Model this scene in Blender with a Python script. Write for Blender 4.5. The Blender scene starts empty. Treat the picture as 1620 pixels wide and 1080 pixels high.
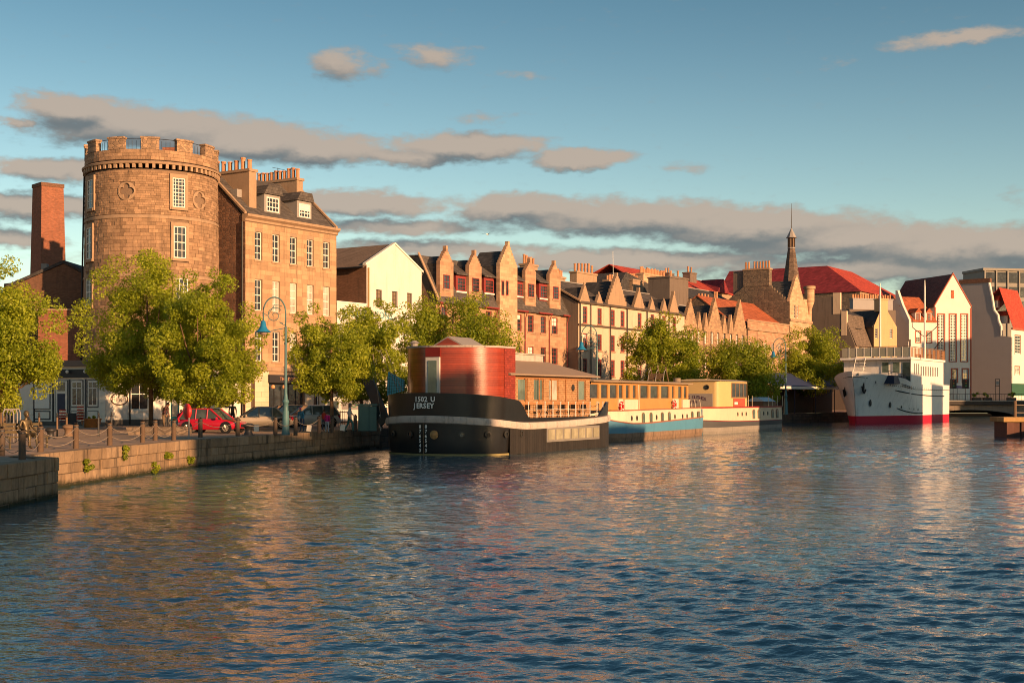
import bpy, bmesh, math, random
import numpy as np
from mathutils import Vector, Matrix
R = math.radians
random.seed(7)
SC = bpy.context.scene
COL = SC.collection

# ---------------------------------------------------------------- camera
FPX, CX, HY = 2100.0, 810.0, 630.0      # focal length in photo pixels, centre column, horizon row
EYE, QZ = 3.3, 1.3                      # eye above the water, quay top above the water (metres)
cam = bpy.data.cameras.new("camera"); camo = bpy.data.objects.new("camera", cam); COL.objects.link(camo)
camo.location = (0, 0, EYE); camo.rotation_euler = (R(90), 0, 0)
cam.sensor_width = 36.0; cam.lens = 36.0 * FPX / 1620.0; cam.shift_y = 90.0 / 1620.0
cam.clip_start = 0.5; cam.clip_end = 8000
SC.camera = camo

# ---------------------------------------------------------------- light
SUN_AZ, SUN_EL = 45.0, 12.0             # sun to the right behind the camera, low evening
world = bpy.data.worlds.new("World"); SC.world = world; world.use_nodes = True
sun = bpy.data.lights.new("sun", 'SUN'); sun.energy = 4.2; sun.angle = R(0.55); sun.color = (1.0, 0.575, 0.285)
suno = bpy.data.objects.new("sun", sun); COL.objects.link(suno)
to_sun = Vector((math.sin(R(SUN_AZ)) * math.cos(R(SUN_EL)), -math.cos(R(SUN_AZ)) * math.cos(R(SUN_EL)), math.sin(R(SUN_EL))))
suno.rotation_euler = to_sun.to_track_quat('Z', 'Y').to_euler(); suno.location = to_sun * 60
SC.view_settings.view_transform = 'Standard'; SC.view_settings.look = 'None'
SC.view_settings.exposure = 0.92; SC.view_settings.gamma = 1.0
SC.cycles.filter_width = 1.0; SC.cycles.max_bounces = 6; SC.cycles.diffuse_bounces = 2; SC.cycles.glossy_bounces = 4
SC.cycles.transmission_bounces = 3; SC.cycles.transparent_max_bounces = 6
SC.cycles.caustics_reflective = False; SC.cycles.caustics_refractive = False

class NT:
    def __init__(s, tree): s.t = tree
    def n(s, kind, **kw):
        nd = s.t.nodes.new(kind)
        for k, v in kw.items():
            if k == 'inp':
                for i, val in v.items():
                    if isinstance(val, bpy.types.NodeSocket): s.t.links.new(val, nd.inputs[i])
                    else: nd.inputs[i].default_value = val
            else: setattr(nd, k, v)
        return nd
    def math(s, op, a, b=0.0, c=0.0, clamp=False):
        nd = s.n('ShaderNodeMath', operation=op, use_clamp=clamp, inp={0: a, 1: b, 2: c}); return nd.outputs[0]
    def vmath(s, op, a, b=(0, 0, 0)):
        nd = s.n('ShaderNodeVectorMath', operation=op, inp={0: a, 1: b})
        return nd.outputs[1] if op in ('LENGTH', 'DOT_PRODUCT', 'DISTANCE') else nd.outputs[0]
    def mix(s, f, a, b, blend='MIX'):
        nd = s.n('ShaderNodeMix', data_type='RGBA', blend_type=blend, inp={0: f, 6: a, 7: b}); return nd.outputs[2]
    def smooth(s, v, a, b, lo=0.0, hi=1.0):
        nd = s.n('ShaderNodeMapRange', interpolation_type='SMOOTHSTEP', inp={0: v, 1: a, 2: b, 3: lo, 4: hi}); return nd.outputs[0]
    def noise(s, vec, scale, detail=4, rough=.55, dim='3D'):
        nd = s.n('ShaderNodeTexNoise', noise_dimensions=dim, inp={'Vector': vec, 'Scale': scale, 'Detail': detail, 'Roughness': rough}); return nd.outputs[0]

def build_world():
    t = world.node_tree; t.nodes.clear(); w = NT(t)
    out = w.n('ShaderNodeOutputWorld')
    sky = w.n('ShaderNodeTexSky', sky_type='NISHITA'); sky.sun_disc = False
    sky.sun_elevation = R(SUN_EL); sky.sun_rotation = R(180 - SUN_AZ); sky.altitude = 20; sky.air_density = 1.0; sky.dust_density = 0.6; sky.ozone_density = 2.2
    tint = w.mix(1.0, sky.outputs[0], (0.92, 0.98, 0.95, 1), 'MULTIPLY')
    # clouds live on the sky dome in azimuth / elevation
    d = w.n('ShaderNodeTexCoord').outputs['Generated']
    sx = w.n('ShaderNodeSeparateXYZ', inp={0: d})
    az = w.math('ARCTAN2', sx.outputs[0], sx.outputs[1])
    hor = w.math('SQRT', w.math('ADD', w.math('MULTIPLY', sx.outputs[0], sx.outputs[0]), w.math('MULTIPLY', sx.outputs[1], sx.outputs[1])))
    el = w.math('DIVIDE', sx.outputs[2], w.math('MAXIMUM', hor, 0.02))
    p = w.n('ShaderNodeCombineXYZ', inp={0: az, 1: el}).outputs[0]
    deep = w.mix(w.smooth(el, -.02, .38), (1.22, 1.04, .86, 1), (.39, .49, .475, 1))   # evening haze: pale at the horizon, deeper overhead
    tint = w.mix(1.0, tint, deep, 'MULTIPLY')
    bg = w.n('ShaderNodeBackground', inp={0: tint, 1: 0.11})
    clouds = [  # bank centre column, row, half width, half height (in photo pixels), weight
        (115, 172, 85, 26, 1), (225, 203, 190, 42, 1), (380, 222, 160, 36, 1), (500, 238, 130, 30, 1), (640, 250, 95, 18, .9), (735, 232, 135, 27, 1), (15, 192, 40, 9, .7),
        (545, 102, 62, 32, .62), (690, 88, 66, 24, .5), (825, 120, 50, 10, .28), (920, 252, 88, 20, .95), (1525, 58, 110, 16, .6), (1330, 100, 40, 10, .25), (770, 187, 55, 11, .3), (1085, 265, 40, 14, .3),
        (70, 270, 115, 22, .9), (60, 325, 120, 26, .95), (10, 375, 80, 20, .8), (560, 322, 150, 24, .9), (640, 360, 190, 18, .7), (690, 395, 230, 17, .7),
        (830, 330, 130, 30, 1), (1010, 345, 210, 34, 1), (1190, 358, 210, 36, 1), (1330, 378, 200, 34, 1), (1480, 390, 200, 34, .95), (1640, 390, 160, 34, .95), (1000, 412, 330, 22, .85), (1400, 425, 330, 26, .9), (1700, 440, 300, 40, .9), (400, 415, 300, 16, .6),
        (-300, 240, 200, 40, .9), (-350, 350, 320, 40, .9), (1950, 300, 260, 44, .9), (2150, 400, 380, 50, .9), (-900, 300, 300, 50, .9), (2700, 330, 300, 50, .9)]
    g = bpy.data.node_groups.new("cloud_field", 'ShaderNodeTree')
    g.interface.new_socket('Vector', in_out='INPUT', socket_type='NodeSocketVector'); g.interface.new_socket('Value', in_out='OUTPUT', socket_type='NodeSocketFloat')
    q = NT(g); gi = q.n('NodeGroupInput'); go = q.n('NodeGroupOutput'); acc = None
    for (cx, cy, a, b, wt) in clouds:
        u = math.atan((cx - CX) / FPX); v = (HY - cy) / FPX * math.cos(u)
        dd = q.vmath('MULTIPLY', q.vmath('SUBTRACT', gi.outputs[0], (u, v, 0)), (FPX / a / 1.22, FPX / b / 1.14, 0))
        val = q.math('MULTIPLY', q.math('SUBTRACT', 1.0, q.vmath('LENGTH', dd)), wt)
        acc = val if acc is None else q.math('SMOOTH_MAX', acc, val, 0.22)
    # far from the frame the same broken stratus goes on round the dome
    band = q.n('ShaderNodeSeparateXYZ', inp={0: gi.outputs[0]})
    far = q.smooth(q.math('ABSOLUTE', band.outputs[0]), 0.55, 0.9)
    low = q.smooth(band.outputs[1], 0.5, 0.12)
    nz = q.noise(q.vmath('MULTIPLY', gi.outputs[0], (3.0, 11.0, 1.0)), 1.4, 4, .5)
    acc = q.math('MAXIMUM', acc, q.math('MULTIPLY', q.math('MULTIPLY', far, low), q.math('MULTIPLY', q.math('SUBTRACT', nz, .46), 3.0)))
    g.links.new(acc, go.inputs[0])
    n1 = w.n('ShaderNodeTexNoise', noise_dimensions='2D', inp={'Vector': w.vmath('MULTIPLY', p, (1.0, 2.2, 1)), 'Scale': 20.0, 'Detail': 3.5, 'Roughness': .5})
    off = w.vmath('MULTIPLY', w.vmath('SUBTRACT', n1.outputs[1], (.5, .5, .5)), (.055, .012, 0))
    n3 = w.n('ShaderNodeTexNoise', noise_dimensions='2D', inp={'Vector': w.vmath('MULTIPLY', p, (1.0, 2.0, 1)), 'Scale': 85.0, 'Detail': 4.0, 'Roughness': .6})
    off = w.vmath('ADD', off, w.vmath('MULTIPLY', w.vmath('SUBTRACT', n3.outputs[1], (.5, .5, .5)), (.020, .006, 0)))
    pd = w.vmath('ADD', p, off)
    f0 = w.n('ShaderNodeGroup'); f0.node_tree = g; t.links.new(pd, f0.inputs[0])
    f1 = w.n('ShaderNodeGroup'); f1.node_tree = g; t.links.new(w.vmath('ADD', pd, (0.005, 0.0125, 0)), f1.inputs[0])
    fine = w.noise(w.vmath('MULTIPLY', p, (1.0, 2.6, 1)), 60.0, 5, .58, '2D')
    dens = w.math('ADD', f0.outputs[0], w.math('MULTIPLY', w.math('MULTIPLY', w.math('SUBTRACT', fine, .5), .42), w.smooth(f0.outputs[0], -.5, .05)))
    alpha = w.math('MULTIPLY', w.smooth(dens, 0.03, 0.46), 0.95)
    lit = w.smooth(w.math('ADD', w.math('SUBTRACT', f0.outputs[0], f1.outputs[0]), w.math('MULTIPLY', w.math('SUBTRACT', fine, .5), .30)), -0.42, 0.50)
    ccol = w.mix(lit, (0.118, 0.134, 0.142, 1), (0.37, 0.305, 0.25, 1))
    cb = w.n('ShaderNodeBackground', inp={0: ccol, 1: 0.72})
    mx = w.n('ShaderNodeMixShader', inp={0: alpha, 1: bg.outputs[0], 2: cb.outputs[0]})
    t.links.new(mx.outputs[0], out.inputs[0])
build_world()
world.cycles.sampling_method = 'MANUAL'; world.cycles.sample_map_resolution = 512

# ---------------------------------------------------------------- helpers
def P(px, py, Y): return Vector(((px - CX) / FPX * Y, Y, EYE - (py - HY) / FPX * Y))
def PXZ(px, z, Y): return Vector(((px - CX) / FPX * Y, Y, z))

class MB:
    """collects faces of one mesh"""
    def __init__(s): s.v = []; s.f = []; s.t = []; s.mi = []; s.tone = .5; s.m = 0
    def poly(s, pts):
        b = len(s.v); s.v += [tuple(p) for p in pts]; s.f.append(tuple(range(b, b + len(pts)))); s.t.append(s.tone); s.mi.append(s.m); return s
    def box(s, x0, x1, y0, y1, z0, z1):
        b = len(s.v); s.v += [(x, y, z) for x in (x0, x1) for y in (y0, y1) for z in (z0, z1)]
        for q in ((0, 1, 3, 2), (4, 6, 7, 5), (0, 4, 5, 1), (2, 3, 7, 6), (0, 2, 6, 4), (1, 5, 7, 3)):
            s.f.append(tuple(b + i for i in q)); s.t.append(s.tone); s.mi.append(s.m)
        return s
    def prism(s, pts, axis, a, c):
        """pts: 2d polygon; axis 'x','y','z' = extrusion axis between a and c"""
        def mk(p, k): return {'x': (k, p[0], p[1]), 'y': (p[0], k, p[1]), 'z': (p[0], p[1], k)}[axis]
        n = len(pts); b = len(s.v); s.v += [mk(p, a) for p in pts] + [mk(p, c) for p in pts]
        fs = [tuple(range(b, b + n)), tuple(range(b + 2 * n - 1, b + n - 1, -1))] + [(b + i, b + (i + 1) % n, b + n + (i + 1) % n, b + n + i) for i in range(n)]
        s.f += fs; s.t += [s.tone] * len(fs); s.mi += [s.m] * len(fs); return s
    def loft(s, secs, closed=False):
        n = len(secs[0]); b = len(s.v)
        for c in secs: s.v += [tuple(p) for p in c]
        for i in range(len(secs) - 1):
            for j in range(n if closed else n - 1):
                k = (j + 1) % n
                s.f.append((b + i * n + j, b + i * n + k, b + (i + 1) * n + k, b + (i + 1) * n + j)); s.t.append(s.tone); s.mi.append(s.m)
        return s
    def tube(s, pts, r, n=6, cap=True):
        pts = [Vector(p) for p in pts]; rs = r if isinstance(r, (list, tuple)) else [r] * len(pts); secs = []
        up = Vector((0, 0, 1))
        for i, p in enumerate(pts):
            d = (pts[min(i + 1, len(pts) - 1)] - pts[max(i - 1, 0)])
            d = d.normalized() if d.length > 1e-9 else Vector((0, 0, 1))
            a = d.cross(up)
            if a.length < .05: a = d.cross(Vector((1, 0, 0)))
            a.normalize(); c = d.cross(a)
            secs.append([p + (a * math.cos(2 * math.pi * k / n) + c * math.sin(2 * math.pi * k / n)) * rs[i] for k in range(n)])
        s.loft(secs, True)
        if cap: s.poly(secs[0]); s.poly(secs[-1][::-1])
        return s
    def lathe(s, prof, n=16, cx=0, cy=0, cap=True):
        secs = [[(cx + r * math.cos(2 * math.pi * k / n), cy + r * math.sin(2 * math.pi * k / n), z) for k in range(n)] for r, z in prof]
        s.loft(secs, True)
        if cap: s.poly(secs[0][::-1]); s.poly(secs[-1])
        return s
    def ball(s, c, r, n=10, m=6, sc=(1, 1, 1)):
        secs = []
        for i in range(m + 1):
            a = math.pi * i / m; rr = max(math.sin(a), .02)
            secs.append([(c[0] + r * sc[0] * rr * math.cos(2 * math.pi * k / n), c[1] + r * sc[1] * rr * math.sin(2 * math.pi * k / n), c[2] - r * sc[2] * math.cos(a)) for k in range(n)])
        return s.loft(secs, True)
    def build(s, name, mat, parent=None, smooth=False, loc=None, rot=None, kind=None, recalc=True, autosm=None):
        me = bpy.data.meshes.new(name); me.from_pydata(s.v, [], s.f)
        if isinstance(mat, (list, tuple)):
            for m_ in mat: me.materials.append(m_)
            me.polygons.foreach_set('material_index', s.mi)
        else: me.materials.append(mat)
        if recalc and len(s.f) < 60000:
            bm = bmesh.new(); bm.from_mesh(me)
            if smooth: bmesh.ops.remove_doubles(bm, verts=bm.verts, dist=1e-4)
            bmesh.ops.recalc_face_normals(bm, faces=bm.faces); bm.to_mesh(me); bm.free()
        if len(me.polygons) == len(s.t):
            at = me.attributes.new('tone', 'FLOAT', 'FACE'); at.data.foreach_set('value', s.t)
        else:
            at = me.attributes.new('tone', 'FLOAT', 'FACE'); at.data.foreach_set('value', [.5] * len(me.polygons))
        if smooth:
            me.polygons.foreach_set('use_smooth', [True] * len(me.polygons))
            if autosm: me.set_sharp_from_angle(angle=R(autosm))
        o = bpy.data.objects.new(name, me); COL.objects.link(o)
        if parent is not None: o.parent = parent
        if loc is not None: o.location = loc
        if rot is not None: o.rotation_euler = rot
        if kind: o['kind'] = kind
        return o

def tag(o, label, cat, group=None, kind=None):
    if label: o['label'] = label
    if cat: o['category'] = cat
    if group: o['group'] = group
    if kind: o['kind'] = kind
    return o
def empty(name, loc, rz=0, label=None, cat=None, group=None):
    o = bpy.data.objects.new(name, None); COL.objects.link(o); o.location = loc; o.rotation_euler = (0, 0, rz); o.empty_display_size = .3
    return tag(o, label, cat, group)
def copy_tree(o, parent=None):
    c = o.copy(); COL.objects.link(c); c.parent = parent
    for ch in list(o.children): copy_tree(ch, c)
    return c
def text(name, body, size, mat, parent, loc, rot=(R(90), 0, 0), ext=.012, sx=1.0, align='CENTER', bold=0.0):
    cu = bpy.data.curves.new(name, 'FONT'); cu.body = body; cu.size = size; cu.extrude = ext; cu.align_x = align; cu.align_y = 'CENTER'; cu.resolution_u = 2; cu.offset = bold
    tmp = bpy.data.objects.new(name + '_tmp', cu); me = bpy.data.meshes.new_from_object(tmp); bpy.data.objects.remove(tmp)
    me.materials.clear(); me.materials.append(mat)
    o = bpy.data.objects.new(name, me); COL.objects.link(o); o.parent = parent; o.location = loc; o.rotation_euler = rot; o.scale = (sx, 1, 1); return o

# ---------------------------------------------------------------- materials
MATS = {}
def mat(name, col, rough=.85, var=.25, scale=1.2, bump=0.0, bscale=14., spec=.3, metal=0., tone=.0, pat=None, grime=0.0, coat=0.0, hue=None, tide=False):
    """procedural paint / stone / slate; pat = ('brick', length, height, joint colour, joint) | ('rubble', size, joint colour) | ('plank', height, depth) | ('vplank', width, depth) | ('slate', row)"""
    m = bpy.data.materials.new(name); m.use_nodes = True; t = m.node_tree; w = NT(t); b = t.nodes['Principled BSDF']
    b.inputs['Roughness'].default_value = rough; b.inputs['Metallic'].default_value = metal; b.inputs['Specular IOR Level'].default_value = spec
    if coat: b.inputs['Coat Weight'].default_value = coat; b.inputs['Coat Roughness'].default_value = .12
    obj = w.n('ShaderNodeTexCoord').outputs['Object']
    geo = w.n('ShaderNodeNewGeometry').outputs['Position']
    n1 = w.noise(geo, scale, 5, .62); n2 = w.noise(geo, bscale, 4, .65)
    c4 = (*col, 1.0)
    fac = w.math('ADD', 1.0 - var, w.math('MULTIPLY', w.math('ADD', n1, w.math('MULTIPLY', n2, .5)), var * 1.33))
    if tone:
        at = w.n('ShaderNodeAttribute', attribute_name='tone')
        fac = w.math('MULTIPLY', fac, w.math('ADD', 1 - tone * .5, w.math('MULTIPLY', at.outputs['Fac'], tone)))
    base = c4
    if hue:
        at2 = w.n('ShaderNodeAttribute', attribute_name='tone')
        wob = w.math('FRACT', w.math('MULTIPLY', at2.outputs['Fac'], 7.31))
        base = w.mix(w.math('ADD', w.math('MULTIPLY', wob, .6), w.math('MULTIPLY', n1, .4)), c4, (*hue, 1.0))
    height = n2
    sp = w.n('ShaderNodeSeparateXYZ', inp={0: obj})
    uv = w.n('ShaderNodeCombineXYZ', inp={0: w.math('ADD', sp.outputs[0], sp.outputs[1]), 1: sp.outputs[2]}).outputs[0]
    hb = None
    if pat:
        if pat[0] == 'brick':
            _, L_, H_, jc, j = pat
            br = w.n('ShaderNodeTexBrick', inp={'Vector': uv, 'Color1': (0.72, .72, .72, 1), 'Color2': (1.12, 1.12, 1.12, 1), 'Mortar': (0, 0, 0, 1), 'Scale': 1.0, 'Mortar Size': j, 'Mortar Smooth': .15, 'Bias': 0.0, 'Brick Width': L_, 'Row Height': H_})
            base = w.mix(1.0, base, br.outputs[0], 'MULTIPLY'); base = w.mix(br.outputs[1], base, (*jc, 1))
            hb = w.math('SUBTRACT', 1.0, br.outputs[1])
        elif pat[0] == 'rubble':
            _, S_, jc = pat
            v3 = w.vmath('MULTIPLY', w.vmath('ADD', uv, w.vmath('MULTIPLY', w.n('ShaderNodeTexNoise', inp={'Vector': uv, 'Scale': 2.5}).outputs[1], (.12, .12, 0))), (1 / S_, 1.7 / S_, 1))
            vd = w.n('ShaderNodeTexVoronoi', voronoi_dimensions='2D', feature='DISTANCE_TO_EDGE', inp={'Vector': v3, 'Scale': 1.0, 'Randomness': .85})
            vc = w.n('ShaderNodeTexVoronoi', voronoi_dimensions='2D', inp={'Vector': v3, 'Scale': 1.0, 'Randomness': .85})
            gv = w.n('ShaderNodeSeparateColor', inp={0: vc.outputs['Color']}).outputs[0]
            base = w.mix(1.0, base, w.mix(gv, (.68, .68, .70, 1), (1.25, 1.2, 1.12, 1)), 'MULTIPLY')
            e = w.smooth(vd.outputs['Distance'], .02, .12); base = w.mix(e, (*jc, 1), base); hb = e
        elif pat[0] in ('plank', 'vplank'):
            _, H_, dp = pat
            cc = sp.outputs[2] if pat[0] == 'plank' else uv
            src = sp.outputs[2] if pat[0] == 'plank' else w.math('ADD', sp.outputs[0], sp.outputs[1])
            k = w.math('DIVIDE', src, H_); fr = w.math('FRACT', k); fl = w.math('FLOOR', k)
            wn = w.n('ShaderNodeTexWhiteNoise', noise_dimensions='1D', inp={'W': fl}).outputs[0]
            edge = w.math('MINIMUM', w.smooth(fr, 0.0, .12), w.smooth(fr, 1.0, .88))
            base = w.mix(1.0, base, w.mix(wn, (.8, .8, .8, 1), (1.15, 1.15, 1.15, 1)), 'MULTIPLY')
            base = w.mix(edge, (col[0] * .35, col[1] * .35, col[2] * .35, 1), base); hb = edge
        elif pat[0] == 'slate':
            H_ = pat[1]
            br = w.n('ShaderNodeTexBrick', inp={'Vector': uv, 'Color1': (0.7, .7, .7, 1), 'Color2': (1.2, 1.2, 1.2, 1), 'Mortar': (.3, .3, .3, 1), 'Scale': 1.0, 'Mortar Size': .012, 'Mortar Smooth': .3, 'Brick Width': H_ * 1.3, 'Row Height': H_})
            base = w.mix(1.0, base, br.outputs[0], 'MULTIPLY'); hb = w.math('SUBTRACT', 1.0, br.outputs[1])
    fcol = w.n('ShaderNodeCombineXYZ', inp={0: fac, 1: fac, 2: fac}).outputs[0]
    colr = w.mix(1.0, base, fcol, 'MULTIPLY')
    if grime:
        stre = w.noise(w.vmath('MULTIPLY', geo, (1.6, 1.6, .16)), 1.6, 5, .7)
        colr = w.mix(w.math('MULTIPLY', w.smooth(stre, .50, .72), grime), colr, (.03, .026, .022, 1))
    if tide:      # weed and damp near the waterline
        pz = w.n('ShaderNodeSeparateXYZ', inp={0: geo}).outputs[2]
        colr = w.mix(w.smooth(w.math('ADD', pz, w.math('MULTIPLY', n1, .35)), .52, .22), colr, (.022, .026, .012, 1))
    t.links.new(colr, b.inputs['Base Color'])
    if bump or hb is not None:
        h = height if hb is None else w.math('ADD', w.math('MULTIPLY', height, .5), w.math('MULTIPLY', hb, .6))
        bn = w.n('ShaderNodeBump', inp={'Strength': bump if bump else .5, 'Distance': .03, 'Height': h}); t.links.new(bn.outputs[0], b.inputs['Normal'])
    MATS[name] = m; return m

def glass_mat(name, col, rough=.06, spec=.8, var=.5):
    m = bpy.data.materials.new(name); m.use_nodes = True; t = m.node_tree; w = NT(t); b = t.nodes['Principled BSDF']
    geo = w.n('ShaderNodeNewGeometry').outputs['Position']; n1 = w.noise(geo, .8, 3, .6)
    t.links.new(w.mix(w.smooth(n1, .42, .62), (col[0] * (1 - var), col[1] * (1 - var), col[2] * (1 - var), 1), (*col, 1)), b.inputs['Base Color'])
    b.inputs['Roughness'].default_value = rough; b.inputs['Specular IOR Level'].default_value = spec
    bn = w.n('ShaderNodeBump', inp={'Strength': .08, 'Distance': .05, 'Height': w.noise(geo, 2.5, 2, .5)}); t.links.new(bn.outputs[0], b.inputs['Normal'])
    MATS[name] = m; return m

def leaf_mat(name, c1, c2):
    m = bpy.data.materials.new(name); m.use_nodes = True; t = m.node_tree; w = NT(t); t.nodes.clear()
    out = w.n('ShaderNodeOutputMaterial'); at = w.n('ShaderNodeAttribute', attribute_name='tone')
    c = w.mix(at.outputs['Fac'], (*c1, 1), (*c2, 1))
    d = w.n('ShaderNodeBsdfPrincipled', inp={'Base Color': c, 'Roughness': .5, 'Specular IOR Level': .35})
    tr = w.n('ShaderNodeBsdfTranslucent', inp={0: w.mix(1.0, c, (1.25, 1.15, .5, 1), 'MULTIPLY')})
    mx = w.n('ShaderNodeMixShader', inp={0: .45, 1: d.outputs[0], 2: tr.outputs[0]}); t.links.new(mx.outputs[0], out.inputs[0])
    return m

def water_mat():
    m = bpy.data.materials.new("harbour_water"); m.use_nodes = True; t = m.node_tree; w = NT(t); b = t.nodes['Principled BSDF']
    geo = w.n('ShaderNodeNewGeometry').outputs['Position']
    b.inputs['Base Color'].default_value = (.066, .135, .155, 1); b.inputs['Roughness'].default_value = .035; b.inputs['IOR'].default_value = 1.45; b.inputs['Specular IOR Level'].default_value = .5
    rot = w.n('ShaderNodeMapping', inp={0: geo, 2: (0, 0, R(14)), 3: (1.0, 1.5, 1.0)}).outputs[0]
    a = w.noise(rot, .55, 3, .5); c = w.noise(rot, 1.7, 3, .55); e = w.noise(rot, 5.2, 3, .55)
    gust = w.smooth(w.noise(w.vmath('MULTIPLY', geo, (1.0, .5, 1)), .07, 3, .5), .35, .68, .45, 1.2)
    h = w.math('ADD', w.math('MULTIPLY', a, .04), w.math('ADD', w.math('MULTIPLY', c, .05), w.math('MULTIPLY', e, .020)))
    h = w.math('MULTIPLY', h, gust)
    bn = w.n('ShaderNodeBump', inp={'Strength': 1.0, 'Distance': 1.0, 'Height': h}); t.links.new(bn.outputs[0], b.inputs['Normal'])
    return m

WATER = water_mat()
ST_TOWER = mat("tower_rubble_stone", (.365, .23, .138), .92, .62, 1.3, 1.0, 7, tone=.5, hue=(.29, .175, .105), grime=.45)
ST_TOWER_J = mat("tower_lime_mortar", (.21, .14, .095), .95, .3, 2, .6, 12)
ST_DRESS = mat("dressed_tan_stone", (.375, .25, .16), .9, .28, 1.2, .4, 12, tone=.3, grime=.3)
ST_ASH = mat("tenement_ashlar", (.44, .28, .165), .9, .25, .9, .35, 10, tone=.42, hue=(.42, .26, .15), grime=.35)
ST_ASH_J = mat("ashlar_joint", (.34, .23, .15), .95, .2, 2, .3, 12)
ST_SIDE = mat("rust_rubble_wall", (.24, .13, .085), .95, .4, 1.2, .9, 8, pat=('rubble', .38, (.16, .11, .085)), grime=.2)
ST_DARK = mat("dark_rubble_wall", (.20, .15, .11), .95, .4, 1.0, .8, 8, pat=('rubble', .55, (.12, .095, .075)), grime=.3)
ST_PINK = mat("pink_sandstone", (.46, .27, .165), .9, .22, .8, .3, 9, pat=('brick', .8, .33, (.36, .21, .13), .012), grime=.16)
ST_PALE = mat("pale_sandstone", (.56, .36, .22), .9, .18, .8, .3, 9, pat=('brick', .8, .33, (.44, .28, .18), .01), grime=.12)
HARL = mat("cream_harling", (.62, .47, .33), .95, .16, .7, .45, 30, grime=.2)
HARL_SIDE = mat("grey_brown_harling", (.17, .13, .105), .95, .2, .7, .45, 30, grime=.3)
ST_H = mat("tan_rubble_gable", (.42, .265, .16), .92, .3, .9, .6, 9, pat=('rubble', .5, (.30, .20, .13)), grime=.15)
BRICK = mat("red_brick", (.34, .12, .065), .92, .3, .8, .5, 12, pat=('brick', .24, .078, (.22, .12, .085), .011), grime=.15)
BRICK_D = mat("brown_brick", (.22, .105, .062), .92, .35, .8, .5, 12, pat=('brick', .24, .078, (.13, .08, .06), .011), grime=.25)
SLATE = mat("slate_roof", (.105, .088, .078), .8, .4, .7, .5, 10, pat=('slate', .26), tone=.2)
SLATE_D = mat("dark_slate_roof", (.065, .058, .056), .8, .4, .7, .5, 10, pat=('slate', .26), tone=.2)
CORR = mat("corrugated_sheet", (.24, .165, .115), .85, .5, .8, .6, 8, pat=('vplank', .22, .05), grime=.3)
LEAD = mat("lead_flashing", (.30, .27, .25), .7, .2)
PANTILE = mat("orange_pantiles", (.42, .115, .05), .85, .3, .8, .5, 10, pat=('slate', .3))
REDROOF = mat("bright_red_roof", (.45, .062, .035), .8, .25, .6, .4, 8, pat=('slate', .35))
REDROOF_D = mat("maroon_roof", (.24, .03, .035), .8, .3, .6, .4, 8, pat=('slate', .35))  # darker copy of the red roof, shade put into its colour
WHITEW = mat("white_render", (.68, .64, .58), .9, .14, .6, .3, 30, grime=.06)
WHITEB = mat("whitewashed_brick", (.68, .635, .57), .92, .2, .9, .6, 9, grime=.14)
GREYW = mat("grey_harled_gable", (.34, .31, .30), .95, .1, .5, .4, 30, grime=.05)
REDTRIM = mat("red_stone_trim", (.36, .105, .065), .85, .2, 1.2)
REDPAINT = mat("red_window_paint", (.27, .045, .04), .6, .15, 2)
WPAINT = mat("white_gloss_paint", (.80, .76, .68), .5, .12, 2.0, grime=.06)
CREAM = mat("cream_paint", (.78, .72, .62), .6, .1, 1, grime=.08)
BLACKP = mat("black_paint", (.018, .018, .02), .5, .3, 2)
NAVY = mat("navy_paint", (.02, .03, .07), .5, .2, 2)
POT = mat("clay_chimney_pot", (.48, .23, .12), .9, .25, 3, tone=.4)
GLASS = glass_mat("window_glass", (.045, .05, .055))
GLASS_L = glass_mat("pale_blind_glass", (.55, .50, .42), .12, .6, .35)
GLASS_G = glass_mat("greenish_glass", (.16, .22, .19), .08, .8, .4)
QUAY = mat("quay_stone", (.33, .225, .14), .93, .6, 2.6, 1.0, 6, tone=.32, hue=(.26, .17, .10), grime=.8, tide=True)
QUAY_J = mat("quay_wall_core", (.12, .095, .07), .95, .3, 2, .5, 10)
PAVE = mat("quay_setts", (.46, .31, .21), .92, .3, .5, .6, 10, pat=('brick', .25, .14, (.22, .155, .115), .012))
TIMBER = mat("weathered_timber", (.20, .125, .078), .9, .35, 3, .5, 14, tone=.5)
POSTWOOD = mat("quay_post_timber", (.125, .08, .052), .9, .4, 4, .5, 14)
TIMBER_D = mat("dark_post_timber", (.10, .07, .05), .85, .35, 3, .4, 14)
ROPE = mat("pale_rope", (.32, .25, .19), .9, .2, 5)
STEEL = mat("dark_steel", (.05, .05, .052), .5, .3, 3, metal=.4)
BARK = mat("tree_bark", (.16, .095, .055), .95, .4, 4, .9, 12)
LEAF_A = leaf_mat("linden_leaves", (.15, .22, .012), (.46, .50, .035))
LEAF_B = leaf_mat("whitebeam_leaves", (.16, .23, .014), (.47, .50, .04))
LEAF_C = leaf_mat("far_tree_leaves", (.13, .205, .014), (.42, .45, .035))
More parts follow.
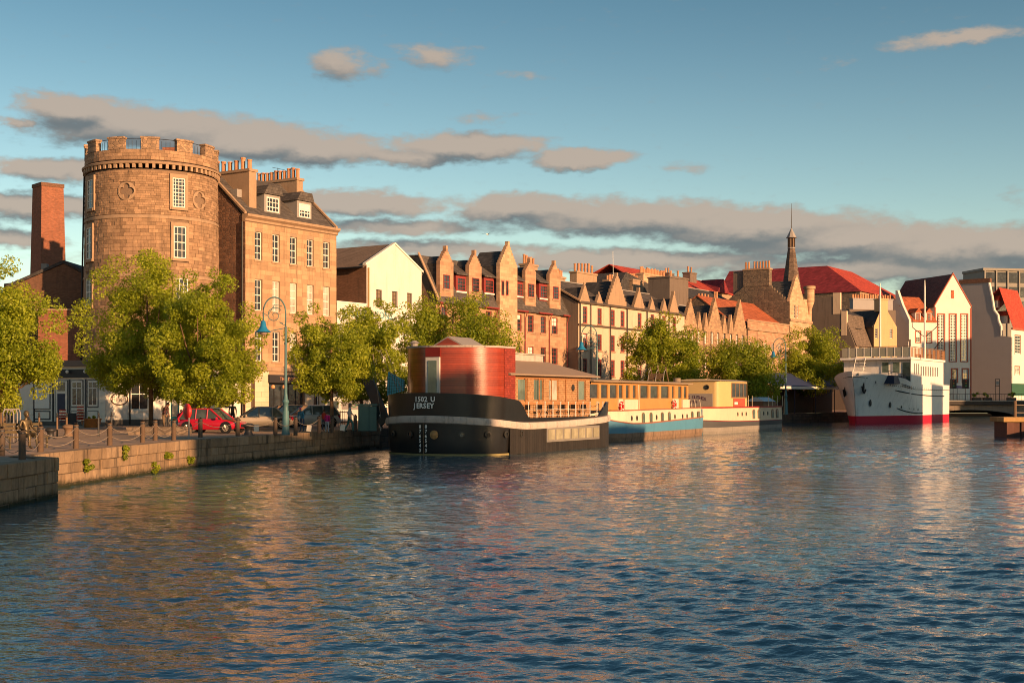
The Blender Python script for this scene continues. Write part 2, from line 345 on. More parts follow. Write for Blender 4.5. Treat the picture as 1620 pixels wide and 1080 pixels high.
# ================================================================ the setting
EDGE = [(-15.2, 2), (-15.2, 44.3), (-16.8, 45.6), (-16.7, 48.5), (-15.3, 63), (-8.9, 89), (37.3, 178), (48, 192), (80, 243)]
def make_water():
    """one sheet: wind chop as real waves, finest where the water is near; ripples ride on it in the material"""
    rng = np.random.default_rng(5)
    ys = [9.0]
    while ys[-1] < 150: ys.append(ys[-1] + .055 + .0031 * max(0, ys[-1] - 12))
    ys += list(np.linspace(152, 300, 40)); ys = np.array([-60.0, -10.0, 4.0] + ys)
    us = np.concatenate([[-6, -3, -1.5, -.8], np.linspace(-.56, .56, 400), [.8, 1.5, 3, 6]])
    Y, U = np.meshgrid(ys, us, indexing='ij'); W_ = np.maximum(Y, 14.0) ; X = U * W_
    h = np.zeros_like(X); gust = .74 + .40 * np.sin(X * .11 + .6 * np.sin(Y * .06)) * np.sin(Y * .085 + 1.3 * np.sin(X * .05)) + .12 * np.sin(Y * .31 + X * .07)
    step = .055 + .0031 * np.maximum(0, Y - 12)
    for i in range(64):
        lam = math.exp(rng.uniform(math.log(.22), math.log(2.0))); th = R(62) + rng.normal() * R(38) + (math.pi if rng.random() < .2 else 0); k = 2 * math.pi / lam
        amp = lam * .0036 * (1.25 if lam < .9 else .7)
        ph = k * (X * math.cos(th) + Y * math.sin(th)) + rng.uniform(0, 6.28)
        fade = np.clip((lam / np.maximum(step, .11 * W_ / 40) - 1.6) / 2.0, 0, 1)
        h += amp * fade * (np.sin(ph) + .25 * np.cos(2 * ph))
    h *= gust * np.clip((.56 - np.abs(U)) / .05, 0, 1) * np.clip((Y - 9) / 2, 0, 1)
    n, m = X.shape; co = np.stack([X, Y, h], -1).reshape(-1, 3).astype(np.float32); idx = np.arange(n * m).reshape(n, m)
    q = np.stack([idx[:-1, :-1], idx[:-1, 1:], idx[1:, 1:], idx[1:, :-1]], -1).reshape(-1, 4); nf = len(q)
    me = bpy.data.meshes.new('water'); me.vertices.add(len(co)); me.vertices.foreach_set('co', co.ravel()); me.loops.add(nf * 4); me.loops.foreach_set('vertex_index', q.astype(np.int32).ravel())
    me.polygons.add(nf); me.polygons.foreach_set('loop_start', np.arange(0, nf * 4, 4, dtype=np.int32)); me.polygons.foreach_set('loop_total', np.full(nf, 4, np.int32)); me.polygons.foreach_set('use_smooth', np.ones(nf, bool)); me.update(calc_edges=True)
    me.materials.append(WATER); o = bpy.data.objects.new('water', me); COL.objects.link(o); o['kind'] = 'structure'; print('water faces', nf)
make_water()
g = MB(); g.poly([(x, y, QZ) for x, y in EDGE] + [(90, 262, QZ), (3000, 262, QZ), (3000, 4000, QZ), (-3000, 4000, QZ), (-3000, 2, QZ)])
g.build('quay_pavement', PAVE, kind='structure')
g = MB(); g.poly([(4, -110, QZ), (4, 5, QZ), (10, 20, QZ), (99, 243, QZ), (500, 243, QZ), (500, -110, QZ)]); g.build('far_quay_pavement', PAVE, kind='structure')
# quay wall: core sheet plus coursed blocks on the stretch one can tell apart
qw = MB()
for (a, b) in zip(EDGE[:-1], EDGE[1:]):
    qw.poly([(a[0], a[1], -1.2), (b[0], b[1], -1.2), (b[0], b[1], QZ - .005), (a[0], a[1], QZ - .005)])
QW = qw.build('quay_wall', mat("quay_far_stone", (.15, .115, .085), .93, .4, 1.2, .6, 9, pat=('brick', .9, .38, (.07, .055, .045), .02), grime=.4), kind='structure')
def quay_blocks():
    rnd = random.Random(3)
    for i, (a, b) in enumerate(zip(EDGE[1:5], EDGE[2:6])):
        pass
    segs = [((-15.2, 30), (-15.2, 44.3)), ((-15.2, 44.3), (-16.8, 45.6)), ((-16.8, 45.6), (-16.7, 48.5)), ((-16.7, 48.5), (-15.3, 63)), ((-15.3, 63), (-8.9, 89))]
    for si, (a, b) in enumerate(segs):
        A, B = Vector((*a, 0)), Vector((*b, 0)); L_ = (B - A).length; d = (B - A) / L_; nrm = Vector((d.y, -d.x, 0))
        for (z0, z1, bl, pro) in ((-.35, .12, .95, .03), (.13, .50, .8, .04), (.51, .88, .9, .035), (.89, QZ + .03, 1.5, .075)):
            x = 0.0
            while x < L_ - .05:
                w_ = bl * rnd.uniform(.7, 1.35); x1 = min(L_, x + w_)
                if L_ - x1 < .3: x1 = L_
                pr = pro + rnd.uniform(-.035, .03); zt = z1 + (rnd.uniform(-.012, .012) if z1 < 1 else rnd.uniform(-.004, .008))
                mb = MB(); mb.tone = rnd.random(); c = .02
                dep = .5 if z1 > 1 else .25
                pts = []
                f0 = [(x + .005, z0 + .004), (x1 - .005, z0 + .004), (x1 - .005, zt), (x + .005, zt)]
                back = [A + d * u - nrm * dep for u, v in f0]; mid = [A + d * u + nrm * (pr - c) for u, v in f0]
                fr = [A + d * (u + (c if k in (0, 3) else -c)) + nrm * pr for k, (u, v) in enumerate(f0)]
                zs = [v for u, v in f0]; zf = [zs[0] + c, zs[1] + c, zs[2] - c, zs[3] - c]
                mb.loft([[Vector((p.x, p.y, z)) for p, z in zip(back, zs)], [Vector((p.x, p.y, z)) for p, z in zip(mid, zs)], [Vector((p.x, p.y, z)) for p, z in zip(fr, zf)]], True)
                mb.poly([Vector((p.x, p.y, z)) for p, z in zip(fr, zf)])
                mb.build('coping_stone' if z1 > 1 else 'stone_block', QUAY, QW)
                x = x1
quay_blocks()

# unseen buildings added right of the view, placed and sized for their shadows
def far_quay_casters():
    m_ = mat("warehouse_stone", (.34, .27, .21), .9, .25, .8, .3, 9, pat=('brick', .9, .35, (.24, .19, .15), .012))
    rows = [  # e0, e1 (across the sun), f (towards the sun), what height is shaded at which f
        (-12, 21, 42, 2.0, -41.5, 'low'), (34.0, 46.2, 30, 1.55, -60, 'mid'), (46.2, 53.6, 30, 4.7, -57, 'tall'), (71, 82, 10, 1.7, -63, 'a'),
        (112, 165.9, -18, 6.1, -88, 'b'), (170.4, 176.4, -18, 5.0, -89.5, 'c'), (234, 252, -50, 14.0, -123, 'd')]
    names = ['broad warehouse beside the viewer on the near end of the opposite quay', 'low stone warehouse across the water from the red car', 'narrow taller warehouse joined to the low stone one', 'small warehouse across the water from the blue barge',
             'long warehouse across the water from the white ship', 'short warehouse next to the long one past a narrow gap', 'tall warehouse on the opposite quay by the bridge']
    for (e0, e1, f, zt, ft, k), nm in zip(rows, names):
        top = zt + (f - ft) * math.tan(R(SUN_EL)) - QZ
        s = math.sqrt(.5); org = Vector((s * e0 + s * f, s * e0 - s * f, QZ))
        E = empty('warehouse', org, R(45), nm, 'building', 'warehouses of the opposite quay outside the frame')  # each one is an added shadow caster, never in view
        W, D = e1 - e0, 9.0          # local x runs along e, local y points away from the sun
        MB().box(0, W, -D, 0, 0, top).build('wall', m_, E)
        MB().box(-.1, W + .1, -D - .1, .002, top + .002, top + .25).build('parapet', ST_DRESS, E)
        for i in range(max(1, int(W / 3.2))):
            for j in range(max(1, int(top / 4))):
                MB().box(i * 3.2 + .9, i * 3.2 + 1.9, -.02, .03, j * 3.6 + 1.0, j * 3.6 + 2.6).build('window', GLASS, E)
far_quay_casters()

# ================================================================ building kit
class Fr:
    """a building's frame: origin on the ground, local x along the facade, local y inward"""
    def __init__(s, ox, oy, deg, gz=QZ): s.o = Vector((ox, oy)); s.a = R(deg); s.d = Vector((math.cos(s.a), math.sin(s.a))); s.n = Vector((-s.d.y, s.d.x)); s.gz = gz
    def hit(s, px, off=0.0):
        r = Vector(((px - CX) / FPX, 1.0)); Y = (off + s.o.dot(s.n)) / r.dot(s.n); return r * Y
    def x(s, px, off=0.0): return (s.hit(px, off) - s.o).dot(s.d)
    def z(s, px, py, off=0.0): return EYE - (py - HY) / FPX * s.hit(px, off).y - s.gz
    def rect(s, a, b, t, u, off=0.0): c = (a + b) / 2; return (s.x(a, off), s.x(b, off), s.z(c, u, off), s.z(c, t, off))
    def root(s, name, label, cat='building', group=None): return empty(name, (s.o.x, s.o.y, s.gz), s.a, label, cat, group)
STREET_DEG = math.degrees(math.atan2(.843, .538))
S0 = Fr(-21.7, 108, STREET_DEG)
def on_street(px, off=0.0, gz=QZ):
    p = S0.hit(px, off); return Fr(p.x, p.y, STREET_DEG, gz)

def facade(parent, name, m, x0, x1, z0, z1, ops, reveal=.2, y=0.0, extra=None):
    xs = sorted({x0, x1, *[min(max(o[0], x0), x1) for o in ops], *[min(max(o[1], x0), x1) for o in ops]}); zs = sorted({z0, z1, *[min(max(o[2], z0), z1) for o in ops], *[min(max(o[3], z0), z1) for o in ops]})
    mb = MB()
    for i in range(len(xs) - 1):
        for j in range(len(zs) - 1):
            cx, cz = (xs[i] + xs[i + 1]) / 2, (zs[j] + zs[j + 1]) / 2
            if any(o[0] < cx < o[1] and o[2] < cz < o[3] for o in ops): continue
            mb.poly([(xs[i], y, zs[j]), (xs[i + 1], y, zs[j]), (xs[i + 1], y, zs[j + 1]), (xs[i], y, zs[j + 1])])
    for a, b, c, d in ops:
        r = y + reveal
        mb.poly([(a, y, c), (a, r, c), (a, r, d), (a, y, d)]); mb.poly([(b, y, c), (b, y, d), (b, r, d), (b, r, c)])
        mb.poly([(a, y, d), (a, r, d), (b, r, d), (b, y, d)]); mb.poly([(a, y, c), (b, y, c), (b, r, c), (a, r, c)])
    if extra:
        for pl in extra: mb.poly([(p[0], y, p[1]) for p in pl])
    return mb.build(name, m, parent, recalc=False)

def window(parent, a, b, c, d, fm=None, nx=2, nz=4, y=.13, bar=.035, frame=.07, sill=None, glass=None, sash=True, blind=0.0):
    fm = fm or WPAINT; mb = MB(); t = .05
    if glass is None and not blind and (int(a * 37 + c * 91) % 4 == 0): blind = .3 + .1 * (int(a * 53 + c * 17) % 4)
    mb.box(a, a + frame, y, y + t, c, d); mb.box(b - frame, b, y, y + t, c, d); mb.box(a + frame, b - frame, y, y + t, c, c + frame); mb.box(a + frame, b - frame, y, y + t, d - frame, d)
    for i in range(1, nx): xx = a + (b - a) * i / nx; mb.box(xx - bar / 2, xx + bar / 2, y + .012, y + t - .003, c + frame, d - frame)
    for j in range(1, nz):
        zz = c + (d - c) * j / nz; h = bar * (1.6 if (sash and j == nz // 2) else 1.0) / 2; mb.box(a + frame, b - frame, y + .008, y + t - .006, zz - h, zz + h)
    w = mb.build('window', fm, parent, recalc=False)
    MB().poly([(a, y + .04, c), (b, y + .04, c), (b, y + .04, d), (a, y + .04, d)]).build('pane', glass or GLASS, w, recalc=False)
    if blind: MB().poly([(a + frame, y + .032, d - (d - c) * blind), (b - frame, y + .032, d - (d - c) * blind), (b - frame, y + .032, d - frame), (a + frame, y + .032, d - frame)]).build('blind', CREAM, w, recalc=False)
    if sill: MB().box(a - .12, b + .12, -.09, y, c - .16, c - .002).build('sill', sill, w)
    return w

def roof_slab(parent, name, m, pts, th=.14):
    """pts: 4 or 3 corners of the upper surface; extruded downwards"""
    mb = MB(); lo = [(p[0], p[1], p[2] - th) for p in pts]; mb.poly(pts); mb.poly(lo[::-1]); n = len(pts)
    for i in range(n): mb.poly([pts[i], lo[i], lo[(i + 1) % n], pts[(i + 1) % n]])
    return mb.build(name, m, parent)

def chimney(parent, x0, x1, y0, y1, z0, z1, m, pots=6, along='x', pot_h=.75, pot_r=.15, cap=.1):
    mb = MB().box(x0, x1, y0, y1, z0, z1).box(x0 - cap, x1 + cap, y0 - cap, y1 + cap, z1 + .002, z1 + .22)
    st = mb.build('chimney_stack', m, parent); rnd = random.Random(int(abs(x0) * 100 + abs(z1) * 37))
    for i in range(pots):
        k = (i + .5) / pots; px_, py_ = (x0 + (x1 - x0) * k, (y0 + y1) / 2) if along == 'x' else ((x0 + x1) / 2, y0 + (y1 - y0) * k)
        h = pot_h * rnd.uniform(.8, 1.15); p = MB(); p.tone = rnd.random()
        p.lathe([(pot_r, z1 + .22), (pot_r * .95, z1 + .22 + h * .85), (pot_r * 1.12, z1 + .22 + h * .88), (pot_r * 1.1, z1 + .22 + h)], 8, px_, py_).build('chimney_pot', POT, st)
    return st

def gable_steps(x0, x1, zb, zs, zt, n):
    """outline of a crow-stepped gable from shoulder zs to tip zt"""
    xc = (x0 + x1) / 2; w = x1 - x0; L_ = [(x0, zb), (x0, zs)]; hw = w / 2; st = hw * .86 / n; dz = (zt - zs) / (n + .6)
    x, z = x0, zs
    for i in range(n): z += dz; L_.append((x, z)); x += st; L_.append((x, z))
    z = zt; L_.append((x, z)); R_ = [(2 * xc - a, b) for a, b in L_[::-1]]; return L_ + R_

def block_field(parent, m, x0, x1, z0, z1, ops, bl, bh, y=0.0, pro=.022, name='ashlar_block', limit=300, seed=1, map_fn=None, jit=.3):
    """coursed blocks round the openings, each its own piece up to the limit, the rest one mass"""
    rnd = random.Random(seed); n = 0; rest = MB(); z = z0; row = 0
    n_rows = max(1, int(round((z1 - z0) / bh))); hh = (z1 - z0) / n_rows; items = []
    for r in range(n_rows):
        za, zb = z0 + r * hh, z0 + (r + 1) * hh; cuts = [(x0, x1)]
        for a, b, c, d in ops:
            if c - .01 < zb and d + .01 > za and not (zb <= c + .001 or za >= d - .001):
                cuts = [q for s_, e_ in cuts for q in ((s_, min(e_, a)), (max(s_, b), e_)) if q[1] - q[0] > .06]
        for s_, e_ in cuts:
            x = s_
            while x < e_ - .01:
                w_ = bl * rnd.uniform(1 - jit, 1 + jit); xe = x + w_
                if e_ - xe < bl * .35: xe = e_
                items.append((x, xe, za, zb, rnd.random(), pro * rnd.uniform(.55, 1.25))); x = xe
    items.sort(key=lambda i: -(i[1] - i[0]) * (i[3] - i[2]))
    for k, (xa, xb, za, zb, tn, pr) in enumerate(items):
        j = .007; mb = rest if k >= limit else MB(); mb.tone = tn
        c8 = [(x_, y_, z_) for x_ in (xa + j, xb - j) for y_ in (y - pr, y + .03) for z_ in (za + j, zb - j)]
        if map_fn: c8 = [map_fn(*p) for p in c8]
        b0 = len(mb.v); mb.v += c8
        for q in ((0, 1, 3, 2), (4, 6, 7, 5), (0, 4, 5, 1), (2, 3, 7, 6), (0, 2, 6, 4), (1, 5, 7, 3)):
            mb.f.append(tuple(b0 + i for i in q)); mb.t.append(tn); mb.mi.append(0)
        if k < limit: mb.build(name, m, parent, recalc=False)
    if rest.f: rest.build(name + 's', m, parent, kind='stuff', recalc=False)
# ================================================================ foliage kit
def leaf_arrays(rng, centres, radii, n, size, flat=.85):
    """leaf quads spread through clumps: more at the outside of each clump"""
    w = radii ** 2; w = w / w.sum(); idx = rng.choice(len(centres), n, p=w)
    d = rng.normal(size=(n, 3)); d /= np.linalg.norm(d, axis=1)[:, None]
    rr = radii[idx] * rng.uniform(.35, 1.08, n) ** .5
    pos = centres[idx] + d * rr[:, None] * np.array([1, 1, flat])
    nrm = d * .55 + rng.normal(size=(n, 3)) * .7 + np.array([0, 0, .4]); nrm /= np.linalg.norm(nrm, axis=1)[:, None]
    t = np.cross(nrm, rng.normal(size=(n, 3))); t /= np.linalg.norm(t, axis=1)[:, None]; b = np.cross(nrm, t)
    s = size * rng.uniform(.65, 1.3, n)[:, None]
    v = np.stack([pos - t * s * .62, pos + b * s * .36 - nrm * s * .08, pos + t * s * .62, pos - b * s * .36 - nrm * s * .08], 1)
    return v.reshape(-1, 3), idx
def leaf_mesh(name, v, tone, m, parent):
    n = len(v) // 4; me = bpy.data.meshes.new(name); me.vertices.add(n * 4); me.vertices.foreach_set('co', v.astype(np.float32).ravel())
    me.loops.add(n * 4); me.loops.foreach_set('vertex_index', np.arange(n * 4, dtype=np.int32)); me.polygons.add(n)
    me.polygons.foreach_set('loop_start', np.arange(0, n * 4, 4, dtype=np.int32)); me.polygons.foreach_set('loop_total', np.full(n, 4, np.int32)); me.update(calc_edges=True)
    at = me.attributes.new('tone', 'FLOAT', 'FACE'); at.data.foreach_set('value', tone.astype(np.float32)); me.materials.append(m)
    o = bpy.data.objects.new(name, me); COL.objects.link(o); o.parent = parent; return o
def foliage(parent, name, n, c, r, size, m, seed):
    rng = np.random.default_rng(seed); k = max(3, n // 60); cen = rng.normal(size=(k, 3)); cen /= np.maximum(np.linalg.norm(cen, axis=1)[:, None], .6); cen = np.array(c) + cen * np.array(r) * .6
    v, idx = leaf_arrays(rng, cen, np.full(k, min(r) * .6), n, size); tn = np.clip(rng.uniform(0, 1, k)[idx] * .5 + rng.uniform(0, .6, n), 0, 1); return leaf_mesh(name, v, tn, m, parent)
# ================================================================ the tower and its neighbours
def signal_tower():
    TX, TY = P(241, 0, 106).x, 106.0; E = empty('round_stone_tower', (TX, TY, QZ), 0, 'round battlemented stone tower with a clover panel, tallest on the left', 'tower')
    RB, RT, ZT = 5.32, 5.06, 19.45
    rad = lambda z: RB + (RT - RB) * max(0, min(1, z / ZT))
    MB().lathe([(rad(0) - .02, 0), (rad(ZT) - .02, ZT)], 72).build('core_wall', ST_TOWER_J, E, smooth=True, autosm=40)
    ang = lambda px: math.asin((px - 241) / FPX * 101.5 / 5.15)       # angle from the direction of the viewer
    wins = [(306, 284, 330, 16.65, 18.9, 'grid'), (307, 358, 409, 12.75, 15.2, 'sash'), (309, 436, 480, 9.1, 11.2, 'sash'), (161, 284, 331, 16.65, 18.9, 'sash'), (159.5, 358, 411, 12.75, 15.2, 'sash'), (160, 440, 480, 9.1, 11.3, 'sash')]
    ops = []
    for px, _, _, c, d, k in wins:
        a = ang(px); ops.append((a * 5.2 - .52, a * 5.2 + .52, c, d))
    quat = [(ang(229) * 5.2 - .62, ang(229) * 5.2 + .62, 17.15, 18.35), (ang(332) * 5.2 - .62, ang(332) * 5.2 + .62, 16.8, 18.0)]
    def mp(x, y, z):
        a = x / 5.2; r = rad(z) - y; return (r * math.sin(a), -r * math.cos(a), z)
    bands = [(4.6, 11.25, .27, .5), (11.55, 15.72, .28, .48), (16.02, 19.35, .18, .42)]
    lim = (0, 190, 110)
    for i, (za, zb, bh, bl) in enumerate(bands):
        block_field(E, ST_TOWER, -9.2, 9.2, za, zb, [(o[0] - .22, o[1] + .22, o[2] - .22, o[3] + .3) for o in ops] + quat, bl, bh, 0, .06, 'tower_stone', lim[i], 11 + i, mp, .45)
    for z, h, pr in ((11.25, .3, .12), (15.72, .3, .1)): MB().lathe([(rad(z) - .1, z), (rad(z) + pr, z), (rad(z) + pr, z + h * .6), (rad(z) - .02, z + h)], 72, cap=False).build('string_course', ST_DRESS, E, smooth=True, autosm=30)
    for (px, _, _, c, d, k), o in zip(wins, ops):
        a = ang(px); r = rad((c + d) / 2)
        S = MB(); w2 = .52
        for (x0, x1, z0, z1, pr) in ((-w2 - .22, -w2, c - .2, d + .28, .13), (w2, w2 + .22, c - .2, d + .28, .13), (-w2, w2, d, d + .28, .13), (-w2 - .1, w2 + .1, c - .22, c, .17)): S.box(x0, x1, -pr, .4, z0, z1)
        q = S.build('window_surround', ST_DRESS, E, loc=(r * math.sin(a), -r * math.cos(a), 0), rot=(0, 0, a))
        W_ = window(E, -w2, w2, c, d, WPAINT, 4 if k == 'grid' else 3, 8 if k == 'grid' else 4, y=-.075, frame=.08, bar=.04, glass=GLASS)
        W_.location = (r * math.sin(a), -r * math.cos(a), 0); W_.rotation_euler = (0, 0, a)
    # clover panels: a sunk four-lobed recess with a raised rim
    for px, zc in ((229, 17.75), (332, 17.4)):
        a = ang(px); r = rad(zc); pts = []
        for k in range(48):
            t = 2 * math.pi * k / 48; rr = .36 + .25 * abs(math.cos(2 * t)) ** .8; pts.append((rr * math.cos(t), zc + rr * math.sin(t)))
        big = [(.70 * math.cos(2 * math.pi * k / 48), zc + .70 * math.sin(2 * math.pi * k / 48)) for k in range(48)]
        mb = MB(); mb.loft([[(x, -.06, z) for x, z in big], [(x, -.10, z) for x, z in pts], [(x, .10, z) for x, z in pts]], True); mb.poly([(x, .10, z) for x, z in pts]); mb.loft([[(x, -.06, z) for x, z in big], [(x, .2, z) for x, z in big]], True)
        mb.build('clover_panel', ST_DRESS, E, loc=(r * math.sin(a), -r * math.cos(a), 0), rot=(0, 0, a))
    for i in range(66):
        a = 2 * math.pi * i / 66; MB().box(-.11, .11, -.22, .05, 19.52, 19.85).build('corbel', ST_DRESS, E, loc=(5.06 * math.sin(a), -5.06 * math.cos(a), 0), rot=(0, 0, a), recalc=False)
    MB().lathe([(4.9, 19.85), (5.34, 19.85), (5.38, 19.98), (5.2, 20.08), (4.9, 20.15)], 72, cap=False).build('cornice', ST_DRESS, E, smooth=True, autosm=30)
    MB().lathe([(5.12, 20.15), (5.12, 20.95), (4.75, 20.95), (4.75, 20.15)], 72, cap=False).build('parapet', ST_TOWER_J, E, smooth=True, autosm=30)
    block_field(E, ST_TOWER, -16.3, 16.3, 20.17, 20.93, [], .55, .25, .08, .04, 'parapet_stone', 0, 5, lambda x, y, z: ((5.2 - y) * math.sin(x / 5.2), -(5.2 - y) * math.cos(x / 5.2), z), .4)
    MB().lathe([(.1, 20.3), (4.8, 20.3)], 48, cap=False).build('roof_deck', LEAD, E)
    n = 12
    for i in range(n):
        a0 = 2 * math.pi * (i + .10) / n + .05; wd = 2 * math.pi * .50 / n; mb = MB()
        for za, zb, dr in ((20.955, 21.75, 0), (21.75, 21.9, .06)):
            secs = []
            for k in range(5):
                a = a0 + wd * k / 4 + (dr / 5 if k == 4 else -dr / 5 if k == 0 else 0)
                secs.append([((5.16 + dr) * math.sin(a), -(5.16 + dr) * math.cos(a), za), ((5.16 + dr) * math.sin(a), -(5.16 + dr) * math.cos(a), zb), ((4.7 - dr) * math.sin(a), -(4.7 - dr) * math.cos(a), zb), ((4.7 - dr) * math.sin(a), -(4.7 - dr) * math.cos(a), za)])
            mb.loft(secs, True); mb.poly(secs[0]); mb.poly(secs[-1][::-1])
        mb.tone = .5; mb.build('merlon', mat('merlon_stone', (.36, .235, .15), .93, .4, 2.2, .8, 8, pat=('rubble', .4, (.22, .15, .1)), grime=.3) if i == 0 else MATS['merlon_stone'], E)
    rl = MB()
    for k in range(90):
        a = 2 * math.pi * k / 90; x, y = 4.55 * math.sin(a), -4.55 * math.cos(a); rl.tube([(x, y, 20.3), (x, y, 21.7)], .018, 4)
    rl.tube([(4.55 * math.sin(2 * math.pi * k / 48), -4.55 * math.cos(2 * math.pi * k / 48), 21.85) for k in range(49)], .025, 4)
    rl.build('roof_railing', STEEL, E)
    MB().box(1.2, 3.0, -1.5, 1.0, 20.32, 21.75).build('stair_head', BRICK, E); MB().lathe([(.28, 20.35), (.28, 21.2), (.36, 21.25), (.3, 21.5)], 10, -1.6, -2.0).build('roof_vent', POT, E)
    a = R(-78); MB().tube([(5.45 * math.sin(a), -5.45 * math.cos(a), 4.6), (5.35 * math.sin(a), -5.35 * math.cos(a), 12), (5.2 * math.sin(a), -5.2 * math.cos(a), 19.5)], .07, 6).build('drainpipe', BLACKP, E)
signal_tower()

def restaurant():
    c = P(168, 674, 2.0 * FPX / 44); F = Fr(c.x, c.y, STREET_DEG); E = F.root('corner_restaurant', 'single-storey cream corner restaurant at the foot of the round tower')
    D, H_, L_ = 10.2, 4.35, 13.6
    # long lit front towards the water (local x), shaded shopfront on the left return (local y)
    fx = lambda px: F.x(px)
    wx = [(fx(208), fx(236), 1.15, 3.5), (fx(300), fx(318), 1.2, 3.4), (fx(345), fx(366), 1.2, 3.4)]
    facade(E, 'front_wall', CREAM, 0, L_, 0, H_, wx, .15)
    for a, b, c_, d in wx: window(E, a, b, c_, d, WPAINT, 2, 2, y=.08, sill=CREAM)
    MB().box(-.02, L_, -.06, -.003, 0, .45).build('plinth', mat('dark_plinth', (.10, .09, .08), .8), E)
    MB().box(fx(205), fx(240), -.05, -.003, .55, 1.02).build('front_panel', WPAINT, E)
    for px in (204.5, 262, 330): MB().tube([(fx(px), -.08, .1), (fx(px), -.08, H_ - .2)], .055, 6).build('downpipe', BLACKP, E)
    sg = MB(); sc_ = []
    ox, oz = fx(188.5), F.z(188, 631)
    for k in range(41): t = 2 * math.pi * k / 40; sc_.append((ox + .78 * math.cos(t), -.03, oz + .42 * math.sin(t)))
    sg.tube(sc_, .045, 6, False); S_ = sg.build('oval_sign', mat('sign_brown', (.09, .045, .03), .7), E)
    text('sign_lettering', 'Fishers', .48, MATS['sign_brown'], S_, (ox, -.012, oz), ext=.006)
    # left return: solve columns on the plane local x = 0
    G = Fr(c.x, c.y, STREET_DEG + 90)           # its x runs inward along the return wall
    gy = lambda px: (lambda r, n: 0)(0, 0)
    def yy(px):
        r = Vector(((px - CX) / FPX, 1.0)); n = F.d; Y = F.o.dot(n) / r.dot(n); return (r * Y - F.o).dot(F.n)
    cols = [('pilaster', 168, 157), ('bay', 157, 138), ('bay', 133, 112), ('door', 108, 88), ('blank', 80, 55), ('pilaster', 54, 41)]
    side = MB(); side.poly([(0, 0, 0), (0, D, 0), (0, D, H_), (0, 0, H_)]); side.build('return_wall', CREAM, E, recalc=False)
    dk = mat('shopfront_line', (.045, .045, .05), .6)
    def rb(name, m, y0, y1, z0, z1, p0, p1): return MB().box(-p1, -p0, min(y0, y1), max(y0, y1), z0, z1).build(name, m, E)
    for k, a, b in cols:
        ya, yb = yy(a), yy(b)
        if k == 'pilaster':
            for i in range(7): rb('quoin', CREAM, ya + .02, yb - .02, .3 + i * .46, .3 + i * .46 + .44, .002, .08)
        elif k == 'bay':
            w = rb('window', dk, ya + .06, yb - .06, 1.35, 3.35, .004, .05); MB().box(-.0545, -.0505, ya + .12, yb - .12, 1.41, 3.29).build('window_frame', CREAM, w); q = MB().box(-.07, -.055, ya + .26, yb - .26, 1.55, 3.16).build('pane', GLASS, w)
            MB().box(-.085, -.0705, ya + .26, yb - .26, 2.72, 2.78).build('transom', WPAINT, w); MB().box(-.085, -.0705, (ya + yb) / 2 - .03, (ya + yb) / 2 + .03, 1.55, 3.16).build('mullion', WPAINT, w)
            rb('stall_riser', dk, ya + .08, yb - .08, .42, 1.1, .004, .03); rb('riser_panel', CREAM, ya + .13, yb - .13, .46, 1.06, .032, .05)
        elif k == 'door':
            rb('doorway', dk, ya, yb, .1, 3.35, .004, .05); rb('door_case', CREAM, ya + .06, yb - .06, .12, 3.29, .0505, .054); w = rb('door', NAVY, ya + .3, yb - .3, .12, 2.35, .056, .09); rb('fanlight', GLASS, ya + .3, yb - .3, 2.55, 3.2, .056, .08)
            MB().ball((-.13, ya + .35, 1.1), .045, 8, 5).build('door_knob', LEAD, w)
        else:
            rb('shutter_frame', dk, ya, yb, 1.2, 3.35, .004, .04); rb('shutter', WPAINT, ya + .06, yb - .06, 1.25, 3.3, .042, .07); rb('stall_riser', dk, ya, yb, .42, 1.08, .004, .03); rb('riser_panel', CREAM, ya + .1, yb - .1, .5, 1.0, .032, .05)
    for px in (136, 110.5, 84.5, 54.6): rb('mullion_line', dk, yy(px) - .07, yy(px) + .07, .3, 3.4, .004, .06)
    rb('fascia', BLACKP, -.02, D, 3.52, 4.12, .004, .16)
    for px in (112, 140): MB().ball((-.32, yy(px), 3.95), .13, 8, 6).build('fascia_lamp', WPAINT, E)
    MB().box(-.35, L_, -.25, D, H_ + .002, H_ + .42).build('flat_roof', mat('roof_felt', (.20, .15, .12), .9), E)
    rb('plinth', MATS['dark_plinth'], 0, D, 0, .3, .004, .1)
    MB().box(0.02, L_, D - .2, D, 0, H_).build('rear_wall', CREAM, E)
    MB().box(L_ - .2, L_, 0.02, D - .21, 0, H_).build('end_wall', CREAM, E)
restaurant()

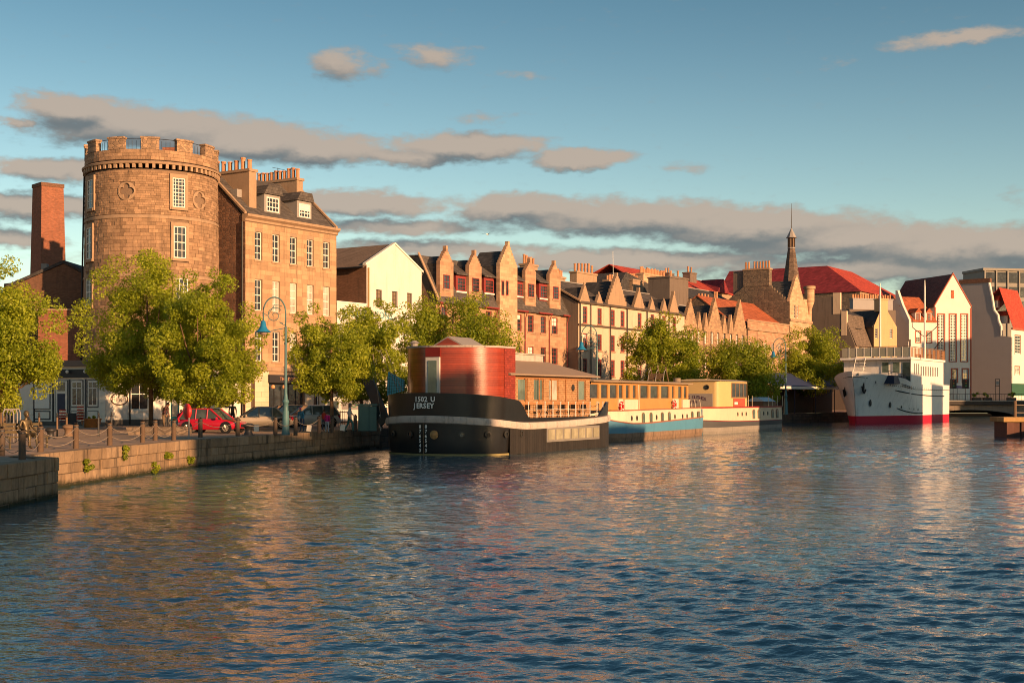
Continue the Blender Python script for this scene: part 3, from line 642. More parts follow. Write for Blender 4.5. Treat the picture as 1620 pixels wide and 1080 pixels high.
def brick_works():
    # frontal brick gable behind the restaurant, red brick stair wall in front of it, leaning stack behind
    Y1, Y2 = 108.0, 104.9; E = empty('brick_workshop', (0, Y1, QZ), 0, 'old brick workshop with a steep gable between the left tree and the tower', 'building')
    X = lambda px, Y: (px - CX) / FPX * Y; Z = lambda py, Y: EYE - (py - HY) / FPX * Y - QZ
    x0, x1, xa = X(14, Y1), X(142, Y1), X(101, Y1); ze, za, zr = Z(455, Y1), Z(417, Y1), Z(439, Y1)
    w = MB(); w.prism([(x0, 0), (x1, 0), (x1, zr), (xa, za), (x0, ze)], 'y', 0, 9); w.build('wall', BRICK_D, E)
    MB().prism([(x0 - .2, ze - .05), (xa, za + .03), (x1 + .1, zr + .02), (x1 + .1, zr + .25), (xa, za + .28), (x0 - .2, ze + .2)], 'y', -.12, 9.3).build('roof', SLATE_D, E)
    MB().prism([(x0 - 4, 0), (xa - .4, 0), (xa - .4, Z(419, Y1 + 4)), (x0 - 4, Z(440, Y1 + 4))], 'y', 9.4, 16).build('rear_wing', BRICK_D, E)
    MB().box(X(39, Y1 + 6), X(48, Y1 + 6), 10, 10.6, Z(440, 118), Z(417, 118)).build('roof_vent', LEAD, E)
    E2 = empty('brick_stair_block', (0, Y2, QZ), 0, 'bright red brick block below the workshop gable beside the tower', 'building')
    a, b = X(60, Y2), X(141, Y2); zt = Z(491, Y2)
    MB().box(a, b, 0, 2.6, 0, zt).build('wall', BRICK, E2); MB().box(a - .08, b + .05, -.08, 2.65, zt + .002, zt + .14).build('coping', ST_DRESS, E2)
    # industrial stack
    Yc = 128.0; c = P(76, 420, Yc); E3 = empty('brick_factory_chimney', (c.x, Yc, QZ), R(42), 'tall tapering brick factory chimney at the far left', 'chimney')
    zt = Z(292, Yc); h0, h1 = 1.52, 1.08
    mb = MB(); mb.loft([[(-h, -h, z), (h, -h, z), (h, h, z), (-h, h, z)] for h, z in ((h0, 0), (h1, zt - .35))], True); mb.build('shaft', BRICK, E3)
    MB().box(-h1 - .06, h1 + .06, -h1 - .06, h1 + .06, zt - .348, zt).build('rim', BRICK_D, E3)
    # stone yard wall at the far left edge
    Yw = 101.5; E4 = empty('stone_yard_building', (0, Yw, QZ), 0, 'low dark stone building behind the bicycles at the left edge', 'building')
    MB().box(X(-160, Yw), X(42, Yw) - .05, 0, 3, 0, 4.6).build('wall', ST_DARK, E4); MB().prism([(X(-160, Yw), 4.6), (X(42, Yw), 4.6), (X(42, Yw) - .3, 4.85), (X(-160, Yw), 4.85)], 'y', -.1, 3).build('roof', SLATE_D, E4)
brick_works()

def tenement():
    F = on_street(388); W = F.x(532); H_ = 16.4; D = 9.0; E = F.root('georgian_tenement', 'tall tan sandstone tenement with five window bays beside the tower')
    cols = [408.9, 436.7, 464.0, 490.7, 516.4]; rows = [(366.7, 411), (442, 491), (523, 571)]; ops = []
    for r in rows:
        c_, d_ = F.z(408.9, r[1]), F.z(408.9, r[0])
        for px in cols: x = F.x(px); ops.append((x - .44, x + .44, c_, d_))
    zsh = F.z(392, 586)
    shop = [(F.x(397), F.x(403), .1, zsh - .7), (F.x(425), F.x(482), .1, zsh - .35), (F.x(496), F.x(505), .8, zsh - .6), (F.x(514), F.x(522), .1, zsh - .6)]
    facade(E, 'front_wall', ST_ASH_J, 0, W, 0, H_, ops + shop, .24)
    block_field(E, ST_ASH, 0, W, zsh + .35, H_ - .02, ops, .86, .385, 0, .02, 'ashlar_block', 300, 2)
    block_field(E, mat('ground_floor_stone', (.62, .50, .35), .9, .2, .8, .3, 9, tone=.2), 0, W, .02, zsh - .02, shop, 1.0, .42, 0, .025, 'base_block', 120, 6)
    for i, o in enumerate(ops): window(E, *o, WPAINT, 2, 4, y=.14, frame=.07, bar=.05, sill=ST_DRESS, glass=(GLASS_L if i in (6, 7, 8, 9, 12) else GLASS))
    MB().box(-.06, W + .06, -.14, .05, zsh, zsh + .33).build('string_course', ST_DRESS, E)
    MB().prism([(0.04, H_), (-.1, H_ + .08), (-.12, H_ + .25), (-.38, H_ + .42), (-.40, H_ + .62), (.25, H_ + .62), (.25, H_)], 'x', -.1, W + .12).build('cornice', ST_DRESS, E)
    # shop
    a, b, c_, d_ = shop[1]; SH = MB().box(a, b, .30, .34, c_, d_).build('shop_front', BLACKP, E)
    nb = 5
    for i in range(nb):
        xa, xb = a + (b - a) * i / nb + .08, a + (b - a) * (i + 1) / nb - .08; MB().box(xa, xb, .27, .298, .9 if i != 2 else .2, d_ - .75).build('shop_pane', GLASS, SH)
    MB().box(a - .1, b + .1, -.2, .1, d_ - .62, d_ + .05).build('shop_fascia', mat('charcoal_fascia', (.035, .032, .035), .6), SH)
    text('shop_lettering', 'THE  DOCK', .42, mat('letter_copper', (.55, .27, .15), .5), SH, ((a + b) / 2, -.215, d_ - .3), ext=.01)
    for k in range(4): MB().ball((a + (b - a) * (k + .15) / 3.4, -.32, d_ - .95), .17, 10, 6).build('globe_lamp', mat('amber_globe', (.75, .36, .16), .4) if k == 0 else MATS['amber_globe'], SH)
    for s in (shop[0], shop[3]): MB().box(s[0], s[1], .18, .22, s[2], s[3]).build('door', TIMBER_D, E)
    s = shop[2]; window(E, *s, WPAINT, 1, 2, y=.14)
    # side and rear walls, roof
    zr = H_ + 4.6; g = MB(); g.prism([(.02, 0), (D, 0), (D, H_), (D / 2, zr - .12), (.02, H_ + .15)], 'x', 0.003, .5); g.build('gable_wall', ST_SIDE, E)
    g = MB(); g.prism([(.02, 0), (D, 0), (D, H_), (D / 2, zr - .12), (.02, H_ + .15)], 'x', W - .5, W - .003); g.build('gable_wall', ST_SIDE, E)
    MB().box(.5, W - .5, D - .3, D, 0, H_).build('rear_wall', ST_SIDE, E)
    roof_slab(E, 'roof', SLATE, [(-.05, .1, H_ + .62), (W + .05, .1, H_ + .62), (W + .05, D / 2, zr), (-.05, D / 2, zr)]); roof_slab(E, 'roof', SLATE, [(-.05, D / 2, zr), (W + .05, D / 2, zr), (W + .05, D + .2, H_), (-.05, D + .2, H_)])
    sk = zr - H_
    for x in (-.12, W - .1): MB().prism([(-.05, H_ + .6), (D / 2, zr + .02), (D / 2, zr + .22), (-.05, H_ + .82)], 'x', x, x + .24).build('skew_stone', ST_DRESS, E)
    xw = .75; MB().tube([(-.1, .25, .3), (-.1, .25, H_)], .07, 6).build('drainpipe', BLACKP, E)
    def roofz(y): return H_ + .62 + (zr - H_ - .62) * (y - .1) / (D / 2 - .1)
    # stacks: one a bay in from the near gable, one on the far gable
    x1 = F.x(405, 1.0); chimney(E, x1 - .85, x1, .95, D / 2 + .9, H_ + 1.2, F.z(405, 273, 1.0), ST_DRESS, 6, 'y', 1.0, .19)
    x2 = F.x(471, 3.2); chimney(E, x2 - .8, x2, 2.6, D / 2 + 3.2, H_ + 2.5, F.z(471, 286, 2.8), ST_DRESS, 10, 'y', .9, .17)
    MB().tube([(x2 - .4, 5.2, H_ + 5), (x2 - .4, 5.2, F.z(440, 265, 5))], .03, 5).tube([(x2 - 1.1, 5.2, F.z(440, 266, 5)), (x2 + .5, 5.2, F.z(440, 266, 5))], .02, 4).build('aerial', STEEL, E)
    # dormers
    for pa, pb, pt, pu in ((421, 440.5, 313, 346), (472.5, 490, 323, 354)):
        y0 = .75; a, b, c_, d_ = F.rect(pa, pb, pt, pu, y0); c_ = max(c_, roofz(y0) + .05)
        zt = d_ + .25; dm = MB(); dm.box(a - .22, b + .22, y0, 3.6, c_ - .4, zt); DO = dm.build('dormer', LEAD, E)
        w = window(E, a, b, c_, d_, WPAINT, 4, 3, y=y0 - .06, frame=.09, bar=.05)
        MB().prism([(a - .4, zt + .002), (b + .4, zt + .002), (b + .1, zt + .75), (a + .1, zt + .75)], 'y', y0 - .2, 4.3).build('dormer_roof', SLATE, DO)
    sl = F.x(362, 1.5); MB().box(.9, 1.8, 1.8, 2.6, roofz(1.8) + .1, roofz(1.8) + .75).build('skylight', LEAD, E)
tenement()

def white_gable():
    F = on_street(580); W = F.x(667); ze = F.z(580, 418); zr = F.z(625, 387); E = F.root('whitewashed_gable_house', 'whitewashed gable front with three small dark windows and a brick flank')
    ops = [F.rect(595, 604.5, 456, 486), F.rect(620, 629, 459, 488), F.rect(644, 652, 461, 489)]
    zb = min(o[2] for o in ops); zt = max(o[3] for o in ops); ops = [(a, b, zb + .1, zt - .15) for a, b, c, d in ops]
    low = [(W * .2, W * .32, 4.6, 6.3), (W * .5, W * .62, 4.6, 6.3), (W * .75, W * .87, 4.6, 6.3), (W * .25, W * .4, .2, 2.6), (W * .55, W * .8, .9, 2.8)]
    facade(E, 'front_wall', WHITEB, 0, W, 0, ze, ops + low, .25, extra=[[(0, ze), (W, ze), (W / 2, zr)]])
    for o in ops: window(E, *o, TIMBER_D, 2, 4, y=.15, sill=CREAM, glass=mat('shutter_brown', (.20, .15, .10), .8) if 'shutter_brown' not in MATS else MATS['shutter_brown'])
    for o in low: window(E, *o, WPAINT, 2, 2, y=.15)
    D = 13.0; sd = MB(); sd.box(0.01, .4, .02, D, 0, ze - .05); sd.build('flank_wall', BRICK_D, E); MB().box(W - .4, W - .01, .02, D, 0, ze - .05).build('flank_wall', BRICK_D, E); MB().box(.41, W - .41, D - .3, D, 0, ze).build('rear_wall', BRICK_D, E)
    roof_slab(E, 'roof', CORR, [(-.35, .12, ze - .22), (W / 2, .12, zr + .06), (W / 2, D, zr + .06), (-.35, D, ze - .22)], .1); roof_slab(E, 'roof', CORR, [(W / 2, .12, zr + .06), (W + .35, .12, ze - .22), (W + .35, D, ze - .22), (W / 2, D, zr + .06)], .1)
    for s in (0, 1):
        xa, xb = (-.2, W / 2) if s == 0 else (W + .2, W / 2); pts = [(xa, ze - .1), (xb, zr + .02), (xb, zr + .2), (xa, ze + .1)]
        MB().prism(pts, 'y', -.08, .3).build('barge_board', CREAM, E)
    MB().tube([(.18, -.1, .3), (.18, -.1, ze - .3)], .08, 6).build('downpipe', mat('mustard_pipe', (.42, .25, .10), .7), E)
    MB().tube([(-.45, .1, ze - .28), (-.45, D, ze - .28)], .09, 6).build('gutter', BLACKP, E)
    # lower wing towards the tenement
    F2 = on_street(533); W2 = F2.x(579.6); z2 = F2.z(534, 478); E2 = F2.root('whitewashed_low_wing', 'lower whitewashed wing with blue painted lettering beside the tenement')
    facade(E2, 'front_wall', WHITEB, 0, W2, 0, z2, [(1.0, 2.0, 4.8, 6.4), (3.0, 4.0, 4.8, 6.4), (1.2, 3.6, .2, 3)], .2)
    MB().box(0.02, W2 - .02, .25, 3.2, 0, z2 - .1).build('core_wall', BRICK_D, E2); MB().box(-.02, W2 - .02, -.05, 3.2, z2 + .002, z2 + .13).build('coping', CREAM, E2)
    LB = mat('letter_blue', (.06, .22, .24), .7)
    zc = F2.z(548, 495); span = F2.x(620.5); x0 = F2.x(541)
    t = text('painted_lettering', 'GEORGE BROWN', .92, LB, E2, (x0, -.012, zc), ext=.006, align='LEFT'); wd = t.dimensions.x; t.scale = ((W2 - x0 - .1) / max(t.data.vertices[0].co.x * 0 + max(v.co.x for v in t.data.vertices), .1), 1, 1)
    t2 = text('painted_lettering', '& SONS', .92, LB, E, (F.x(585), -.012, F.z(600, 499)), ext=.006, align='LEFT'); t2.scale = ((F.x(620.5) - F.x(585)) / max(v.co.x for v in t2.data.vertices), 1, 1)
white_gable()
# ================================================================ the terrace along the shore
def crow_gable(E, x0, x1, zb, zs, zt, n, m, depth, roof_m, y=0.0, th=.4, op=None, fin=True):
    mb = MB(); pts = gable_steps(x0, x1, zb, zs, zt, n); G = mb.prism(pts, 'y', y - .04, y + th).build('stepped_gable', m, E)
    xc = (x0 + x1) / 2; zr = zt - .55; a, b = x0 + .12, x1 - .12
    r = MB(); r.poly([(a, y + th, zs), (xc, y + th, zr), (xc, depth, zr), (a, depth, zs)]); r.poly([(xc, y + th, zr), (b, y + th, zs), (b, depth, zs), (xc, depth, zr)]); r.poly([(a, y + th, zb), (a, y + th, zs), (a, depth, zs), (a, depth, zb)]); r.poly([(b, y + th, zb), (b, y + th, zs), (b, depth, zs), (b, depth, zb)])
    r.build('gable_roof', roof_m, G, recalc=False)
    if fin: MB().box(xc - .16, xc + .16, y - .06, y + .34, zt + .002, zt + .42).build('finial', m, G)
    return G

def pink_terrace():
    F = on_street(690); W = F.x(897); E = F.root('crow_stepped_pink_terrace', 'pink sandstone terrace with five crow-stepped gables and slate aprons')
    ze = 11.75; zr = 16.2; D = 10.0
    px = lambda z: 640 + z / 5.4; py = lambda z: 370 + z / 5.4
    gab = [(300, 415, 130, 255, (328, 380, 350, 470)), (548, 655, 165, 290, (575, 632, 378, 497)), (780, 930, 92, 280, None), (1030, 1120, 230, 330, (1053, 1102, 428, 540)), (1237, 1330, 252, 365, (1265, 1310, 450, 557))]
    low = [(695, 745, 665, 800), (945, 1000, 685, 830), (1055, 1103, 690, 835), (1163, 1208, 697, 838), (1258, 1308, 703, 845)]
    ops = []
    zl = F.rect(px(945), px(1000), py(685), py(830)); lc, ld = zl[2], zl[3]
    for a, b, t, u in low: r = F.rect(px(a), px(b), py(t), py(u)); ops.append((r[0], r[1], lc, ld))
    for xx in (F.x(703), F.x(750)): ops.append((xx - .5, xx + .5, lc, ld))
    r3 = F.rect(px(843), px(873), py(675), py(800)); ops.append((r3[0], r3[1], lc, ld))
    nrow = [(o[0], o[1], o[2] - 3.4, o[3] - 3.4) for o in ops]; nrow = [o for o in nrow if o[2] > 3]
    gnd = [(W * k / 9 + .6, W * k / 9 + 1.9, .3, 2.9) for k in range(9)]
    allo = ops + nrow + gnd
    facade(E, 'front_wall', ST_PINK, 0, W, 0, ze, allo, .2)
    for o in ops: window(E, *o, REDPAINT, 2, 4, y=.13, sill=ST_DRESS)
    for o in nrow: window(E, *o, REDPAINT, 2, 4, y=.13, sill=ST_DRESS)
    for o in gnd: window(E, *o, REDPAINT, 2, 1, y=.13)
    # main roof: steep slate apron then a low top
    roof_slab(E, 'roof', SLATE, [(-.1, -.35, ze - .25), (W + .1, -.35, ze - .25), (W + .1, 2.1, zr), (-.1, 2.1, zr)]); roof_slab(E, 'roof', SLATE, [(-.1, 2.1, zr), (W + .1, 2.1, zr), (W + .1, D, zr + .35), (-.1, D, zr + .35)])
    for x in (0.002, W - .4): MB().prism([(.01, 0), (D, 0), (D, zr + .2), (2.1, zr - .14), (.01, ze)], 'x', x, x + .39).build('end_gable', mat('brown_sandstone', (.30, .185, .12), .92, .25, .7, .35, 9, pat=('brick', .8, .33, (.22, .14, .09), .012), grime=.25) if x < 1 else MATS['brown_sandstone'], E)
    MB().prism([(-.3, ze - .1), (2.1, zr + .05), (2.1, zr + .28), (-.3, ze + .15)], 'x', -.2, .12).build('skew_stone', ST_DRESS, E)
    MB().box(.4, W - .4, D - .3, D, 0, zr).build('rear_wall', MATS['brown_sandstone'], E)
    for i, (a, b, t, s_, wn) in enumerate(gab):
        xa, xb = F.x(px(a)), F.x(px(b)); c = px((a + b) / 2); zt = F.z(c, py(t) + 1.5); zs = F.z(c, py(s_)); mid = i == 2
        m_ = ST_PALE if mid else ST_PINK
        if mid:
            w_ = [F.rect(px(828), px(850), py(400), py(527), -.5), F.rect(px(865), px(887), py(400), py(527), -.5)]
            MB().box(xa, xb, -.5, -.003, 0, ze - .003).build('projecting_bay', m_, E)
            crow_gable(E, xa, xb, ze, zs, zt, 7, m_, 3.2, SLATE_D, -.46)
            for o in w_:
                W_ = MB().box(o[0], o[1], -.53, -.503, o[2], o[3]).build('window', REDPAINT, E); MB().box(o[0] + .09, o[1] - .09, -.545, -.532, o[2] + .1, o[3] - .1).build('pane', GLASS, W_)
        else:
            crow_gable(E, xa, xb, ze, zs, zt, 5, m_, 3.0, SLATE_D)
            o = F.rect(px(wn[0]), px(wn[1]), py(wn[2]), py(wn[3])); W_ = window(E, o[0], o[1], o[2], o[3], REDPAINT, 2, 4, y=-.11, sill=None)
            MB().box(o[0] - .12, o[1] + .12, -.13, -.045, o[2] - .18, o[2] - .004).build('sill', ST_DRESS, W_)
    dor = [(445, 520, 350, 490), (685, 760, 370, 505), (940, 1010, 400, 530), (1155, 1220, 420, 550)]
    for a, b, t, u in dor:
        y0 = .35; o = F.rect(px(a), px(b), py(t), py(u), y0); zt = o[3]
        DM = MB().box(o[0] - .12, o[1] + .12, y0, 2.6, o[2] - .3, zt).build('dormer', REDPAINT, E)
        window(E, o[0] + .02, o[1] - .02, o[2], zt - .25, REDPAINT, 3, 4, y=y0 - .06, frame=.12, glass=GLASS)
        MB().prism([(y0 - .35, zt - .05), (y0 - .35, zt + .1), (2.6, zt + 1.7), (2.6, zt + 1.5)], 'x', o[0] - .45, o[1] + .45).build('dormer_roof', SLATE, DM)
        MB().box(o[0] - .2, o[1] + .2, y0 - .15, y0 - .062, o[2] - .16, o[2] - .01).build('dormer_sill', WPAINT, DM)
    xs = [0] + [F.x(px(v)) for g_ in gab for v in g_[:2]] + [W]
    for k in range(0, len(xs), 2):
        if xs[k + 1] - xs[k] > .4:
            MB().tube([(xs[k] + .05, -.45, ze - .35), (xs[k + 1] - .05, -.45, ze - .35)], .09, 6).build('gutter', REDPAINT, E)
            MB().tube([(xs[k + 1] - .2, -.42, ze - .4), (xs[k + 1] - .12, -.12, ze - 1.1), (xs[k + 1] - .12, -.12, .3)], .06, 6).build('downpipe', REDPAINT, E)
    # chimney stacks behind the ridge
    for p0, p1, pt, n_ in ((829, 847, 421, 5), (883, 891, 441, 3)):
        o = F.rect(p0, p1, pt, pt + 20, 4.5); chimney(E, o[0], o[1], 4.2, 5.1, zr - .5, o[3], ST_DRESS, n_, 'x', .95, .15)
    # wall bracket lamp pole in front
pink_terrace()

def harled_house():
    F0 = on_street(897); p = F0.o + F0.n * -1.5; F = Fr(p.x, p.y, STREET_DEG); W = F.x(1083); E = F.root('cream_harled_tenement', 'long cream harled tenement with pointed dormer heads and red windows')
    px = lambda z: 880 + z / 4.91; py = lambda z: 380 + z / 4.91
    ze, zr, D = 12.85, 15.9, 10.5
    c1, d1 = F.rect(px(202), px(247), py(515), py(645))[2:]; c2, d2 = F.rect(px(202), px(247), py(722), py(850))[2:]; c3, d3 = F.rect(px(425), px(455), py(930), py(1060))[2:]
    cols = [(202, 247), (322, 352), (422, 455), (500, 530), (627, 668), (733, 762), (823, 851), (897, 936)]
    ops = []
    for a, b in cols:
        xa, xb = F.x(px(a)), F.x(px(b)); m_ = (xa + xb) / 2; hw = .52
        for c, d in ((c1, d1), (c2, d2), (c3, d3)): ops.append((m_ - hw, m_ + hw, c, d))
        if len(ops) % 2: ops.append((m_ - .9, m_ + .9, .2, 2.6))
    facade(E, 'front_wall', HARL, 0, W, 0, ze, ops, .16)
    for o in ops: window(E, *o, REDPAINT, 2, 4, y=.1, frame=.13, bar=.05, sill=ST_DRESS)
    zst = F.z(px(180), py(655)); MB().box(-.02, W, -.1, -.003, zst - .12, zst + .12).build('string_course', TIMBER_D, E)
    MB().box(0, W, -.28, .02, ze + .002, ze + .16).build('eaves_gutter', TIMBER_D, E)
    for z in (180, 262, 415, 545, 700, 800, 870): x = F.x(px(z)); MB().tube([(x, -.14, .3), (x, -.14, ze)], .07, 6).build('downpipe', BLACKP, E)
    gb = [(180, 262, 350), (308, 362, 420), (398, 542, 280), (603, 682, 392), (720, 770, 462), (816, 864, 470), (880, 947, 420)]
    for a, b, t in gb:
        xa, xb = F.x(px(a)), F.x(px(b)); zt = F.z(px((a + b) / 2), py(t)); big = xb - xa > 2.5
        zb = ze + .165; n = 6 if big else 0
        if n: crow_gable(E, xa, xb, zb, zb + .25, zt, 7, ST_DRESS, 4.2, SLATE_D, -.02, .35)
        else:
            G = MB().prism([(xa, zb), (xb, zb), ((xa + xb) / 2 + .12, zt), ((xa + xb) / 2 - .12, zt)], 'y', -.06, .3).build('dormer_head', ST_DRESS, E)
            xc = (xa + xb) / 2; dz = min(3.2, .6 + (zt - zb) * 1.0)
            r = MB(); r.poly([(xa, .3, zb), (xc, .3, zt - .2), (xc, dz, zt - .2), (xa, dz, zb)]); r.poly([(xc, .3, zt - .2), (xb, .3, zb), (xb, dz, zb), (xc, dz, zt - .2)]); r.build('dormer_roof', SLATE_D, G, recalc=False)
            MB().lathe([(.1, zt - .1), (.14, zt + .1), (.05, zt + .35)], 8, xc, .1).build('finial', ST_DRESS, G)
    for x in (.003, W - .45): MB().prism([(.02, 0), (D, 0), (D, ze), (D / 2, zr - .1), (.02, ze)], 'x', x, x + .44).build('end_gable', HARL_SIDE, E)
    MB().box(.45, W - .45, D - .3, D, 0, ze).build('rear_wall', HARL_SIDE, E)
    roof_slab(E, 'roof', SLATE, [(-.1, -.25, ze + .18), (W + .05, -.25, ze + .18), (W + .05, D / 2, zr), (-.1, D / 2, zr)]); roof_slab(E, 'roof', SLATE, [(-.1, D / 2, zr), (W + .05, D / 2, zr), (W + .05, D + .2, ze), (-.1, D + .2, ze)])
    MB().box(-.1, W + .05, D / 2 - .12, D / 2 + .12, zr + .005, zr + .12).build('ridge_cap', LEAD, E)
    for x in (-.18,): MB().prism([(-.3, ze + .15), (D / 2, zr + .02), (D / 2, zr + .2), (-.3, ze + .34)], 'x', x, x + .25).build('skew_stone', ST_DRESS, E)
    o = F.rect(908, 940, 434, 450, 7.0); chimney(E, o[0], o[1], 6.6, 7.6, zr - 1.5, o[3], ST_DRESS, 6, 'x', 1.1, .16)
    o = F.rect(960, 971, 446, 450, 6.5); chimney(E, o[0], o[1], 6.2, 7.0, zr - 1, o[3], ST_DRESS, 3, 'x', .7, .14)
    # stacks that stand on the far end wall
    o = F.rect(1036, 1050, 440, 470, 5); chimney(E, o[0] + .4, o[1] + .6, 3.0, 6.2, zr - 2.5, F.z(1043, 441, 5), HARL_SIDE, 0, 'y')
    MB().tube([(o[0] - 8, 7, zr), (o[0] - 8.2, 7, zr + 5.2)], .03, 5).build('aerial', WPAINT, E)
    # rear range of stacks
    for p0, p1, pt, off, m_, n_, dp in ((1067, 1089, 441, 7, HARL_SIDE, 3, 3.4), (1018, 1057, 437, 16, ST_PALE, 16, 1.2), (1001, 1018, 445, 14, ST_DRESS, 8, 2.0), (1058, 1066, 434, 18, HARL_SIDE, 2, 1.5), (1092, 1102, 433, 20, HARL_SIDE, 2, 1.4)):
        o = F.rect(p0, p1, pt, pt + 40, off); chimney(E, o[0], o[1], off, off + dp, 9.0, o[3], m_, n_, 'x' if dp < 3 else 'y', .9, .16)
harled_house()

def rear_houses():
    # roofs that show over the terrace
    F = on_street(990, 16.0); E = F.root('rear_red_roofed_house', 'red roofed house showing behind the chimney stacks of the terrace')
    o = F.rect(1000, 1158, 432, 452); x0, x1 = o[0], o[1]; zt = F.z(1100, 433); zl = F.z(1100, 456)
    MB().box(x0, x1, .02, 9, 0, zl).build('wall', ST_DRESS, E); roof_slab(E, 'roof', REDROOF, [(x0 - .2, -.2, zl), (x1 + .2, -.2, zl), (x1 - 1.5, 4.5, zt), (x0 + 1, 4.5, zt)]); roof_slab(E, 'roof', REDROOF, [(x0 + 1, 4.5, zt), (x1 - 1.5, 4.5, zt), (x1 + .2, 9.2, zl), (x0 - .2, 9.2, zl)])
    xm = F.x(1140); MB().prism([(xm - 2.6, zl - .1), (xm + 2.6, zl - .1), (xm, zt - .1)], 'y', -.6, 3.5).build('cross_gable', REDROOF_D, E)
    F = on_street(975, 13.0); E = F.root('rear_dark_roofed_house', 'dark slate roofed house wedged behind the cream tenement ridge')
    a, b = F.x(976), F.x(1060); z0, z1 = F.z(1000, 462), F.z(1000, 432)
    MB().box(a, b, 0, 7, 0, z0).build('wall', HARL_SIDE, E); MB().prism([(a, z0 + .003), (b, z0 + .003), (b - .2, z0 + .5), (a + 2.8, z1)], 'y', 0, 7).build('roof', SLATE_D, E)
    F = on_street(1086, 9.0); E = F.root('rear_slate_house', 'low slate roofed house between the harled stack and the dark stone gable')
    a, b = F.x(1086), F.x(1165); z0, z1 = F.z(1120, 475), F.z(1120, 453)
    MB().box(a, b, 0, 8, 0, z0).build('wall', ST_DARK, E); roof_slab(E, 'roof', SLATE_D, [(a, -.2, z0), (b, -.2, z0), (b, 4, z1), (a, 4, z1)]); roof_slab(E, 'roof', SLATE_D, [(a, 4, z1), (b, 4, z1), (b, 8.2, z0), (a, 8.2, z0)])
    MB().box(a, b, 3.9, 4.1, z1 + .01, z1 + .14).build('ridge_cap', LEAD, E)
    for p0, p1, pt in ((1104, 1124, 478), (1130, 1137, 474)):
        o = F.rect(p0, p1, pt, pt + 20, -2.5); chimney(E, o[0], o[1], -2.8, -1.9, z0 - 3, o[3], ST_DARK, 4 if p1 - p0 > 10 else 2, 'x', 1.0, .16)
rear_houses()

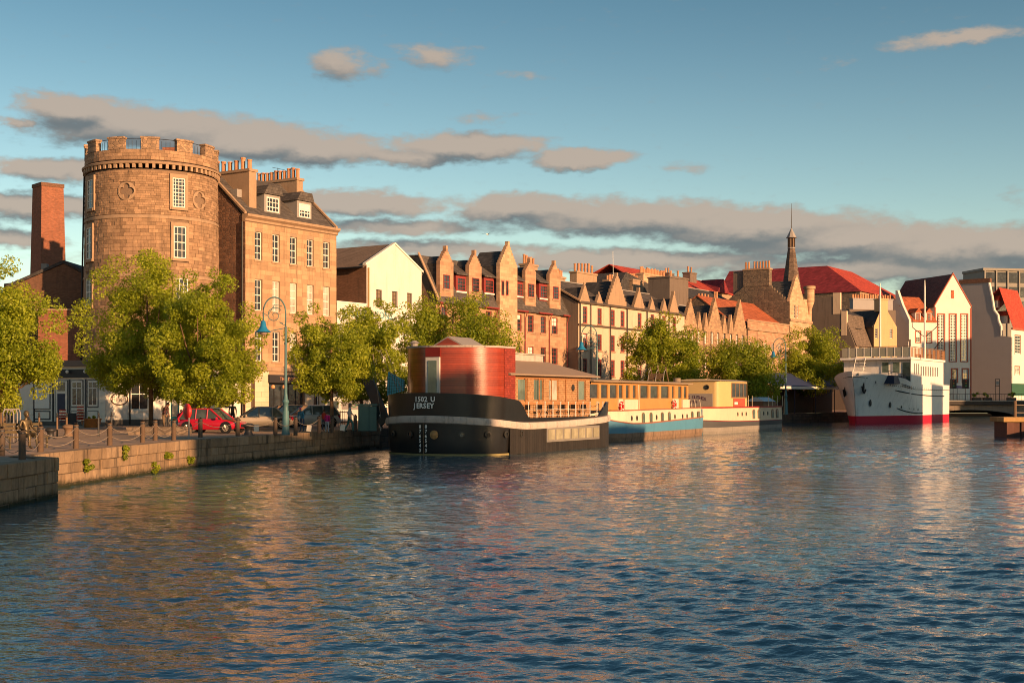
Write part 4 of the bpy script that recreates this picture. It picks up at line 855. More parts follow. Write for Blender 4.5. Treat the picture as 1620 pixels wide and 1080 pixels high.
def stone_gables():
    F0 = on_street(1083, -1.5); F = Fr(F0.o.x, F0.o.y, STREET_DEG); W = F.x(1182); E = F.root('steep_gabled_stone_row', 'tan stone row with steep crow-stepped gables, thin pinnacles and white windows')
    px = lambda z: 1060 + z / 8.1; py = lambda z: 470 + z / 8.1
    ze = F.z(px(570), py(450)); D = 9.0; zr = F.z(px(450), py(150), 4.0)
    c, d = F.rect(px(605), px(630), py(440), py(605))[2:]
    xs = [(195, 225), (275, 305), (355, 390), (440, 475), (528, 556), (603, 632), (680, 720), (763, 802), (838, 876), (916, 946)]; ops = []
    for a, b in xs: m_ = (F.x(px(a)) + F.x(px(b))) / 2; ops.append((m_ - .36, m_ + .36, c, d)); ops.append((m_ - .36, m_ + .36, c - 3.6, d - 3.6)); ops.append((m_ - .5, m_ + .5, c - 7.4, d - 7.0))
    ops = [o for o in ops if o[2] > .2]
    facade(E, 'front_wall', ST_H, 0, W, 0, ze, ops, .22)
    for o in ops: window(E, *o, WPAINT, 2, 4, y=.12, frame=.12, bar=.06, glass=GLASS_L if random.random() < .5 else GLASS, sill=None)
    zst = c - .75; MB().box(0, W, -.16, -.003, zst - .16, zst + .16).build('string_course', ST_DRESS, E)
    for a, b, t in ((165, 345, 60), (495, 665, 50), (820, 980, 70)):
        xa, xb = F.x(px(a)), F.x(px(b)); zt = F.z(px((a + b) / 2), py(t)); crow_gable(E, max(xa, 0), xb, ze + .004, ze + .6, zt, 9, ST_H, 4.5, SLATE_D, 0.04)
    for a, b, t in ((345, 405, 190), (430, 490, 200), (665, 730, 228), (750, 812, 222)):
        xa, xb = F.x(px(a)), F.x(px(b)); zt = F.z(px((a + b) / 2), py(t)); xm = (xa + xb) / 2
        MB().loft([[(xm - w_, -.08, z), (xm + w_, -.08, z), (xm + w_, .4 - (z > ze + 1) * .1, z), (xm - w_, .4 - (z > ze + 1) * .1, z)] for w_, z in (((xb - xa) / 2, ze + .004), ((xb - xa) / 2 * .9, ze + .5), (.06, zt))], True).build('pinnacle', ST_H, E)
    for i in range(9): x = W * (i + .6) / 9.2; MB().tube([(x, -.1, .2), (x, -.1, ze)], .05, 5).build('downpipe', BLACKP, E)
    roof_slab(E, 'roof', SLATE_D, [(0, .1, ze + .05), (W, .1, ze + .05), (W, 4.2, zr), (0, 4.2, zr)]); roof_slab(E, 'roof', SLATE_D, [(0, 4.2, zr), (W, 4.2, zr), (W, D, ze), (0, D, ze)])
    MB().box(0, W, 4.1, 4.35, zr + .01, zr + .15).build('ridge_cap', LEAD, E)
    for x in (.003, W - .4): MB().prism([(.02, 0), (D, 0), (D, ze), (4.2, zr - .16), (.02, ze)], 'x', x, x + .39).build('end_gable', ST_DARK, E)
    # pink customs hall next door
    F1 = on_street(1182.5, -1.2); W = F1.x(1249); E = F1.root('pink_parapet_hall', 'low pink stone hall with a plain parapet and orange pantile roof')
    ze = F1.z(1215, 511); ops = []
    for k in range(6):
        xm = W * (k + .5) / 6; zt = F1.z(1215, 543)
        ops.append((xm - .45, xm + .45, zt - 3.0, zt)); ops.append((xm - .5, xm + .5, .3, 2.8))
    facade(E, 'front_wall', ST_PINK, 0, W, 0, ze, ops, .25)
    for o in ops: window(E, *o, WPAINT, 2, 3, y=.15, sill=ST_DRESS)
    MB().box(-.05, W, -.22, -.003, ze - 1.35, ze - 1.05).build('cornice', ST_DRESS, E); MB().box(-.03, W, -.12, .2, ze + .002, ze + .2).build('coping', ST_DRESS, E)
    D = 12; zr = F1.z(1175, 477, 5.5); a = F1.x(1150, 5.5); b = F1.x(1204, 5.5)
    MB().box(.02, W - .02, .3, D, 0, ze - .6).build('core_wall', ST_PINK, E)
    roof_slab(E, 'roof', PANTILE, [(-4.5, .45, ze - .35), (W - .6, .45, ze - .35), (b + .6, 6, zr), (-4.5, 6, zr)]); roof_slab(E, 'roof', PANTILE, [(-4.5, 6, zr), (b + .6, 6, zr), (W - .6, 11.5, ze - .35), (-4.5, 11.5, ze - .35)]); MB().prism([(.5, ze - 3), (11.4, ze - 3), (11.4, ze - .5), (6, zr - .16), (.5, ze - .5)], 'x', -4.4, -4.1).build('end_gable', ST_DARK, E)
    sk = MB(); sk.poly([(b + .6, 6, zr + .3), (W - .5, .4, ze), (W - .1, .4, ze), (b + 1.0, 6, zr + .3)]); sk.poly([(b + .6, 6, zr + .3), (W - .5, .4, ze), (W - .5, .4, ze - .5), (b + .6, 6, zr - .2)]); sk.build('skew_stone', ST_DRESS, E)
    MB().box(b + .45, b + 1.1, 5.7, 6.3, zr - .3, zr + 1.3).build('skew_finial', ST_DRESS, E)
stone_gables()

def spire_house():
    F = on_street(1249.5, -1.3); W = F.x(1284); E = F.root('dark_gabled_hall_with_spire', 'dark rubble hall with stepped gable, slender slate spire and corner turret')
    D = 11.5; ze = F.z(1249, 480); xg = .45
    def gy(px):   # depth along the flank (plane local x=0) seen at a column
        r = Vector(((px - CX) / FPX, 1.0)); n = F.d; Y = F.o.dot(n) / r.dot(n); q = r * Y; return (q - F.o).dot(F.n), Y
    def gz(py, Y): return EYE - (py - HY) / FPX * Y - QZ
    y1, Y1 = gy(1217); y2, Y2 = gy(1176); za = gz(452, Y1)
    zb = gz(472, gy(1158)[1]); yb = gy(1158)[0]
    n = 8; pts = [(0.02, 0), (0.02, ze)]
    for i in range(n): z = ze + (za - ze) * (i + 1) / n; y = .02 + (y1 - .02) * i / n; pts.append((y, z)); pts.append((.02 + (y1 - .02) * (i + 1) / n, z))
    pts += [(y2, za), (yb + 2, zb - 1.2), (yb + 2, 0)]
    MB().prism(pts, 'x', 0, xg).build('stepped_gable', ST_DARK, E)
    st = MB().box(-.05, 1.05, y1, y2, za + .002, gz(426, Y1)).build('chimney_stack', ST_DARK, E); MB().box(-.15, 1.2, y1 - .1, y2 + .1, gz(426, Y1) + .002, gz(424, Y1) + .05).build('stack_cap', ST_DRESS, st)
    for k in range(9):
        if k == 6: continue
        MB().lathe([(.19, gz(424, Y1) + .05), (.17, gz(412.5, Y1)), (.2, gz(412, Y1))], 8, .5, y1 + (y2 - y1) * (k + .5) / 9).build('chimney_pot', POT, st)
    MB().box(.2, 1.6, y2 + .1, y2 + 1.8, za - 3, gz(428, Y2)).build('chimney_stack', HARL_SIDE, E)
    # front with tall gable, lancets, turret
    xg0, xg1 = F.x(1249.5), F.x(1272); zt = F.z(1260, 438)
    lan = [F.rect(1256.5, 1259, 478, 503), F.rect(1260.5, 1263, 478, 503)]
    facade(E, 'front_wall', ST_PALE, 0, W, 0, ze, [(l[0], l[1], l[2], min(l[3], ze - .1)) for l in lan] + [(1, 2.2, 4, 6.5), (3.5, 4.7, 4, 6.5), (6.5, 7.6, 4, 6.5)], .3)
    for l in lan: window(E, l[0], l[1], l[2], min(l[3], ze - .1), WPAINT, 1, 4, y=.1)
    for a in (1, 3.5, 6.5): window(E, a, a + 1.15, 4, 6.5, WPAINT, 2, 4, y=.15)
    MB().box(-.02, W, -.2, -.003, F.z(1260, 507) - .2, F.z(1260, 507) + .15).build('string_course', ST_DRESS, E)
    crow_gable(E, .003, xg1, ze + .003, ze + .5, zt, 8, ST_PALE, 8, SLATE, .05)
    MB().box(xg1 + .1, W, 0.02, 7, ze + .002, ze + 1.1).build('attic_wall', ST_PALE, E)
    xt = F.x(1280.5, 0); zt0, zt1 = F.z(1280, 486), F.z(1280, 453)
    MB().lathe([(.1, zt0 - 1.2), (.8, zt0 + .9), (.8, zt1 - .5), (.98, zt1 - .45), (.98, zt1)], 14, xt - .3, -.1).build('corner_turret', ST_PALE, E, smooth=True, autosm=35)
    MB().box(W - .3, W, .3, 9, 0, ze).build('end_wall', HARL_SIDE, E)
    roof_slab(E, 'roof', SLATE_D, [(.4, .2, ze), (W, .2, ze), (W, (y1 + y2) / 2, za - .3), (.4, (y1 + y2) / 2, za - .3)]); roof_slab(E, 'roof', SLATE_D, [(.4, (y1 + y2) / 2, za - .3), (W, (y1 + y2) / 2, za - .3), (W, yb + 2, zb - 1.4), (.4, yb + 2, zb - 1.4)])
    # spire
    ys = 3.2; xs = F.x(1252, ys); z = lambda py: F.z(1252, py, ys); m_ = mat('spire_slates', (.15, .105, .08), .85, .4, 1, .6, 9, pat=('slate', .3))
    SP = MB().lathe([(1.62, z(457)), (.62, z(394))], 8, xs, ys).build('spire', m_, E)
    MB().lathe([(.66, z(393.5)), (.66, z(391.5))], 8, xs, ys).build('spire_band', LEAD, SP); MB().lathe([(.5, z(391)), (.5, z(377))], 8, xs, ys).build('belfry', TIMBER, SP)
    for k in range(8): a = 2 * math.pi * k / 8; MB().tube([(xs + .58 * math.cos(a), ys + .58 * math.sin(a), z(391)), (xs + .58 * math.cos(a), ys + .58 * math.sin(a), z(377))], .07, 5).build('belfry_post', TIMBER_D, SP)
    MB().lathe([(.92, z(376.5)), (.8, z(375)), (.06, z(361))], 8, xs, ys).build('spire_cap', LEAD, SP); MB().tube([(xs, ys, z(362)), (xs, ys, z(345)), (xs, ys, z(322))], [.07, .06, .025], 6).build('spire_rod', STEEL, SP)
spire_house()

def red_roof_hall():
    c = P(1361, 0, 255.0); F = Fr(c.x, c.y, STREET_DEG); E = F.root('long_red_roofed_warehouse', 'long warehouse with a big hipped red roof behind the spire')
    ze = F.z(1361, 461); zr = F.z(1352, 429, 8); L1 = 30.0; W = F.x(1431); D = 19
    MB().box(0, W, 0, L1, 0, ze).build('wall', ST_DRESS, E); MB().box(-.05, -.003, .1, L1, 0, ze - .1).build('flank_wall', ST_DARK, E)  # thin dark sheet on the flank paints in that face's shade
    yr0 = 8.5; xr = W / 2
    r = MB(); e = .4; r.poly([(-e, -e, ze), (W + e, -e, ze), (W - 7, 9, zr), (7, 9, zr)]); r.build('front_slope', REDROOF, E, recalc=False)
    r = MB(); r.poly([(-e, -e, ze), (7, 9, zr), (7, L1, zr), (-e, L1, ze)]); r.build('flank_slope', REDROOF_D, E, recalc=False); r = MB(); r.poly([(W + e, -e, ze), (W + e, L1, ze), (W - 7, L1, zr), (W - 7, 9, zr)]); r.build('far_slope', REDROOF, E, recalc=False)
    r = MB(); r.poly([(7, 9, zr), (W - 7, 9, zr), (W - 7, L1, zr), (7, L1, zr)]); r.build('top_deck', REDROOF, E, recalc=False)
    for y in (4, 9, 15): MB().box(-.09, -.055, y, y + 1.6, ze - 3.4, ze - 1.0).build('window', GLASS, E)
    for k in range(4): MB().box(1.5 + k * 4.5, 3.2 + k * 4.5, -.06, -.003, ze - 3, ze - 1).build('window', GLASS, E)
red_roof_hall()

def corner_houses():
    # grey-brown house with a broad gable, shaded flank
    c = P(1352.5, 0, 225.0); F = Fr(c.x, c.y, STREET_DEG); E = F.root('grey_harled_corner_house', 'grey-brown harled house with a broad shaded gable and one white dormer')
    def gy(px):
        r = Vector(((px - CX) / FPX, 1.0)); n = F.d; Y = F.o.dot(n) / r.dot(n); q = r * Y; return (q - F.o).dot(F.n), Y
    gz = lambda py, Y: EYE - (py - HY) / FPX * Y - QZ
    prof = [(1352.5, 546), (1343, 521), (1334, 496), (1327.5, 486), (1321, 469), (1283, 471), (1276, 500)]
    pts = [(0.0, 0.0)] + [(gy(a)[0], gz(b, gy(a)[1])) for a, b in prof]; pts.append((pts[-1][0], 0))
    MB().prism(pts, 'x', 0, .5).build('gable_wall', HARL_SIDE, E)
    st = MB().box(-.06, .6, pts[4][0] - .2, pts[5][0] + .35, pts[5][1] - 3, gz(463, gy(1325)[1])).build('chimney_stack', HARL, E); st2 = MB().box(-.06, .6, gy(1335)[0] - .5, gy(1331)[0], pts[2][1] - 1, gz(492, gy(1333)[1])).build('skew_stack', HARL, E)
    W = F.x(1384); ze = pts[1][1]
    ops = [F.rect(1359, 1367, 549, 562), F.rect(1373, 1380, 549, 562)]; ops = [(a, b, c_, min(d, ze - .15)) for a, b, c_, d in ops]; ops += [(a, b, c_ - 4, d - 4) for a, b, c_, d in ops]
    facade(E, 'front_wall', HARL, 0, W, 0, ze, ops, .2)
    for o in ops: window(E, *o, WPAINT, 2, 3, y=.12)
    y1, z1 = pts[3]; y2, z2 = pts[6]
    roof_slab(E, 'roof', mat('brown_slates', (.17, .125, .095), .85, .35, .8, .4, 9, pat=('slate', .28)), [(.3, -.2, ze), (W + .3, -.2, ze), (W + .3, y1, z1), (.3, y1, z1)]); roof_slab(E, 'roof', SLATE_D, [(.3, y1, z1), (W + .3, y1, z1), (W + .3, y2, z2 - .5), (.3, y2, z2 - .5)])
    o = F.rect(1351.5, 1358, 522.5, 535.5, 1.2); o = (o[0] + .3, o[1] + .3, o[2], o[3]); DM = MB().box(o[0] - .15, o[1] + .15, 1.0, 4.5, o[2] - .2, o[3] + .2).build('dormer', SLATE_D, E); window(E, o[0], o[1], o[2], o[3], WPAINT, 2, 3, y=.93, frame=.14)
    MB().prism([(.8, o[3] + .21), (.8, o[3] + .35), (3.4, o[3] + .75), (3.4, o[3] + .6)], 'x', o[0] - .3, o[1] + .3).build('dormer_roof', SLATE_D, DM)
    MB().box(W - .3, W, .2, y2, 0, ze).build('end_wall', HARL_SIDE, E)
    # ochre gable front with a stack at its apex
    F2 = Fr(*P(1382.5, 0, 232.0).xy, 30.0); W = F2.x(1419); E = F2.root('ochre_gabled_house', 'ochre gable-fronted house with an apex chimney behind the white ship')
    ze = F2.z(1384, 516); zr = F2.z(1398, 492); xa = F2.x(1398.5)
    ops = [F2.rect(1384.5, 1389, 519, 535), F2.rect(1407.5, 1412, 519, 535)]; ops = [(a, b, c_, ze - .35) for a, b, c_, d in ops]
    ops += [(a, b, c_ - 4.2, d - 4.2) for a, b, c_, d in ops]
    OCH = mat('ochre_harling', (.56, .36, .19), .95, .18, .8, .4, 30, grime=.15)
    facade(E, 'front_wall', OCH, 0, W, 0, ze, ops, .2, extra=[[(0, ze), (W, ze), (xa + .9, zr), (xa - .9, zr)]])
    for o in ops: window(E, *o, WPAINT, 2, 4, y=.12)
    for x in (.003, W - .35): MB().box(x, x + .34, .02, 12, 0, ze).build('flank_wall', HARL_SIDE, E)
    chimney(E, xa - .75, xa + 1.0, .02, 1.6, zr - .02, F2.z(1398, 474), OCH, 2, 'x', .5, .2)
    roof_slab(E, 'roof', SLATE_D, [(-.3, .15, ze - .1), (xa, .15, zr + .3), (xa, 14, zr + .3), (-.3, 14, ze - .1)]); roof_slab(E, 'roof', SLATE_D, [(xa, .15, zr + .3), (W + .3, .15, ze - .1), (W + .3, 14, ze - .1), (xa, 14, zr + .3)])
    # grey cross range behind with a row of pots
    F3 = Fr(*P(1350, 0, 242.0).xy, 18.0); E = F3.root('grey_range_with_pots', 'grey harled range topped by a row of chimney pots behind the ochre gable')
    a, b = F3.x(1344), F3.x(1417); zt = F3.z(1390, 474); MB().box(a, b, 0, 8, 0, F3.z(1350, 489)).build('wall', HARL_SIDE, E); chimney(E, F3.x(1352), F3.x(1415), .5, 1.6, F3.z(1350, 489), zt, GREYW, 16, 'x', .8, .2)
    # white house with pantiles
    F4 = Fr(*P(1441, 0, 252.0).xy, 22.0); W = F4.x(1480.5); E = F4.root('white_house_with_pantile_roof', 'white house with orange pantile roof and two small dormers')
    ze = F4.z(1450, 508); ops = [F4.rect(1449, 1456, 524.5, 541), F4.rect(1466, 1473.5, 524.5, 541)]; c_, d_ = ops[0][2:]; ops = [(o[0], o[1], c_, d_) for o in ops]; ops += [(o[0], o[1], c_ - 4.5, d_ - 4.5) for o in ops]
    facade(E, 'front_wall', WHITEW, 0, W, 0, ze, ops, .18)
    for o in ops: W_ = window(E, *o, WPAINT, 2, 4, y=.12, frame=.1); MB().box(o[0] - .2, o[0], -.04, -.003, o[2] - .2, o[3] + .2).box(o[1], o[1] + .2, -.04, -.003, o[2] - .2, o[3] + .2).box(o[0], o[1], -.04, -.003, o[3], o[3] + .2).box(o[0], o[1], -.04, -.003, o[2] - .2, o[2]).build('window_margin', REDTRIM, W_)
    zr = F4.z(1445, 470, 5); D = 10
    for x in (.003, W - .4): MB().prism([(.02, 0), (D, 0), (D, ze), (5, zr - .1), (.02, ze)], 'x', x, x + .39).build('end_gable', WHITEW, E)
    roof_slab(E, 'roof', PANTILE, [(-.2, -.3, ze), (W + .1, -.3, ze), (W + .1, 5, zr), (-.2, 5, zr)]); roof_slab(E, 'roof', PANTILE, [(-.2, 5, zr), (W + .1, 5, zr), (W + .1, D, ze), (-.2, D, ze)])
    yk = -.3
    sk = MB(); sk.prism([(-.4, ze - 3.5), (.3, ze - 3.5), (.3, ze - .3), (2.2, ze + 1.4), (2.2, ze + 3), (3.6, ze + 3.8), (3.6, zr + 1.0), (3.0, zr + 1.0), (1.6, ze + 3.2), (-.4, ze + .2)], 'x', -.75, -.25); sk.build('curved_skew', WHITEW, E)
    for pa, pb in ((1449.5, 1455), (1466.5, 1472)):
        o = F4.rect(pa, pb, 495.5, 511, 0); DM = MB().box(o[0] - .2, o[1] + .2, -.02, 3, ze + .01, o[3] + .1).build('dormer', WHITEW, E); window(E, o[0], o[1], ze + .05, o[3], REDTRIM, 2, 3, y=-.1, frame=.14, bar=.07)
        xm = (o[0] + o[1]) / 2; MB().prism([(o[0] - .45, o[3] + .11), (o[1] + .45, o[3] + .11), (xm, o[3] + 1.0)], 'y', -.25, 3.8).build('dormer_roof', PANTILE, DM)
    # tall white gable with three stair windows
    F5 = Fr(*P(1479, 0, 256.0).xy, 17.0); W = F5.x(1536); E = F5.root('tall_white_gabled_hall', 'tall white gable-fronted hall with three long red-framed lattice windows')
    ze = F5.z(1480, 484); zr = F5.z(1506, 434.5); xa = W / 2
    ops = [F5.rect(a, b, 497.5, 571) for a, b in ((1484, 1493.5), (1502.5, 1512), (1520.5, 1530))]; low = [F5.rect(a, b, 584, 604) for a, b in ((1506, 1514), (1523, 1531))]
    vent = F5.rect(1504.5, 1509, 459, 472)
    facade(E, 'front_wall', WHITEW, 0, W, 0, ze, ops + low, .2, extra=[[(0, ze), (W, ze), (xa, zr)]])
    MB().box(vent[0], vent[1], -.06, -.003, vent[2], vent[3]).build('gable_louvre', PANTILE, E)
    for o in ops + low:
        long_ = o in ops; W_ = window(E, *o, WPAINT, 4 if long_ else 2, 16 if long_ else 4, y=.12, frame=.1, bar=.13 if long_ else .06)
        MB().box(o[0] - .24, o[0], -.05, -.003, o[2] - .2, o[3] + .24).box(o[1], o[1] + .24, -.05, -.003, o[2] - .2, o[3] + .24).box(o[0], o[1], -.05, -.003, o[3], o[3] + .24).box(o[0], o[1], -.05, -.003, o[2] - .2, o[2]).build('window_margin', REDTRIM, W_)
    D = 16.0
    for x in (.003, W - .4): MB().box(x, x + .39, .02, D, 0, ze - .02).build('flank_wall', WHITEW, E)
    BR = mat('plum_brown_slates', (.13, .07, .055), .85, .3, .8, .4, 9, pat=('slate', .3))
    roof_slab(E, 'roof', BR, [(-.3, .1, ze - .2), (xa, .1, zr + .15), (xa, D, zr + .15), (-.3, D, ze - .2)]); roof_slab(E, 'roof', BR, [(xa, .1, zr + .15), (W + .3, .1, ze - .2), (W + .3, D, ze - .2), (xa, D, zr + .15)])
    for xe in (-.15, W + .15): MB().prism([(xe, ze - .15), (xa, zr + .05), (xa, zr + .42), (xe, ze + .2)], 'y', -.1, .25).build('red_verge', REDTRIM, E)
    for xe in (.05, W - .05): MB().box(xe - .14, xe + .14, -.08, -.003, 0, ze - .2).build('red_quoin', REDTRIM, E)
    # great grey shaded gable at the right
    F6 = Fr(*P(1600, 0, 285.0).xy, 50.0); E = F6.root('white_house_with_grey_gable', 'white fronted house whose huge plain grey gable faces the bridge')
    def gy6(px):
        r = Vector(((px - CX) / FPX, 1.0)); n = F6.d; Y = F6.o.dot(n) / r.dot(n); q = r * Y; return (q - F6.o).dot(F6.n), Y
    prof = [(1600, 533), (1590, 532), (1584.5, 531), (1584, 516), (1580.5, 508), (1579, 498), (1573, 490), (1570, 470), (1565, 446.5), (1519, 446.5)]
    pts = [(0, 0)] + [(gy6(a)[0], gz(b, gy6(a)[1])) for a, b in prof]; pts.append((pts[-1][0], 0))
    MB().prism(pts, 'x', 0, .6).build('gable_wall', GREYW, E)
    lip = [(p[0] - .28, p[1] + .05) for p in pts[3:11]]; cap = MB()
    for i in range(3, 9):
        a, b = pts[i], pts[i + 1]; cap.poly([(-.12, a[0], a[1]), (-.12, b[0], b[1]), (.75, b[0], b[1] + .12), (.75, a[0], a[1] + .12)]); cap.poly([(-.12, a[0], a[1]), (-.12, b[0], b[1]), (-.12, b[0] + .25, b[1] - .1), (-.12, a[0] + .25, a[1] - .1)])
    cap.build('white_skew', WHITEW, E); MB().box(-.2, .9, pts[9][0] - .2, pts[10][0] + .2, pts[9][1] + .003, pts[9][1] + .9).build('wall_head_stack', BRICK_D, E)
    z6 = pts[1][1] - .3; W = 12.0; ops = [F6.rect(1605.5, 1614.5, 531, 559), F6.rect(1605.5, 1613, 580, 592)]; dd = F6.z(1600, 521)
    facade(E, 'front_wall', WHITEW, 0, W, 0, dd, ops, .2)
    for o in ops: W_ = window(E, *o, WPAINT, 2, 6, y=.1, frame=.12, bar=.1); MB().box(o[0] - .18, o[0], -.05, -.003, o[2] - .2, o[3] + .2).box(o[1], o[1] + .18, -.05, -.003, o[2] - .2, o[3] + .2).box(o[0], o[1], -.05, -.003, o[3], o[3] + .2).build('window_margin', REDTRIM, W_)
    MB().box(-.02, W, -.3, .05, dd + .003, dd + .35).build('eaves_band', REDTRIM, E); MB().box(.003, W, -.15, -.003, 2.6, 5.2).build('green_shopfront', mat('bottle_green', (.03, .10, .06), .6), E)
    ya, zt = pts[9][0], pts[9][1]; roof_slab(E, 'roof', REDROOF, [(.6, -.2, dd + .35), (W, -.2, dd + .35), (W, ya * .6, zt - 1.2), (.6, ya * .6, zt - 1.2)])
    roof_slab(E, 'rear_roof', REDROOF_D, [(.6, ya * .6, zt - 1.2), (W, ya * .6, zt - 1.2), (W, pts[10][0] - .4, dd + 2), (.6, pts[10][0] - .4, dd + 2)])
    for px_, py_ in ((1582, 476), (1596, 500)):
        x = 1.4 if px_ < 1590 else 2.2; yv = 3.4 if px_ < 1590 else 1.6; zz = F6.z(px_ + 4, py_, yv); DM = MB().box(x, x + 1.3, yv, yv + 3, zz - 1.6, zz).build('dormer', WHITEW, E); MB().prism([(x - .3, zz), (x + 1.6, zz), (x + .65, zz + 1.1)], 'y', yv - .3, yv + 4).build('dormer_roof', REDROOF, DM)
    # distant concrete block
    F7 = Fr(*P(1556, 0, 330.0).xy, 10.0); E = F7.root('concrete_office_block', 'distant flat-roofed concrete office block on the right skyline'); W = 16.0; zt = F7.z(1560, 424)
    CONC = mat('concrete_grey', (.27, .25, .22), .9, .2); MB().box(0, W, .05, 10, 0, zt - .6).build('wall', CONC, E); MB().box(-.3, W, -.4, 10, zt - .6 + .002, zt).build('roof_slab', CONC, E)
    for j in range(3):
        for i in range(5): MB().box(.6 + i * 3.1, 3.2 + i * 3.1, -.02, .045, zt - 3.6 - j * 3.6, zt - 1.0 - j * 3.6).build('window', GLASS, E)
    for i in range(6): MB().box(.1 + i * 3.1, .45 + i * 3.1, -.3, .045, 0, zt - .605).build('fin', CONC, E)
corner_houses()

def bridge():
    E = empty('road_bridge', (0, 0, 0), 0, 'low concrete road bridge with railings behind the stern of the white ship', 'bridge'); Y = 247.0
    CONC = MATS['concrete_grey']; x0, x1 = P(1488, 0, Y).x, P(1720, 0, Y).x
    ZD = 2.95; sp = []; xm, hw = P(1535, 0, Y).x, 8.5
    arch = [(x0, -.5)] + [(xm - hw, -.5)] + [(xm - hw * math.cos(math.pi * k / 12), -.1 + 1.25 * math.sin(math.pi * k / 12)) for k in range(13)] + [(xm + hw, -.5), (x1, -.5), (x1, 2.1), (x0, 2.1)]
    MB().prism(arch, 'y', Y + .6, Y + 12).build('arch_wall', mat('bridge_stone', (.24, .19, .15), .9, .3, .8, .4, 9, grime=.4), E)
    MB().box(x0 - 6, x1, Y, Y + 12.5, 2.1 + .002, ZD - .25).build('deck_beam', mat('dark_beam', (.06, .05, .045), .8), E); MB().box(x0 - 6, x1, Y - .15, Y + 12.6, ZD - .248, ZD).build('deck_slab', CONC, E)
    rl = MB()
    for k in range(64):
        x = x0 - 6 + k * (x1 - x0 + 6) / 63; rl.tube([(x, Y + .1, ZD), (x, Y + .1, ZD + 1.15)], .025, 4)
    for z in (1.15, .15): rl.tube([(x0 - 6, Y + .1, ZD + z), (x1, Y + .1, ZD + z)], .04, 5)
    rl.build('railing', STEEL, E)
    # approach road behind the bridge, level with its deck
    g = MB(); g.box(60, 140, Y + 12.6, Y + 60, .5, ZD - .05); g.build('bridge_approach_road', PAVE, kind='structure')
    # traffic lights on the bridge
    for k, px_ in enumerate((1508, 1527.5)):
        p = P(px_, 630, Y + 2); T = empty('traffic_light', (p.x, Y + 2, ZD), 0, 'traffic light by the stern mast of the white ship' if k == 0 else 'traffic light in front of the tall white gable', 'traffic light', 'traffic lights on the bridge')
        MB().tube([(0, 0, 0), (0, 0, 2.2)], .08, 6).build('pole', LEAD, T); MB().box(-.55, .55, -.25, .25, 2.2, 4.0).build('signal_head', BLACKP, T)
        for j, c in enumerate(((.25, .02, .02), (.25, .14, .02), (.02, .2, .06))): MB().lathe([(.16, 0), (.14, .08)], 10).build('lens', mat('lens_%d' % j, c, .3) if k == 0 else MATS['lens_%d' % j], T, loc=(0, -.25, 3.7 - j * .5), rot=(R(90), 0, 0))
    p = P(1578, 630, Y + 3); T = empty('notice_stand', (p.x, Y + 3, ZD), 0, 'tall open metal notice frame on the bridge pavement', 'sign'); fr = MB()
    for x in (-.4, .4): fr.tube([(x, 0, 0), (x, 0, 4.0)], .06, 5)
    for z in (2.6, 3.9): fr.box(-.4, .4, -.03, .03, z, z + .12)
    fr.build('frame', STEEL, T); MB().box(-.3, .3, -.05, .05, 2.9, 3.6).build('panel', LEAD, T)
    # planters and cafe umbrella on the bridge pavement
    for px_ in (1545, 1562, 1600):
        p = P(px_, 630, Y + 4); T = empty('planter_shrub', (p.x, Y + 4, ZD), 0, {1545: 'dark planter shrub nearest the traffic lights', 1562: 'dark planter shrub beside the notice frame', 1600: 'large planter shrub at the right end of the bridge railing'}[px_], 'shrub', 'planters on the bridge')
        MB().box(-.8, .8, -.4, .4, 0, .5).build('planter', TIMBER_D, T); foliage(T, 'foliage', 260, (0, 0, 1.0), (1.0, .5, .6), .22, LEAF_C, 5 + px_)
    p = P(1540, 630, Y + 6); T = empty('cafe_parasol', (p.x - 3, Y + 6, ZD), 0, 'flat lilac parasol by the white gable doorway', 'parasol'); MB().tube([(0, 0, 0), (0, 0, 2.4)], .04, 5).build('pole', STEEL, T); MB().lathe([(2.6, 2.3), (1.2, 2.65), (.05, 2.8)], 10).build('canopy', mat('lilac_canvas', (.22, .17, .27), .8), T)
bridge()
# ================================================================ boats
def perim(hb, L_, n=22, off=0.0, x0=0.0):
    """outline of a hull from the right stern round the bow to the left stern, pushed out by off"""
    xs = [x0 + (L_ - x0) * (k / n) ** 2.1 for k in range(n + 1)]
    pts = [Vector((x, -hb(x))) for x in xs[::-1]] + [Vector((x, hb(x))) for x in xs[1:]]; out = []
    for i, p in enumerate(pts):
        a, b = pts[max(i - 1, 0)], pts[min(i + 1, len(pts) - 1)]; d = (b - a); d = d.normalized() if d.length > 0 else Vector((0, 1)); out.append(p + Vector((-d.y, d.x)) * -1 * -off if False else p + Vector((-d.y, d.x)) * off)
    return out
def ring(pp, z): return [(p.x, p.y, z(p.x) if callable(z) else z) for p in pp]
def arc_at(pp, s):
    """point and outward direction at arc length s from the stem, positive towards the right side"""
    mid = len(pp) // 2; seq = pp[mid::-1] if s >= 0 else pp[mid:]; s = abs(s) ; acc = 0
    for a, b in zip(seq[:-1], seq[1:]):
        l = (b - a).length
        if acc + l >= s: t = (s - acc) / l; d = (b - a).normalized(); n = Vector((d.y, -d.x)); n = n if n.x < 0 or (n.y * a.y > 0 and abs(n.x) < .3) else -n; return a.lerp(b, t), n
        acc += l
    return seq[-1], Vector((0, 1))
def letter_arc(E, pp, body, size, z, gap, m, out=.03, shift=0.0, name='bow_lettering'):
    n = len(body)
    for i, ch in enumerate(body):
        if ch == ' ': continue
        p, nr = arc_at(pp, (i - (n - 1) / 2) * gap + shift); th = math.atan2(nr.x, -nr.y); q = p + nr * out
        text(name, ch, size, m, E, (q.x, q.y, z), (R(90), 0, th), .008, bold=size * .025)
def on_side(F, px, py, y): return F.x(px, y), F.z(px, py, y)

